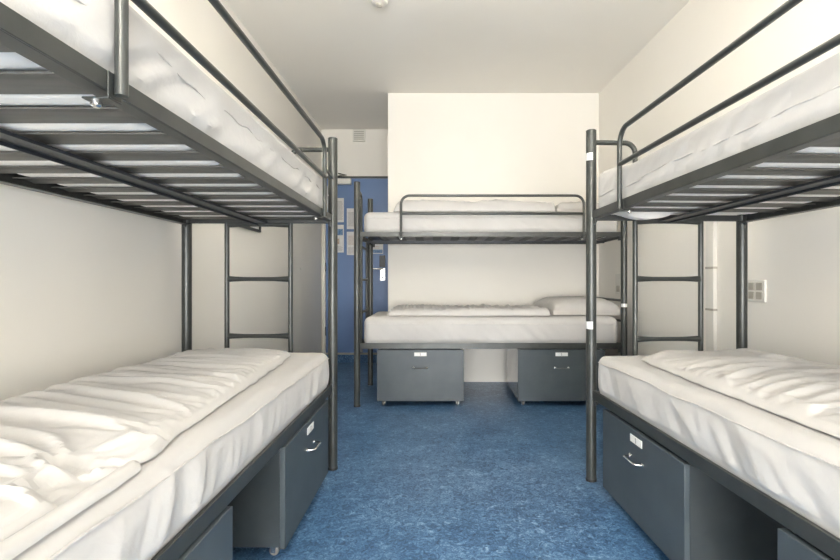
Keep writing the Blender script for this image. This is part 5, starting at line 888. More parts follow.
0,32,14,18,4,4,0,-5,-3,0,1,1,0,1,0,0,0,0,0,0,0,0,0,0,1,0,0,1,0,1,0,0,1,0,0,0,0,-1,2,6,1,-1,-3,-5,-4,-6,-6,-8,-13,-33,
0,36,6,8,5,3,3,3,6,9,1,1,1,0,0,0,-1,0,0,0,-1,0,0,0,0,1,0,0,0,1,0,0,1,0,0,0,-1,-2,-8,-4,-2,-2,-3,-4,-5,-4,5,-13,-13,-27,
5,31,21,7,5,5,4,4,2,-1,-2,-4,-2,-2,-2,-1,-1,-1,-1,-1,0,0,0,0,0,0,1,0,1,1,1,1,1,2,1,2,3,4,0,-3,-3,-2,-4,-4,-8,-9,-8,1,-13,-31,
7,34,2,7,7,3,5,11,2,1,0,0,-1,0,-1,-1,-1,-1,-1,-1,-1,-1,-1,0,0,1,0,2,1,1,2,1,2,1,1,1,1,0,0,-1,-1,-2,-2,-4,-4,-6,-7,-15,-13,-28,
5,30,15,15,4,1,2,-8,-1,0,1,0,1,0,0,1,0,0,0,0,1,0,0,-1,-1,0,1,0,1,1,1,1,0,1,0,0,0,-1,-1,-1,-1,-1,1,1,-6,-10,-1,-5,-15,-31,
0,38,17,-2,3,2,2,2,3,4,2,2,0,0,-1,-1,-2,-1,-1,-1,-1,0,-1,0,1,1,2,2,2,2,2,1,2,1,1,0,1,-1,-1,-2,-3,-7,-5,-4,-4,0,-12,3,-17,-29,
0,35,19,-4,6,11,4,3,2,1,1,1,0,1,0,0,0,0,-1,-1,-2,-1,-2,-2,-2,-1,0,0,0,1,0,0,1,0,1,0,0,1,3,2,1,-1,-3,-3,-5,-12,-10,-8,-4,-32,
6,32,6,13,5,-4,1,2,1,1,1,0,2,1,1,2,2,2,2,1,1,0,1,0,1,0,0,0,0,1,0,0,0,1,0,-2,-2,-6,-3,-1,-1,-2,-2,-1,5,-4,-8,-7,-18,-30,
11,30,3,6,5,3,5,7,-1,-2,0,-1,-1,0,-1,0,0,0,0,0,0,0,0,0,1,0,0,1,0,0,1,1,1,2,4,4,1,1,-1,-1,-1,-1,-3,-12,-5,-6,-6,-7,-5,-33,
12,25,19,8,5,3,1,2,1,0,1,0,0,0,0,0,0,0,0,0,0,0,0,0,0,0,-1,0,-1,0,-1,-2,-1,-1,-1,0,0,0,-1,-1,0,-1,6,0,-4,-6,-5,-11,-12,-34,
11,29,14,-3,4,2,2,1,1,0,1,0,0,1,0,0,0,0,0,0,1,1,1,1,2,3,2,1,2,1,1,1,0,1,0,0,1,-1,0,-2,-3,-3,-9,-4,-4,-5,-5,3,-18,-31,
6,33,5,13,6,4,2,1,1,1,1,0,1,0,0,-1,0,-1,-1,-1,-3,-2,-1,0,-1,0,0,1,0,1,1,0,1,0,1,0,0,1,1,5,1,0,-2,-4,-4,-7,-10,-13,-3,-33,
0,36,21,-6,5,4,6,3,1,0,0,0,0,0,0,1,1,0,1,1,0,0,0,0,0,0,1,0,0,0,1,0,0,1,0,0,0,-2,-7,-2,-1,-1,-2,-3,-3,2,-12,-9,-4,-33,
5,34,5,5,11,-4,2,1,0,1,0,0,1,0,0,0,0,0,0,0,0,1,0,0,0,0,0,1,0,1,0,1,0,1,0,1,1,5,2,-1,0,-1,-2,-4,-7,-7,2,-8,-13,-34,
8,28,19,-2,3,1,3,5,4,3,1,1,1,1,0,0,-1,0,-1,-1,-1,0,-1,-1,0,-1,0,0,1,0,1,0,1,0,1,0,-3,-5,0,-1,-1,0,-1,4,-1,-3,-13,0,-17,-32,
9,30,10,19,3,2,1,2,2,0,1,0,0,-1,-2,-2,-2,-2,-1,-2,-1,-1,0,-1,-1,0,0,0,0,0,0,0,1,0,1,2,4,1,-1,-1,-1,-1,-3,-7,-4,-3,0,-14,-3,-34,
7,29,21,-6,3,3,1,2,1,2,1,2,2,2,2,0,0,0,0,0,1,0,0,0,0,0,0,0,0,0,0,0,-1,-1,-4,-2,-1,-1,0,0,1,2,0,-2,-2,-4,-13,-7,-3,-35,
0,37,4,8,12,2,2,0,-4,-2,0,0,0,0,1,0,0,0,0,0,0,0,1,0,0,1,1,1,2,2,2,1,2,1,1,-1,-1,-2,-2,-3,-4,-2,-2,-2,-2,-3,4,-8,-12,-35,
0,38,1,16,-1,3,2,2,1,7,2,1,1,0,0,-1,0,-1,-1,0,-1,-1,-1,-1,-1,-1,-2,-1,0,0,1,2,2,2,2,2,1,0,1,-1,-1,-1,-2,-3,-2,-4,-13,1,-17,-31,
0,34,20,-3,13,5,1,1,1,0,-2,-3,-2,-2,-1,-1,-1,-1,0,0,0,0,0,-1,0,0,0,1,0,1,0,0,1,0,0,0,0,0,-1,0,-1,-1,-1,-2,-3,-2,0,-14,-3,-33,
0,37,13,15,2,-10,1,1,0,1,0,1,0,1,1,1,2,2,2,1,1,0,1,0,1,0,1,0,1,0,1,0,0,0,0,0,0,-1,-1,-1,-1,-1,-2,-4,-5,-4,-8,-13,-4,-32,
0,36,20,-7,7,12,2,2,2,1,0,1,0,0,0,-1,0,0,0,0,0,0,0,0,0,0,0,0,0,0,-1,0,0,-1,0,-1,0,0,0,-1,0,-2,-2,-10,-5,-4,-6,-6,-4,-32,
2,36,5,15,8,4,0,0,-2,-3,-2,-1,-1,-1,-1,0,-1,0,0,-1,1,0,0,0,0,1,0,0,0,0,0,0,1,0,0,0,0,-1,0,0,-1,0,1,4,-1,-5,-4,-5,-18,-30,
5,34,14,8,-6,2,2,1,0,0,1,1,1,0,0,1,0,0,0,0,0,0,-2,-1,-1,0,1,1,1,1,1,1,1,0,1,0,0,0,-1,-2,-1,-5,-5,-1,5,-10,-6,-5,-5,-32,
5,36,7,15,-1,8,2,1,0,0,1,-1,0,0,-1,0,0,0,0,0,0,0,-1,-2,-2,-3,-2,-1,0,-1,0,-1,0,0,1,1,1,3,1,1,0,-1,-2,-4,-8,5,-5,-5,-17,-30,
4,36,8,10,14,-4,-9,1,0,0,0,-1,0,0,-1,0,0,1,0,1,2,3,2,2,2,1,1,0,0,-1,0,-1,-2,-2,-2,-3,-2,-1,-1,-1,0,1,3,0,-2,-11,-6,-4,-6,-32,
1,38,16,0,14,-10,3,2,1,0,-1,0,-1,-1,-1,-1,-1,-2,-1,-1,0,-1,1,1,1,2,2,2,3,3,2,2,2,1,-1,-1,-1,-2,-2,-3,-5,-4,-3,-2,-2,4,-10,2,-16,-30,
1,38,18,-3,16,-9,7,1,1,0,0,0,-1,0,0,-1,0,0,-1,-1,-1,-1,-2,-2,-2,-1,-1,0,0,1,2,2,2,3,4,2,2,0,0,0,-1,-2,-2,-3,-3,-3,-7,-15,-6,-32,
0,44,3,15,9,0,-11,0,0,0,-1,0,0,0,-1,1,0,1,1,2,2,1,1,1,0,-1,0,-1,-1,-2,-1,-2,0,-1,0,2,3,4,1,0,-1,-2,-3,-8,-4,-4,-5,4,-17,-29,
0,40,18,4,-4,2,5,9,-1,-1,-1,-2,-3,-2,-2,-2,-2,-1,-1,0,0,1,2,2,3,2,2,2,1,1,0,-1,-1,-1,-1,-5,-3,-2,0,0,-1,-1,-1,3,-5,1,-6,-12,-4,-32,
0,42,5,7,7,6,12,0,0,-1,0,-1,-1,-1,-2,-2,-2,-2,-2,-3,-2,-3,-1,-1,1,1,2,2,3,3,3,2,2,0,0,0,-3,-2,-3,-7,2,1,0,-1,-4,-3,-11,2,-16,-29,
0,40,21,11,6,1,2,2,1,1,1,1,1,0,0,-1,-2,-2,-2,-3,-3,-3,-4,-3,-3,-2,-2,-1,0,1,3,2,4,3,1,2,2,-1,-2,-6,-6,-3,-2,-2,-2,-3,0,-13,-3,-32,
2,42,4,10,13,-10,1,2,1,2,1,1,1,2,3,2,2,2,2,1,1,-1,-1,-2,-3,-3,-3,-3,-3,-2,-2,-1,-1,0,1,2,3,4,3,1,-3,-4,-7,-5,-4,-4,-4,4,-13,-34,
0,41,21,3,-5,12,-11,-1,0,0,-1,-1,-1,0,1,1,3,2,2,3,4,3,3,2,2,1,0,-1,-2,-2,-2,-2,-2,-4,-3,-3,-3,0,1,3,4,2,0,-1,-3,-4,-5,-14,-14,-29,
0,43,13,0,14,7,-10,3,1,1,0,-2,-1,-4,-3,-2,-2,-2,0,0,2,2,3,3,3,4,3,3,2,2,0,0,0,-1,-3,-2,-3,-6,-4,-3,-2,-2,-1,-2,-3,-3,-4,-1,-10,-33,
0,44,4,16,7,3,0,0,0,1,1,1,1,0,-1,-2,-3,-3,-4,-2,-2,-2,-1,-1,1,1,3,2,4,3,3,2,1,2,1,1,1,0,-2,-2,-3,-2,-2,-3,-5,-9,-10,-9,-2,-33,
0,42,21,6,-9,2,1,-1,1,1,2,2,2,2,4,3,1,0,-1,-2,-2,-2,-3,-3,-2,-2,-1,-2,0,0,1,1,1,1,1,1,2,2,1,0,-1,-1,-4,-5,5,-3,-7,-6,-18,-31,
3,42,5,9,15,2,1,-1,0,0,-1,0,0,0,1,0,1,1,2,1,1,0,0,0,-2,-1,-2,-1,-2,0,-2,-1,-2,-1,-2,-2,-2,-1,-1,-1,-1,0,-1,4,-6,-6,-5,-6,-5,-33,
3,42,7,15,7,-12,0,-1,-1,-1,0,-1,-1,0,1,1,2,1,2,2,3,3,2,3,2,2,2,1,1,0,0,0,-2,1,-2,-3,-2,-2,-2,-3,-2,-4,-3,-4,-3,2,-1,-6,-18,-31,
0,44,20,2,-5,14,-2,-1,-1,-2,-1,-3,-4,-3,-2,-2,0,0,0,1,1,1,2,2,2,2,2,2,3,3,2,1,1,1,1,0,0,0,0,-1,-2,-1,-2,-3,-3,-4,-8,-7,-19,-31,
0,45,7,6,12,-2,-4,0,1,1,0,0,-1,-1,-1,-2,-2,-1,-2,-1,0,-1,1,1,2,3,2,-1,0,1,0,1,0,0,1,0,0,0,-1,-1,-1,-2,-1,-2,-3,-4,-5,-7,-4,-34,
0,42,21,10,6,1,-1,1,1,1,1,1,-1,-1,-2,-2,-2,-2,-3,-3,-2,-3,-2,-2,-1,0,2,5,2,2,1,1,1,1,0,1,0,0,0,-1,-1,-1,-1,-2,-2,-4,-6,-6,-19,-31,
4,41,7,16,-6,1,0,0,2,2,3,4,3,4,2,2,1,1,-1,-2,-2,-2,-3,-4,-3,-3,-2,-2,0,1,1,0,2,4,0,0,-3,-1,-1,-1,-1,-2,-2,-2,-3,-4,-6,-7,-5,-33,
6,37,18,-1,14,-1,-1,-6,-4,-2,-1,0,2,4,3,5,4,4,3,3,2,1,0,-1,-2,-3,-3,-3,-3,-1,-3,-1,-2,-2,-1,0,1,-1,2,1,1,0,0,-2,-2,-4,-6,-13,-9,-33,
0,45,8,14,7,1,-1,0,-2,-3,-4,-5,-3,-1,0,2,3,4,4,4,5,4,4,3,2,2,0,0,-1,-2,-2,-2,-2,-3,-4,-2,-3,-4,-2,-3,-1,-2,-1,-2,-1,4,-5,-6,-12,-37,
0,42,21,7,-7,0,0,-2,3,4,0,-2,-2,-3,-4,-3,0,1,2,2,3,4,4,5,4,4,3,4,2,2,1,0,-1,-1,-1,-2,-1,-3,-3,-3,-3,-2,-3,-4,-5,-10,-7,3,-17,-32,
0,44,8,6,13,1,0,-9,-3,-1,-1,0,0,2,-1,-2,-2,-1,-1,1,1,1,2,3,3,4,3,3,3,4,2,3,2,1,0,-1,-3,-3,-4,-4,-2,0,-1,-1,-3,-5,-5,-16,-6,-35,
4,39,19,7,-5,0,3,7,0,-5,-4,-4,-4,-2,-1,-1,-1,0,1,0,1,1,1,2,1,2,1,2,1,1,2,2,2,3,4,2,2,0,-2,-4,-7,-4,-4,-3,-4,-4,-3,1,-13,-36,
9,36,16,2,14,1,1,3,0,0,-3,-3,-5,-5,-4,-4,-3,-1,-1,0,1,2,2,2,2,2,2,2,1,1,0,0,-3,-1,-1,2,1,2,4,1,-1,-1,-2,-2,-4,-6,-10,-7,-5,-37,
10,36,10,14,-9,2,2,3,5,4,3,1,0,-1,-4,-4,-5,-4,-3,-3,-2,0,0,2,2,2,2,1,2,1,1,1,1,4,-1,-5,-3,-3,-1,-1,-1,0,-1,-2,-2,4,-3,-8,-15,-32,
8,37,17,-4,10,-6,0,-2,0,2,4,5,3,4,3,1,-2,-3,-3,-5,-4,-4,-3,0,3,3,3,3,2,1,2,1,1,1,0,0,-1,-2,-2,-2,-1,-2,-1,-1,-4,-10,-6,-8,-3,-35,
2,45,4,12,8,-7,-2,-2,-1,-2,0,0,2,3,5,6,4,4,1,-1,-2,-4,-5,-4,-4,-1,1,1,2,1,-1,1,1,0,2,3,1,0,1,-1,0,-1,-1,-1,-2,-3,-6,-7,-19,-33,
2,42,20,2,-5,12,-2,-1,-1,-1,-2,-2,-2,-6,0,3,4,5,6,4,3,1,0,-3,-3,-5,-3,-3,-1,1,1,-1,1,1,-4,-1,-1,0,-1,-1,-1,0,-2,-1,-2,3,-10,-7,-5,-34,
0,47,6,5,11,-8,-2,-1,-1,-1,-1,0,0,3,-3,-2,1,2,4,5,5,5,4,3,2,-1,-2,-3,-3,-4,-2,-3,-2,0,3,-1,0,-1,-1,0,0,-1,0,-1,-2,-11,0,-11,-5,-33,
0,43,20,9,4,-2,-1,0,-1,-3,-6,-6,-3,-2,-1,0,0,0,2,2,2,4,5,5,5,4,3,1,0,-1,-2,-3,-3,-5,-4,-2,-2,-2,-2,-1,-1,-1,-1,-1,-2,6,-3,-9,-12,-33,
0,44,13,13,-10,2,2,4,3,6,-1,-6,-5,-4,-4,-3,-2,-1,0,0,1,2,2,3,4,5,4,4,3,3,0,1,-1,-1,-2,-3,-2,-3,-3,-3,-3,-2,-1,-1,-1,-10,-4,3,-16,-30,
0,42,19,-3,14,3,1,2,2,2,1,-1,-3,-4,-5,-4,-4,-4,-3,-2,0,0,1,1,1,2,2,2,4,4,4,1,1,0,0,-1,0,-1,-1,-1,-1,-2,-2,-2,-3,-4,-8,-13,-5,-32,
4,44,0,13,0,-1,4,3,4,4,4,3,2,0,-1,-3,-4,-5,-4,-4,-4,-2,-1,3,2,3,2,1,-4,-1,0,0,0,-1,0,-1,0,-1,-1,-1,-1,-2,-2,-1,-2,-2,3,-4,-18,-28,
11,33,20,-5,2,6,-8,-2,1,3,3,5,5,4,4,2,1,-1,-3,-4,-4,-5,-5,-3,-2,1,2,5,4,1,1,-1,-1,-2,-2,-2,-2,-2,-2,-1,-2,-2,-2,2,-1,-1,-11,-5,-4,-31,
13,33,10,15,5,-9,-4,-1,-4,-3,-2,2,3,4,5,6,5,4,3,1,-1,-2,-4,-5,-5,-4,-3,-2,1,2,4,4,1,0,0,-1,-1,-1,-2,-1,-2,-2,-3,-8,-4,-3,5,-8,-11,-30,
12,35,9,4,14,2,0,-1,-3,-4,-7,-5,-4,0,1,4,5,5,5,5,4,4,1,0,-2,-3,-4,-5,-4,-3,-3,-1,0,-1,-1,-1,-1,-1,-1,0,-1,1,3,0,-2,-4,-12,3,-16,-27,
7,40,6,12,-4,1,6,5,2,0,-2,-5,-6,-6,-4,-2,1,2,4,4,5,5,6,4,4,2,1,-2,-2,-3,-4,-2,-2,-3,-5,-3,-1,0,0,0,-4,-4,-2,-2,-3,-3,0,-12,0,-31,
0,46,14,-1,2,4,-6,2,3,5,4,1,-2,-4,-6,-5,-5,-2,0,1,2,4,4,5,6,5,4,3,2,1,-1,-2,-3,-3,-5,-5,-4,-4,-1,2,2,-1,0,-3,-3,-3,-14,-7,-2,-30,
0,45,7,15,2,-7,1,-5,-2,2,3,5,4,2,-1,-4,-5,-5,-4,-2,0,0,1,2,3,5,5,5,4,3,3,2,1,-1,-1,-3,-3,-5,-6,-5,-4,-3,-2,-4,-2,-2,4,-4,-18,-26,
0,42,18,7,-6,5,-7,4,-4,-3,-2,1,3,5,5,3,0,-4,-6,-4,-3,1,2,-1,0,0,1,1,2,3,3,3,5,2,1,1,1,0,-1,-3,-4,-4,-4,-4,-8,-8,-7,-4,-1,-31,
0,46,7,4,11,-6,2,1,-1,-2,-3,-4,-2,0,4,5,6,3,-1,-3,-6,-5,0,4,2,2,2,0,0,-4,-1,-1,0,0,1,1,2,1,3,0,0,-1,-1,-2,-2,-6,-6,-9,-11,-30,
0,43,20,-4,10,-6,-1,-3,-1,-1,0,0,-2,-3,-1,2,4,5,6,3,0,-4,-6,-4,0,2,4,3,2,1,1,0,-1,-1,-4,-5,-2,-2,-1,0,-1,-1,-1,-1,1,3,-4,-6,-15,-29,
2,42,13,14,-8,10,1,-2,-3,-6,-5,-3,-2,0,-1,-1,0,2,4,6,5,4,-1,-3,-6,-3,-1,0,1,1,1,1,2,2,1,-1,-1,-1,-1,-2,-1,-1,-3,-2,-2,-11,-5,6,-17,-25,
13,33,16,-1,12,-7,-3,7,4,-1,-4,-6,-5,-4,-2,0,-1,0,1,2,4,5,6,4,-1,-4,-4,-3,-1,1,2,0,-2,-1,0,-1,0,-1,-1,-1,-1,-1,-3,-2,-3,-3,1,-14,-1,-29,
17,32,7,13,-5,-1,5,-7,6,5,3,-1,-5,-6,-6,-3,-1,0,-1,0,1,2,4,6,6,3,-1,-4,-4,-3,0,2,2,0,1,-1,0,0,0,-1,-1,-1,-3,-2,-3,-5,-11,2,-13,-28,
18,29,20,6,4,0,-7,-6,-3,2,4,5,3,-1,-6,-6,-5,-2,0,1,-1,-1,1,2,4,6,5,3,-1,-3,-5,-3,-1,0,-1,-1,-1,0,-1,-1,-1,-1,-2,-3,-3,3,-11,3,-17,-25,
13,36,6,7,6,8,4,-4,-6,-6,-3,2,5,5,3,-3,-6,-6,-4,0,1,1,-2,1,0,1,5,5,5,1,0,-1,-1,-1,-1,-1,-1,0,-1,-1,0,-2,-1,-4,-10,-6,-8,-5,-1,-30,
0,48,14,0,3,0,9,6,0,-4,-7,-6,-2,3,6,5,1,-4,-6,-6,-2,3,1,-3,2,2,-2,1,4,6,-3,0,-1,-1,0,-1,0,0,0,0,1,1,0,-3,-5,-5,-5,-9,-12,-29,
0,46,8,14,-4,-1,1,5,7,5,-1,-6,-7,-5,-1,5,6,5,-1,-5,-7,-4,2,4,-5,1,4,-2,0,1,5,-2,-1,-1,0,0,0,1,2,1,0,-3,-8,-6,-5,-4,0,-11,-5,-28,
0,41,17,3,11,-1,-2,-6,1,8,6,3,-3,-6,-7,-4,2,6,6,3,-3,-7,-5,1,4,-3,-1,4,0,0,-2,4,-3,0,-1,0,1,1,-1,-5,-2,-2,-1,-3,-2,-5,-9,5,-17,-26,
0,46,13,6,6,-8,-1,4,-2,-2,5,7,5,1,-3,-7,-6,-2,3,7,6,1,-6,-7,-1,6,-3,-2,3,1,1,-4,2,-1,-1,0,-1,-3,-1,1,3,1,-3,-5,-9,-5,0,4,-17,-32,
4,41,7,12,-2,9,-6,-3,0,-1,0,2,5,7,4,0,-5,-6,-5,0,5,8,4,-3,-7,-3,7,-2,-3,0,1,3,-4,-1,0,-1,-1,0,3,2,-3,-7,-3,-4,-2,-4,6,-12,-15,-27,
0,42,15,1,8,-2,7,2,-5,-3,-3,-2,1,3,7,6,2,-2,-5,-6,-1,2,6,8,1,-2,-8,5,1,0,-1,-4,3,0,0,0,0,-1,-2,-4,-7,2,-1,-1,-2,-3,-12,-9,-2,-34,
0,40,10,8,4,0,2,5,8,-1,-2,-3,-5,0,-3,7,4,2,0,-2,-4,-2,2,1,7,-6,7,-3,-2,0,0,0,0,-1,0,-1,-2,4,-6,-3,3,-5,-3,-3,-5,-6,-5,-8,1,-34,
0,41,18,10,5,1,1,1,0,-1,0,-1,0,-2,1,-6,1,0,0,-2,-4,-4,-1,2,14,-10,8,-10,-4,-2,1,-1,0,1,0,3,2,10,-2,2,2,0,1,-2,-3,-5,-7,-9,-23,-26,
0,34,13,7,3,1,1,0,0,0,0,0,0,0,0,0,0,1,0,1,1,1,2,1,1,0,1,1,0,0,1,0,-1,0,-1,-1,-1,-1,-2,-1,-1,0,-2,-2,-4,-4,-6,-7,-10,-26,
    ]),
    'backup': (98, 49, [
5,0,0,0,0,11,8,4,4,4,4,4,6,5,5,4,3,2,1,1,1,0,0,1,0,1,1,1,-1,0,-2,-1,-2,-1,-2,0,-1,1,1,2,1,2,0,-1,-3,-5,-8,-9,-13,-29,
0,40,15,10,3,0,-1,1,1,1,2,3,4,5,3,3,2,2,-1,3,0,0,-1,0,0,0,-3,4,0,-1,-1,-6,1,0,0,0,0,1,1,3,3,1,-6,6,-29,0,-15,-9,-15,-30,
0,56,25,6,-2,8,0,-3,-7,4,4,3,1,-3,3,6,4,5,6,-3,-6,-2,5,0,0,1,1,-8,-6,0,2,7,-7,-4,-2,-1,2,5,-4,0,0,4,10,-1,-23,-20,5,-11,-17,-43,
0,68,25,2,10,0,-9,0,5,1,-1,-3,2,8,7,6,4,4,-4,-3,-2,-2,-11,-1,0,0,0,0,3,3,-4,3,6,-5,-6,-3,-3,0,7,1,-1,3,-4,9,-24,-13,-14,2,-20,-46,
10,65,26,11,-2,-6,7,0,-3,-5,1,5,9,7,3,1,1,-4,0,-1,-4,-10,0,2,3,4,0,3,1,-2,-2,-1,0,4,-3,-4,-4,-4,-2,7,-5,1,1,-2,-4,-28,0,-18,-21,-37,
23,57,17,16,-4,7,-2,-7,-1,5,7,7,3,-1,-4,4,-2,-1,0,-8,-1,5,4,4,3,2,2,0,-2,-1,-1,-2,-1,-1,0,-1,-3,-4,-3,-3,0,4,12,-7,-11,-28,-14,-15,-11,-43,
25,56,21,13,3,-10,2,3,7,5,3,-2,-4,-4,5,-3,-2,0,1,5,7,4,4,2,1,0,-2,-1,-2,-1,-1,-1,-1,-1,0,-1,-1,-1,-2,-1,-3,7,-7,-19,4,-3,-36,-7,-17,-45,
21,57,26,11,-7,10,5,3,0,-1,-3,-5,-3,5,-2,1,4,5,7,6,2,1,-2,-3,-4,-5,-4,-3,-2,-2,-1,-1,-1,-1,0,-1,-1,-1,-2,0,-2,9,-8,-26,-4,5,-12,-11,-23,-37,
11,65,27,1,16,4,-2,-1,-2,-2,-5,0,2,4,6,8,5,5,1,-1,-4,-5,-5,-5,-3,-3,-1,-1,-1,0,-1,-1,-1,0,-1,0,-1,0,1,0,7,-1,-6,-21,-18,9,-10,-11,-21,-38,
4,74,17,19,7,-7,-3,-1,0,-1,5,5,8,6,5,3,0,-2,-4,-6,-5,-3,-2,0,1,1,1,0,-1,-2,-2,-3,-2,-2,-1,-1,0,0,0,-2,3,-3,9,-14,-27,4,1,-20,-9,-50,
15,62,28,10,-4,0,4,-1,-3,9,7,5,4,2,0,-3,-6,-4,-2,0,1,1,2,1,0,-1,-2,-4,-2,-2,0,0,1,1,1,1,1,1,1,-2,1,0,-7,-5,-25,-14,9,-13,-16,-52,
20,59,23,13,3,-1,-7,5,9,6,3,1,-1,-3,-5,-2,0,3,4,3,1,-1,-2,-3,-3,-3,-1,1,2,3,2,2,2,1,0,0,-1,-1,-4,-3,-9,-8,-3,4,-3,-19,-14,-13,-14,-46,
20,58,26,2,13,-8,9,8,2,0,-2,-4,-3,-1,1,5,6,3,1,-1,-2,-4,-4,-2,1,3,4,4,3,3,1,1,-1,-2,-3,-4,-5,-5,-7,-5,-6,10,2,4,-22,-14,-15,-16,-18,-36,
15,63,17,19,-2,9,5,-1,-3,-3,-2,0,2,5,6,5,2,-1,-2,-4,-4,-1,1,4,5,5,4,2,0,-1,-2,-4,-5,-4,-5,-5,-5,-4,-4,7,2,-8,-1,-1,-12,-19,1,-15,-18,-43,
0,76,26,14,3,1,-6,-1,0,1,3,5,7,5,2,0,-3,-5,-2,0,3,4,6,4,3,2,-1,-3,-3,-5,-6,-4,-4,-4,-2,-2,-2,-1,-1,-1,0,2,-3,-5,-4,-27,8,-18,-20,-42,
0,73,31,10,-3,1,10,-4,-2,5,6,5,2,-1,-3,-4,-1,1,4,7,4,4,2,0,-2,-4,-5,-5,-3,-3,-1,0,0,0,0,1,0,0,-1,-2,-2,-5,-8,0,-6,-26,-4,-17,-14,-40,
0,74,20,12,8,11,-6,1,6,5,1,-2,-4,-3,-1,3,6,7,5,3,1,-2,-4,-4,-5,-4,-2,1,3,4,2,0,0,-1,-1,-2,-3,-4,-4,-4,-5,-2,1,6,-16,-21,-21,-9,-16,-34,
0,73,29,15,10,-6,4,4,1,-3,-4,-3,0,3,6,7,6,3,0,-3,-4,-5,-4,-3,0,3,5,4,3,1,0,-2,-3,-4,-4,-5,-4,-3,-3,-2,1,0,15,-17,-21,-11,-6,-18,-24,-31,
0,76,27,5,9,11,0,-3,-7,-1,1,4,5,7,6,3,-1,-3,-4,-5,-4,-1,1,4,5,4,4,1,-1,-1,-4,-5,-5,-4,-3,-3,-1,-2,-1,0,-2,1,12,-24,-20,-5,2,-20,-24,-34,
8,71,19,17,7,-8,-1,0,3,4,7,6,5,2,0,-3,-4,-6,-3,1,2,4,5,4,3,1,-2,-2,-3,-6,-3,-1,-1,0,-1,0,-1,-2,-2,-3,-1,8,-12,4,-28,-17,11,-20,-24,-38,
11,67,29,10,-5,9,-5,7,5,3,4,2,-1,-3,-5,-3,-2,2,3,5,4,4,1,0,-2,-4,-4,-2,-1,1,4,1,0,-1,-2,-3,-3,-4,-4,0,5,-8,-5,12,-24,-27,13,-18,-22,-44,
6,73,22,7,14,-5,5,1,6,3,-1,-3,-4,-3,-1,3,6,6,3,2,1,-1,-4,-4,-3,-3,0,3,6,3,-1,-1,-3,-2,-4,-3,-2,-1,2,1,-10,4,-7,12,-18,-32,10,-17,-15,-51,
0,78,18,18,6,-6,5,8,-1,-3,-3,-3,1,3,6,6,4,2,0,-2,-4,-4,-4,-2,1,3,5,4,1,-2,-2,-3,-1,-2,-1,-2,0,3,-2,-10,1,6,-11,0,-4,-16,-16,-7,-22,-46,
0,76,28,9,-1,12,0,-5,-3,-2,1,4,6,6,4,2,-1,-2,-4,-4,-4,-1,0,3,5,3,2,-1,-2,-2,0,2,0,-2,-2,1,1,-5,-8,4,1,-7,2,-10,2,-25,-2,-18,-19,-44,
11,68,23,5,15,-6,-4,0,2,4,6,5,4,2,-1,-4,-4,-4,-3,-1,1,3,4,3,1,-1,-3,0,0,4,3,-1,-3,0,2,-1,-7,-4,5,-2,-5,-3,1,-10,4,-25,-11,-18,-14,-41,
25,57,15,18,5,-7,2,4,5,5,3,0,-1,-3,-5,-4,-2,0,1,3,4,2,0,-2,-2,-2,1,4,5,1,-2,0,2,1,-3,-7,0,4,-3,-5,-4,4,-7,-8,6,-21,-24,-12,-16,-37,
30,51,25,10,-5,5,9,3,1,0,-3,-3,-4,-2,-2,1,2,4,2,1,-1,-2,-3,-1,1,3,4,4,-1,0,4,1,-2,-5,-1,4,1,-6,-5,-3,1,0,-9,-3,7,-17,-23,-18,-14,-41,
28,53,24,3,14,4,-1,-2,-2,-3,-3,-2,0,2,4,3,2,0,-2,-3,-3,-1,1,3,4,3,2,-1,2,1,-1,-2,2,4,1,-3,-6,-4,-1,2,0,-9,-4,2,0,-19,-24,-9,-18,-41,
18,62,16,18,6,-5,-2,-1,-2,0,1,3,4,3,2,-1,-2,-4,-2,-1,1,3,4,3,0,-1,-1,0,1,0,4,7,2,-2,-4,-5,-3,0,0,3,-9,-4,1,10,-14,-18,-23,-6,-18,-44,
0,76,27,9,-1,6,-8,-1,3,3,4,3,1,0,-3,-4,-3,0,2,2,4,2,0,-2,-2,-1,0,2,3,7,6,0,-5,-3,-2,0,0,-1,0,-1,-10,2,15,-10,-24,-15,-10,-15,-22,-34,
0,76,19,11,12,-8,-1,5,4,3,0,-1,-3,-3,-3,0,3,3,3,2,-1,-2,-4,-2,1,2,4,5,7,2,-2,-4,0,1,0,-1,0,-1,-3,-9,0,17,-10,-21,-27,-6,5,-15,-17,-41,
0,75,20,17,3,-6,8,3,0,-3,-3,-3,-1,0,4,4,2,2,-1,-3,-4,-2,-1,3,4,5,6,5,-3,-2,-2,-1,-1,-1,-1,-2,-2,-2,-2,-1,17,-8,-22,-26,-7,12,-9,-17,-9,-45,
0,75,26,10,-3,10,0,-3,-4,-2,-1,2,3,4,3,1,-1,-3,-4,-3,0,2,5,5,6,5,3,1,0,-1,0,0,-1,-2,-2,-2,-5,-4,-7,20,-9,-24,-24,-9,13,0,-9,-18,-8,-45,
0,76,25,3,13,-4,-2,-4,0,3,3,4,3,1,0,-3,-5,-3,-1,2,5,5,6,4,2,0,-3,-2,-3,-2,-1,-1,0,0,-1,-2,-2,-1,16,-6,-22,-25,1,2,-11,10,-11,-19,-4,-46,
0,76,17,17,4,-7,-1,4,5,3,2,1,-1,-2,-3,-5,-1,2,5,5,5,4,0,-2,-3,-4,-4,-2,0,3,3,6,4,2,-2,-2,-1,2,-6,-16,-28,-9,12,-9,13,-17,-11,-10,-3,-46,
11,63,25,8,1,-2,9,4,0,0,-1,-2,-2,-4,-1,3,4,6,4,2,0,-3,-4,-5,-3,-1,1,3,5,6,3,2,-3,-7,-4,-2,-2,1,-5,5,-37,-4,-1,18,12,-8,-12,-17,-24,-42,
17,57,24,7,-1,12,2,-2,-2,-2,-3,-1,-1,3,6,6,4,1,-1,-3,-5,-5,-3,-1,2,4,5,5,3,0,-3,-5,-3,0,5,0,-1,-2,2,-3,-12,-9,3,12,-10,1,-10,-16,-31,-46,
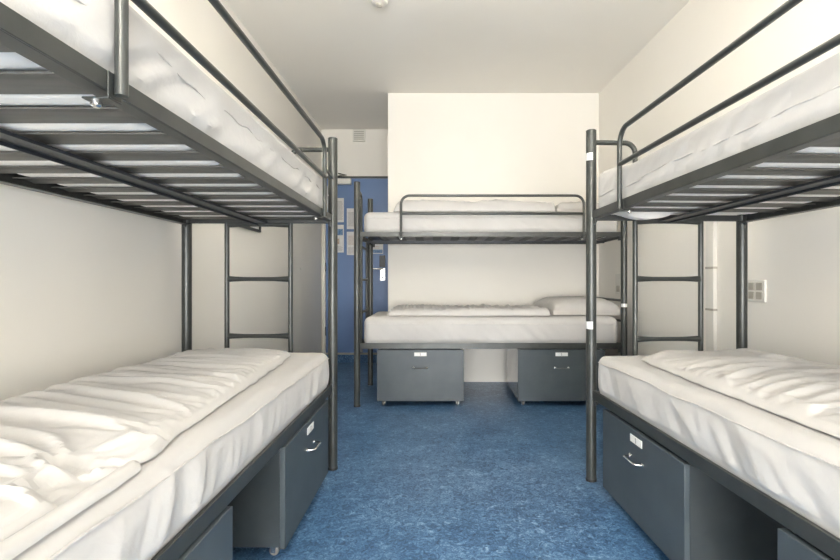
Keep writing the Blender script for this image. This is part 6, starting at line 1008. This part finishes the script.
18,56,17,10,13,-1,-5,0,-2,-1,0,3,6,6,5,1,-1,-4,-5,-5,-3,-1,3,4,5,4,3,-1,-3,-6,-2,0,5,1,-2,-5,-2,1,5,-12,9,-7,11,-4,-18,-7,-6,-15,-16,-52,
12,59,25,11,-3,0,3,-5,1,3,5,7,5,2,-2,-4,-5,-5,-2,-1,3,4,5,4,2,-2,-3,-5,-4,2,2,1,-3,0,0,4,5,-3,-14,11,-5,-11,1,-3,1,-12,-6,-15,-14,-51,
0,69,25,2,12,-3,-5,4,5,6,5,3,-1,-3,-5,-6,-3,1,2,5,4,4,1,-1,-4,-4,-4,-3,1,0,1,0,4,5,6,2,-8,-13,12,-1,-11,3,-10,0,-7,-3,-8,-15,-14,-50,
0,66,17,18,5,-6,5,8,5,2,-1,-4,-4,-4,-2,1,3,5,4,2,1,-2,-4,-4,-4,-3,-2,1,1,2,5,7,6,4,-3,-9,-11,11,1,-10,-1,-9,-1,-2,-2,-9,-6,-13,-16,-48,
0,61,28,9,0,4,12,3,-2,-4,-4,-3,-1,2,6,4,3,2,0,-3,-4,-4,-3,-3,-3,0,1,4,6,6,7,5,-1,-7,-9,-7,11,2,-10,-4,-6,-2,-1,-2,-5,-3,-9,-14,-15,-47,
0,64,25,6,3,14,0,-5,-4,-2,0,3,5,5,4,1,-1,-3,-4,-4,-3,-2,-2,-2,1,4,6,8,7,5,1,-5,-9,-9,-2,10,4,-11,-5,-5,-2,-1,0,-2,-6,-7,-4,-15,-15,-46,
0,67,16,12,13,-2,-6,-2,3,4,5,4,3,1,-2,-4,-4,-4,-2,-1,-1,-2,0,2,6,8,9,6,2,-4,-8,-9,-7,2,10,2,-10,-6,-2,-2,-2,-1,0,0,-8,-7,-4,-14,-15,-46,
15,51,20,18,-4,-4,5,7,3,3,2,-1,-1,-4,-5,-3,-1,0,1,-2,-2,1,5,7,9,8,4,-3,-7,-9,-8,-5,5,9,2,-10,-5,-1,-2,-2,-2,-1,1,1,-9,-7,-4,-15,-15,-45,
24,45,22,2,4,11,4,0,0,-1,-3,-3,-2,-2,1,2,1,-1,-4,-2,3,7,9,8,6,0,-6,-8,-9,-7,-2,6,9,0,-10,-4,1,-1,-3,-2,-2,-2,1,4,-8,-10,-2,-15,-15,-46,
26,46,11,13,12,-2,-4,1,-1,-2,-1,-1,2,5,3,0,-3,-5,0,5,9,8,8,3,-4,-8,-9,-9,-5,1,7,7,-1,-9,-4,3,-1,-2,-3,-2,-1,-2,-1,5,-4,-12,-2,-14,-17,-46,
21,47,18,17,-8,1,4,-4,0,1,3,4,4,2,-3,-3,-3,3,7,8,8,6,-1,-6,-9,-10,-7,-3,2,7,6,-2,-9,-3,4,0,-2,-2,-3,1,-3,-3,-2,4,2,-14,-2,-14,-17,-47,
10,56,24,0,12,-6,-1,3,3,4,4,1,-1,-4,-4,1,6,9,8,7,2,-5,-8,-9,-9,-5,-1,3,7,5,-4,-9,-2,4,1,-1,-2,-2,2,-2,-4,-1,-1,-3,4,-5,-15,-4,-20,-48,
0,68,12,16,8,-8,7,5,1,2,-2,-4,-4,0,5,8,9,7,4,-2,-7,-9,-9,-7,-3,0,4,8,2,-6,-8,-1,4,1,1,-2,-2,3,0,-4,-4,-1,1,-6,2,-1,-11,-16,-12,-49,
8,58,23,14,-6,7,4,2,1,-5,-5,-2,4,8,9,9,4,0,-6,-8,-9,-7,-4,-1,0,5,7,0,-7,-7,0,3,1,2,-1,-1,3,1,-3,-4,-1,-1,-3,-1,-8,2,-3,-18,-15,-49,
15,53,21,17,-9,2,5,7,-9,-3,2,7,9,9,6,1,-4,-8,-9,-7,-4,-1,1,-2,6,7,-3,-7,-6,1,1,1,3,0,-2,5,2,-3,-5,1,-3,-2,-3,-2,-2,-9,1,-9,-21,-50,
17,54,23,2,5,10,-2,-9,1,6,8,8,7,3,-3,-6,-9,-9,-2,-1,0,2,-4,7,5,-4,-8,-3,-1,2,1,2,0,-1,4,4,-2,-5,2,-3,-1,0,-2,-3,-6,-9,-6,-1,-23,-50,
11,62,13,15,13,-9,-5,6,8,8,6,4,-1,-6,-8,-8,-4,5,-2,-2,4,-6,7,4,-6,-7,-3,0,0,1,3,0,-1,4,4,0,-6,2,1,0,-2,-3,-6,-3,-1,-8,-11,0,-21,-52,
0,70,26,12,-7,4,9,7,6,3,0,-4,-7,-8,-6,1,6,-1,-3,5,-6,7,2,-6,-6,-2,-1,0,0,2,0,0,3,6,0,-6,3,1,-1,-4,-2,-2,0,-4,-7,-3,-14,2,-24,-51,
0,71,27,1,15,6,3,2,2,-1,-7,-7,-6,-2,4,6,-3,-2,6,-6,7,2,-6,-6,-1,-1,-1,0,2,-1,-1,4,5,1,-6,3,2,-3,-1,2,0,-2,-3,-8,-6,-6,-4,-18,-10,-53,
0,73,18,19,6,-4,1,2,6,-9,-6,-2,3,6,3,-6,0,7,-6,7,2,-6,-5,-1,-1,-1,0,2,-2,-2,4,5,2,-6,1,4,-3,2,0,-1,-4,0,-3,-1,-6,-5,-16,-14,-10,-53,
0,77,25,3,10,-7,5,6,-12,-3,2,5,7,-2,-7,3,7,-6,7,1,-6,-3,1,-2,-2,0,2,-2,-3,3,5,3,-7,0,6,-2,2,-1,-3,-2,3,-2,-3,-8,-7,-1,-15,-9,-14,-54,
3,75,18,17,-5,8,4,-12,-1,4,7,2,-5,-6,5,6,-6,8,-1,-5,-1,2,-2,-3,0,2,-2,-4,2,5,3,-7,0,6,1,0,-4,-1,1,3,-5,-4,-3,-3,-1,-12,-5,-13,-16,-55,
0,78,28,5,-1,11,-11,1,7,5,-2,-8,-3,7,4,-6,7,0,-5,0,2,-1,-2,-1,2,-2,-4,1,5,3,-7,-1,6,-2,-2,1,5,1,0,-2,-2,-1,-3,-3,-5,-8,-15,-15,-11,-56,
0,78,28,1,13,-8,5,7,2,-6,-8,1,7,2,-6,7,-2,-3,2,1,-1,-1,-1,2,-2,-5,1,5,2,-7,-2,6,-1,-2,4,3,-1,-5,-1,-1,-1,0,0,-10,1,-14,-9,-7,-18,-56,
0,79,20,19,-4,8,6,-1,-9,-6,4,7,-1,-6,6,-2,-2,4,0,-1,0,-1,3,-2,-5,0,5,2,-8,-2,5,0,-3,5,2,-2,-3,4,0,-1,-2,-2,-9,3,-10,0,-6,-12,-26,-56,
0,80,28,13,6,4,-5,-10,-1,6,5,-6,-4,6,-3,-1,4,1,-1,1,-1,3,-1,-5,-1,5,1,-7,-4,5,1,-4,5,1,-2,-1,5,-2,-4,-3,-1,0,4,0,-5,-10,-10,-19,-15,-58,
0,81,24,8,18,-5,-11,3,7,1,-7,-2,4,-4,1,5,0,0,1,-1,3,0,-5,-1,5,1,-7,-5,4,1,-4,5,0,-2,1,4,-5,-1,1,4,1,1,-3,-5,-9,-13,-9,-3,-25,-57,
11,71,22,18,-5,-1,9,3,-3,-6,1,0,-4,3,3,0,1,2,-1,3,1,-4,-3,5,2,-7,-6,3,2,-5,4,-1,0,3,1,-4,4,2,2,1,-2,-4,-10,-5,-5,0,-9,-13,-21,-58,
16,66,27,8,-2,12,2,-6,-5,-2,-1,1,4,2,-1,2,3,-2,3,3,-4,-3,5,2,-7,-7,3,2,-6,3,0,0,3,0,-4,4,3,4,-1,-4,-7,-3,3,-2,-6,-13,-11,-10,-15,-59,
16,67,20,5,15,2,-6,-3,-1,0,3,2,2,-2,2,4,-1,2,3,-2,-4,5,3,-7,-7,3,0,-6,3,1,0,0,-2,1,4,5,2,-4,-6,-4,4,1,-3,-9,-6,-2,-6,-13,-24,-57,
13,69,13,18,8,-4,4,-3,1,-1,-1,3,-1,2,4,0,1,4,-1,-4,5,3,-6,-8,3,1,-8,2,1,-2,0,0,3,5,4,-1,-6,-4,0,3,-1,-5,-3,3,-4,-9,-5,-19,-19,-58,
4,77,15,17,1,9,-3,0,-1,-2,2,-1,2,4,1,0,4,0,-4,5,4,-5,-9,3,1,-7,-1,0,-2,1,3,4,4,1,-2,-7,-2,3,1,-2,-4,2,3,-9,-2,-1,-17,-11,-20,-59,
0,79,19,8,13,2,-3,-2,0,2,0,1,4,1,0,4,1,-4,4,5,-4,-9,3,1,-7,-3,-1,0,2,4,4,2,0,-3,-6,0,1,-2,0,1,5,0,-10,2,2,-17,-6,-13,-23,-57,
0,77,16,17,5,1,2,-3,2,0,0,4,2,-1,4,2,-3,3,6,-3,-9,2,3,-7,-5,-1,1,3,5,2,0,-1,-4,-5,0,0,2,3,4,2,-4,-8,4,3,-15,-1,-10,-18,-18,-59,
0,75,22,14,0,5,-2,0,2,-1,4,2,-1,3,3,-2,2,7,-2,-8,1,4,-5,-7,-2,3,4,3,0,-2,-2,-5,-2,2,3,4,4,2,-3,-5,-6,5,5,-13,1,-8,-14,-8,-23,-59,
0,76,17,17,4,1,-2,1,-1,3,3,-1,2,4,-1,2,7,0,-8,-1,5,-4,-8,0,4,3,0,-3,-4,-2,-1,1,5,5,4,1,-2,-5,-7,-2,8,5,-13,4,-9,-8,-3,-14,-24,-59,
0,78,15,16,3,-1,2,-2,2,4,-1,1,4,0,2,7,1,-7,-1,6,-4,-8,2,4,0,-3,-5,-2,-1,2,4,6,4,2,-2,-5,-7,-3,2,7,5,-12,4,-1,-5,-5,-10,-19,-20,-59,
22,57,15,15,-1,2,-1,2,3,0,0,4,1,2,7,3,-7,-2,7,-3,-8,4,3,-3,-6,-3,-1,1,4,6,5,2,-1,-6,-6,-5,0,5,7,3,-10,3,-2,-7,-2,1,-16,-13,-23,-58,
28,52,15,13,-1,2,-1,3,0,0,3,2,2,7,5,-6,-3,8,-3,-8,6,1,-6,-5,-2,1,4,5,5,3,-1,-5,-6,-6,-1,3,6,4,-1,-7,3,-2,-6,1,3,-6,-15,-15,-20,-59,
28,50,20,9,1,-2,2,1,-1,2,3,2,7,5,-2,-5,8,-1,-8,6,0,-7,-5,0,3,5,5,4,0,-4,-7,-6,-3,2,5,4,1,-4,-6,-2,0,1,5,3,-4,-5,-12,-14,-26,-58,
20,55,22,7,0,2,0,0,1,2,2,6,7,-1,-4,8,0,-8,7,-1,-8,-3,1,5,5,5,1,-4,-6,-7,-5,1,5,4,0,-3,-5,-2,1,3,5,2,2,-3,-5,-14,-10,-13,-17,-60,
5,66,25,3,3,2,-1,1,1,2,5,7,2,-5,9,2,-8,7,-1,-9,-1,4,5,5,2,-2,-6,-7,-6,-1,4,3,0,-4,-3,-1,2,5,4,2,2,1,-2,-4,-13,-1,-9,-11,-25,-59,
0,70,25,3,2,1,1,1,1,3,7,3,-4,8,5,-8,8,-2,-8,2,5,5,4,-1,-5,-8,-6,-4,1,4,0,-3,-2,0,2,6,3,1,0,-1,-2,-4,-3,0,5,-7,-12,-19,-17,-60,
8,62,24,3,1,2,0,1,2,6,4,-3,7,8,-9,8,-2,-6,6,6,3,1,-3,-7,-7,-6,-2,2,2,-2,-1,1,2,4,2,0,-2,-3,-2,-1,0,3,8,4,-10,-9,-16,-4,-26,-59,
11,58,23,4,4,-1,1,0,4,5,-2,6,9,-8,7,-4,-1,8,6,2,-1,-5,-8,-6,-4,-1,1,0,0,2,4,2,0,-2,-4,-2,-1,1,2,4,4,7,2,-13,-7,-8,-1,-13,-26,-59,
11,57,23,4,6,-2,-1,2,5,-1,5,11,-9,6,-4,3,9,5,1,-2,-6,-7,-6,-2,0,1,1,1,3,2,-2,-4,-2,-1,1,2,4,4,5,4,3,-3,-6,-10,6,-7,-11,-13,-27,-59,
5,62,22,5,7,-3,0,3,0,4,12,-9,4,-1,6,9,4,0,-3,-6,-8,-2,0,1,2,1,0,0,-1,-4,-1,1,2,3,5,4,4,3,0,-3,-6,-8,-5,9,-11,-7,-10,-13,-16,-61,
0,64,23,5,9,-4,2,-1,4,11,-8,1,3,9,8,2,0,-4,-7,-4,1,1,1,0,-2,-2,-2,0,0,3,4,5,4,4,3,1,-2,-4,-8,-6,-4,-1,7,-7,-3,3,-9,-12,-28,-60,
0,62,25,5,9,-4,-1,3,11,-8,1,5,10,7,1,-2,-4,-6,0,4,1,-1,-3,-3,-2,1,2,4,5,5,5,3,1,-1,-3,-5,-7,-6,-3,0,4,3,2,-2,-3,-10,-16,-11,-15,-63,
0,62,24,3,13,-7,1,11,-9,3,8,9,4,-1,-3,-3,-2,5,2,0,-3,-4,-1,1,4,4,5,5,5,2,0,-2,-4,-5,-7,-5,-4,3,1,2,0,-1,-5,5,-12,-5,1,-13,-27,-60,
0,66,22,1,14,-8,9,-9,6,9,6,2,-3,-4,0,2,6,0,-2,-3,0,2,4,5,5,5,3,2,-1,-3,-4,-6,-6,-5,-4,-2,-2,0,0,0,0,1,1,0,6,-2,-12,-21,-18,-62,
0,58,27,3,15,0,-10,8,8,3,-1,-3,-1,4,2,2,-1,-1,1,4,5,6,5,4,2,1,-2,-3,-5,-3,-6,-7,-3,-2,-1,1,1,2,2,3,4,2,0,-1,-8,-14,-10,-5,-23,-63,
0,46,25,24,-4,0,11,4,0,-2,-2,0,1,2,2,3,4,6,7,5,4,3,2,-1,-2,-4,-5,-5,-5,-2,-3,2,-2,1,2,3,4,3,3,2,0,-5,-6,-10,-7,4,-7,-19,-22,-60,
0,45,29,23,-7,10,4,-8,0,0,2,2,4,6,6,6,6,4,4,2,1,0,-3,-5,-6,-4,-3,-2,1,-2,2,3,3,4,3,3,3,0,-1,-6,-9,-5,-5,5,-3,-13,-9,-6,-24,-60,
0,44,25,28,-8,10,-8,0,4,4,5,6,6,6,5,3,3,1,0,0,1,-5,-7,-5,-1,-1,0,1,3,5,5,3,3,2,2,0,-2,-6,-7,-9,1,0,-2,-3,-9,1,-11,-16,-14,-63,
0,52,14,25,-3,12,-8,5,9,5,4,5,3,2,1,1,0,2,-1,0,-2,-9,1,4,-3,1,3,4,6,4,2,2,2,0,-3,-6,-7,-8,-7,-4,-1,0,0,-1,6,-8,-15,-3,-26,-60,
0,49,16,25,11,1,5,3,1,0,0,0,-1,2,2,3,2,-3,-1,1,0,11,0,-4,2,4,6,5,2,0,0,3,-2,-5,-8,-9,-7,-5,-1,1,3,5,3,-2,-7,-14,4,-20,-18,-63,
18,30,19,23,-3,3,9,-3,-1,0,0,1,2,2,3,3,3,5,7,-2,10,-1,0,3,6,4,2,-2,-3,4,3,-5,-7,-9,-8,-6,-1,3,5,4,3,0,-7,-11,-4,6,-9,-20,-15,-64,
23,30,6,27,11,2,-11,1,1,2,7,-1,5,4,0,4,7,6,-3,10,3,2,3,2,0,-1,-6,1,6,1,-6,-8,-9,-6,-2,4,6,3,2,1,-5,-9,-7,7,1,-9,-14,-4,-23,-64,
22,31,4,29,14,-11,7,4,-1,0,-3,8,-2,9,4,4,5,3,2,-6,6,7,-1,-3,4,-7,3,6,-3,-6,-7,-7,-1,1,6,5,-1,-1,3,-7,-11,-1,10,-3,-11,-7,1,-13,-24,-61,
15,39,18,19,16,-7,-2,-9,8,1,1,-4,9,-2,8,4,0,8,-5,7,5,-4,-1,6,-6,5,3,-7,-4,4,-9,6,1,0,-1,-6,4,1,-8,-6,7,2,-7,-5,4,-3,-9,-17,-17,-62,
0,60,17,7,1,-1,0,1,0,2,1,2,2,3,4,4,3,4,3,3,2,1,1,0,-1,0,-1,-2,-1,-1,-1,-1,-1,-1,0,-1,-1,-1,-1,0,-1,-1,-1,-1,-3,-4,-7,-11,-19,-58,
    ]),
}
def draped(F, key, l0_, l1_, edge, a_back, seed, skew, zb):
    nl, nv, steps = RELIEF[key]
    zs = []; prev = 0
    for d in steps: prev += d; zs.append(prev * .0008)
    e = lerp_pts(edge); top = []; bot = []
    for i in range(nl + 1):
        for j in range(nv + 1):
            u = i / nl; v = j / nv; k = i * (nv + 1) + j
            la = l0_ + .012 * N(v * 4, 1.5, seed) + .012 * math.sin(v * 3 + seed); lb = l1_ - skew * v
            l = la + (lb - la) * u; ae = e(l) + .004 * N(l * 16, 3, seed); a = ae + (a_back - ae) * v
            top.append(F(a, l, zb + max(.0045, zs[k]))); bot.append(F(a, l, zb + .0008))
    m = MB(); w_ = nv + 1; K = len(top); fs = []
    for i in range(nl):
        for j in range(nv):
            p = i * w_ + j
            fs.append((p, p + 1, p + w_ + 1, p + w_)); fs.append((K + p, K + p + w_, K + p + w_ + 1, K + p + 1))
    for i in range(nl):
        p = i * w_; fs.append((p, p + w_, K + p + w_, K + p)); p += nv; fs.append((p, K + p, K + p + w_, p + w_))
    for j in range(nv):
        p = j; fs.append((p, K + p, K + p + 1, p + 1)); p = nl * w_ + j; fs.append((p, p + 1, K + p + 1, K + p))
    m.v = top + bot; m.f = fs
    return m
def cover(m, t):
    o = m.build('duvet_cover', M['duvet'], t)
    sb = o.modifiers.new('smooth', 'SUBSURF'); sb.levels = 1; sb.render_levels = 1
    return o

t = thing('duvet', 'crumpled white duvet with a turned corner on the lower left bunk', 'duvet', FL(.38, 1.1, .593), 'white duvets')
cover(draped(FL, 'left', .19, 1.96, [(.20, .150), (.5, .115), (.9, .088), (1.30, .062), (1.47, .034), (1.51, .040), (1.58, .052), (1.75, .042), (2.0, .036)], .655, 3, 0, .5955), t)
# the folded-under flap that sticks out beyond the corner
e2 = lerp_pts([(1.485, .046), (1.53, .024), (1.62, .019), (1.96, .010)])
def flap_mesh():
    m = MB(); nl, nv = 60, 22; top = []; bot = []
    for i in range(nl + 1):
        l = 1.485 + .475 * i / nl
        for j in range(nv + 1):
            v = j / nv; ae = e2(l); a = ae + (.058) * v
            d = min(1, v / .28); dl = min(1, (l - 1.485) / .05, (1.96 - l) / .04)
            pr = math.sqrt(max(0, 1 - (1 - d) ** 2)) * math.sqrt(max(0, 1 - (1 - max(0, dl)) ** 2)) * (1 - .45 * smooth((v - .35) / .3))
            z = .5948 + .0012 + .013 * pr + .004 * N(l * 13, v * 2, 4)
            top.append(FL(a, l, max(z, .5955))); bot.append(FL(a, l, .5948))
    w_ = nv + 1; K = len(top); fs = []
    for i in range(nl):
        for j in range(nv):
            p = i * w_ + j
            fs.append((p, p + 1, p + w_ + 1, p + w_)); fs.append((K + p, K + p + w_, K + p + w_ + 1, K + p + 1))
    for i in range(nl):
        p = i * w_; fs.append((p, p + w_, K + p + w_, K + p)); p += nv; fs.append((p, K + p, K + p + w_, p + w_))
    for j in range(nv):
        p = j; fs.append((p, K + p, K + p + 1, p + 1)); p = nl * w_ + j; fs.append((p, p + 1, K + p + 1, K + p))
    m.v = top + bot; m.f = fs; return m
flap_mesh().build('folded_flap', M['duvet'], t)


t = thing('duvet', 'puffy white duvet with a rolled far edge on the lower right bunk', 'duvet', FR(.38, 1.1, .60), 'white duvets')
cover(draped(FR, 'right', .235, 1.96, [(.16, .140), (.4, .105), (.8, .082), (1.25, .070), (2.0, .070)], .70, 11, 0, .6035), t)
m = MB(); pts = []; rr = []
for i in range(30):
    u = i / 29; pts.append(FR(.205 + .485 * u, .195 + .010 * math.sin(u * 5), .6205 + .003 * math.sin(u * 9) + .006 * u)); rr.append(.0155 * (math.sin(PI * min(1, max(0, u * 8 if u < .0625 else (1 if u < .93 else (1 - u) * 7))) * .5) ** .5 + .08) + .003 * N(u * 9, 1, 3))
m.tube(pts, .015, 14, radii=rr); m.build('rolled_end', M['duvet'], t)


t = thing('duvet', 'ribbed white duvet on the lower back bunk beside the pillow', 'duvet', FB(.4, .9, .67), 'white duvets')
cover(draped(FB, 'backlow', .21, 1.475, [(.2, .115), (.6, .10), (1.5, .10)], .70, 21, .10, .6705), t)
t = thing('duvet', 'white duvet on the upper back bunk behind its guard rail', 'duvet', FB(.4, .9, 1.465), 'white duvets')
cover(draped(FB, 'backup', .27, 1.50, [(.2, .05), (1.5, .05)], .70, 31, 0, 1.4665), t)

def pillow(F, a0, a1, l0, l1, z0, h, label, seed, tilt=0.0, skew=0.0):
    m = MB(); n = 44; top = []; bot = []
    for i in range(n + 1):
        for j in range(n + 1):
            u = -1 + 2 * i / n; v = -1 + 2 * j / n
            pin = 1 - .07 * (1 - abs(u)) ** 0 * (u * u) * (1 - v * v) * 0
            # edges pulled in between the corners
            uu = u * (1 - .06 * (1 - v * v)); vv = v * (1 - .06 * (1 - u * u))
            a = (a0 + a1) / 2 + uu * (a1 - a0) / 2; l = (l0 + l1) / 2 + vv * (l1 - l0) / 2 + skew * uu
            pr = max(0, (1 - u ** 4) * (1 - v ** 4)) ** .55
            ang = math.atan2(v, u)
            w = .006 * ridge(ang * 2.2, math.hypot(u, v) * 1.2, seed) * pr + .006 * N(u * 2, v * 2, seed) * pr
            base = z0 + tilt * (vv + 1) * .5
            top.append(F(a, l, base + .004 + h * .62 * pr + h * .30 * min(1, 3 * pr) + w)); bot.append(F(a, l, z0 + .0005 + tilt * (vv + 1) * .5 * (1 - pr) + h * .28 * (1 - min(1, pr * 1.4))))
    w_ = n + 1; K = len(top); fs = []
    for i in range(n):
        for j in range(n):
            p = i * w_ + j
            fs.append((p, p + 1, p + w_ + 1, p + w_)); fs.append((K + p, K + p + w_, K + p + w_ + 1, K + p + 1))
    for i in range(n):
        p = i * w_; fs.append((p, p + w_, K + p + w_, K + p)); p += n; fs.append((p, K + p, K + p + w_, p + w_))
        p = i; fs.append((p, K + p, K + p + 1, p + 1)); p = n * w_ + i; fs.append((p, p + 1, K + p + 1, K + p))
    m.v = top + bot; m.f = fs
    return tag(m.build('pillow', M['pillow'], loc=F((a0 + a1) / 2, (l0 + l1) / 2, z0)), label, 'pillow', 'white pillows')
pillow(FB, .11, .62, 1.455, 2.005, .671, .145, 'white pillow on the lower back bunk at the right hand end', 3.0, skew=-.045)
pillow(FB, .07, .60, 1.515, 1.92, 1.466, .105, 'white pillow on the upper back bunk behind the guard rail corner', 9.0)

# ------------------------------------------------------------------ drawers under the beds
def drawer(F, l0, l1, ztop, label, depth=.60, a0=-.010, z0=.042):
    root = thing('under_bed_drawer', label, 'drawer', F(a0, (l0 + l1) / 2, 0), 'grey rolling drawers under the bunks')
    m = MB(); m.box(F, a0, a0 + .018, l0, l1, z0, ztop); fp = m.build('front_panel', M['drawer'], root, bevel=.002)
    for s0 in (l0 + .004, l1 - .022):
        m = MB(); m.box(F, a0 + .0185, a0 + depth, s0, s0 + .018, z0 + .004, ztop - .004); m.build('side_panel', M['drawer_inner'], root, bevel=.001)
    m = MB(); m.box(F, a0 + depth - .018, a0 + depth, l0 + .0225, l1 - .0225, z0 + .004, ztop - .02); m.build('back_panel', M['drawer_inner'], root, bevel=.001)
    m = MB(); m.box(F, a0 + .0185, a0 + depth - .0185, l0 + .0225, l1 - .0225, z0 + .006, z0 + .018); m.build('bottom_panel', M['drawer_inner'], root, smooth=False)
    c = (l0 + l1) / 2
    # label holder with a card
    zc = ztop - .034
    m = MB(); m.box(F, a0 - .0028, a0, c - .046, c + .046, zc - .0135, zc + .0135); lp = m.build('label_card', M['sticker'], fp, bevel=.0006)
    lp['label'] = 'white number card'
    m = MB(); m.box(F, a0 - .0033, a0 - .0029, c - .0022, c + .0022, zc - .010, zc + .010)
    m.box(F, a0 - .0033, a0 - .0029, c - .006, c - .0022, zc + .004, zc + .0065); m.build('number', M['ink'], lp, smooth=False)
    # bow handle
    zh = ztop - .135 if ztop > .41 else ztop - .105
    m = MB(); hw = .050; out = .030
    pts = [F(a0, c - hw, zh), F(a0 - out * .75, c - hw + .002, zh), F(a0 - out, c - hw + .010, zh), F(a0 - out, c + hw - .010, zh), F(a0 - out * .75, c + hw - .002, zh), F(a0, c + hw, zh)]
    m.tube(pts, .0038, 10); hd = m.build('handle', M['chrome'] if ztop < .41 else M['dull_steel'], fp); hd['label'] = 'chrome bow handle'
    for s in (-1, 1):
        m = MB(); m.lathe(F(a0, c + s * hw, zh), F.a * -1, [(.008, 0), (.008, .003), (.005, .005)], 12); m.build('handle_rose', M['chrome'], hd)
    for (aa, ll) in ((a0 + .05, l0 + .045), (a0 + .05, l1 - .045), (a0 + depth - .06, l0 + .045), (a0 + depth - .06, l1 - .045)):
        m = MB(); m.lathe(F(aa, ll - .009, .0165), F.l, [(.012, 0), (.0163, .002), (.0163, .016), (.012, .018)], 18)
        cs = m.build('caster', M['caster'], root)
        m = MB(); m.box(F, aa - .006, aa + .010, ll - .0125, ll - .0100, .012, z0 + .003); m.box(F, aa - .006, aa + .010, ll + .0100, ll + .0125, .012, z0 + .003); m.box(F, aa - .014, aa + .014, ll - .014, ll + .014, z0 + .003, z0 + .0055)
        m.build('caster_fork', M['chrome'], cs, smooth=False)
    return root
drawer(FL, .150, .795, .383, 'grey drawer under the left bunk, nearest the aisle post at its far end')
drawer(FL, 1.21, 1.86, .383, 'grey drawer under the left bunk, in the near corner of the photo')
drawer(FR, .165, .800, .381, 'grey drawer under the right bunk with its chrome handle showing')
drawer(FR, 1.175, 1.82, .381, 'grey drawer under the right bunk, cut off by the right photo corner')
drawer(FB, .150, .800, .426, 'grey drawer under the left half of the back bunk')
drawer(FB, 1.205, 1.855, .426, 'grey drawer under the right half of the back bunk')

# ------------------------------------------------------------------ added uplighters for fill light (above the aisle, out of frame)
mm, nt, b = new_mat('fill_lamp_diffuser'); b.inputs['Base Color'].default_value = (.9, .88, .84, 1)
b.inputs['Emission Color'].default_value = (1, .93, .82, 1); b.inputs['Emission Strength'].default_value = 3
tc = nt.nodes.new('ShaderNodeTexCoord'); wv = nt.nodes.new('ShaderNodeTexNoise'); wv.inputs['Scale'].default_value = 80
bp = nt.nodes.new('ShaderNodeBump'); bp.inputs['Strength'].default_value = .1
nt.links.new(tc.outputs['Object'], wv.inputs['Vector']); nt.links.new(wv.outputs[0], bp.inputs['Height']); nt.links.new(bp.outputs[0], b.inputs['Normal'])
for yl, lab in ((-2.0, 'added white suspended uplighter for fill above the aisle, nearer the window'), (1.95, 'added white suspended uplighter for fill above the aisle, nearer the door')):
    t = thing('fill_uplighter', lab, 'lamp', (.1, yl, CEIL), 'added fill lamps')
    m = MB(); m.box(W0, .05, .15, yl - .6, yl + .6, CEIL - .26, CEIL - .20); m.build('lamp_housing', M['plastic'], t, bevel=.004)
    m = MB(); m.box(W0, .06, .14, yl - .58, yl + .58, CEIL - .1995, CEIL - .19); m.build('diffuser', mm, t, bevel=.002)
    for dy in (-.45, .45):
        m = MB(); m.tube([W0(.10, yl + dy, CEIL - .20), W0(.10, yl + dy, CEIL)], .002, 6); m.build('suspension_wire', M['chrome'], t)

def area(name, loc, rot, sx, sy, power, colr):
    l = bpy.data.lights.new(name, 'AREA'); l.shape = 'RECTANGLE'; l.size = sx; l.size_y = sy; l.energy = power; l.color = colr
    o = bpy.data.objects.new(name, l); col.objects.link(o); o.location = loc; o.rotation_euler = rot
    return o
# added area light for daylight at the unseen window, facing into the room
area('window_daylight', ((wx0 + wx1) / 2, YF - .02, (wz0 + wz1) / 2), (PI / 2, 0, 0), wx1 - wx0 - .1, wz1 - wz0 - .1, 98, (1, .985, .965))
area('fill_uplighter_light', (.1, -2.0, CEIL - .185), (PI, 0, 0), .08, 1.16, 155, (1, .97, .92))  # fill thrown up at the ceiling from the added, unseen lamps
area('fill_uplighter_light', (.1, 1.95, CEIL - .185), (PI, 0, 0), .08, 1.16, 8.5, (1, .95, .88))

w = bpy.data.worlds.new('sky'); scn.world = w; w.use_nodes = True
bg = w.node_tree.nodes['Background']; bg.inputs[0].default_value = (.85, .92, 1, 1); bg.inputs[1].default_value = 2.0

# ------------------------------------------------------------------ camera
cam = bpy.data.cameras.new('camera'); co = bpy.data.objects.new('camera', cam); col.objects.link(co)
co.location = (0, 0, .94); co.rotation_euler = (PI / 2, 0, 0)
cam.sensor_width = 36; cam.lens = 480 / 840 * 36; cam.shift_x = -15 / 840; cam.shift_y = 1 / 840; cam.clip_start = .02
scn.camera = co
for o in bpy.data.objects:
    if '_org' in o: del o['_org']
scn.view_settings.view_transform = 'Standard'; scn.view_settings.look = 'None'
scn.view_settings.exposure = 1.08; scn.view_settings.gamma = 1; scn.view_settings.use_curve_mapping = False
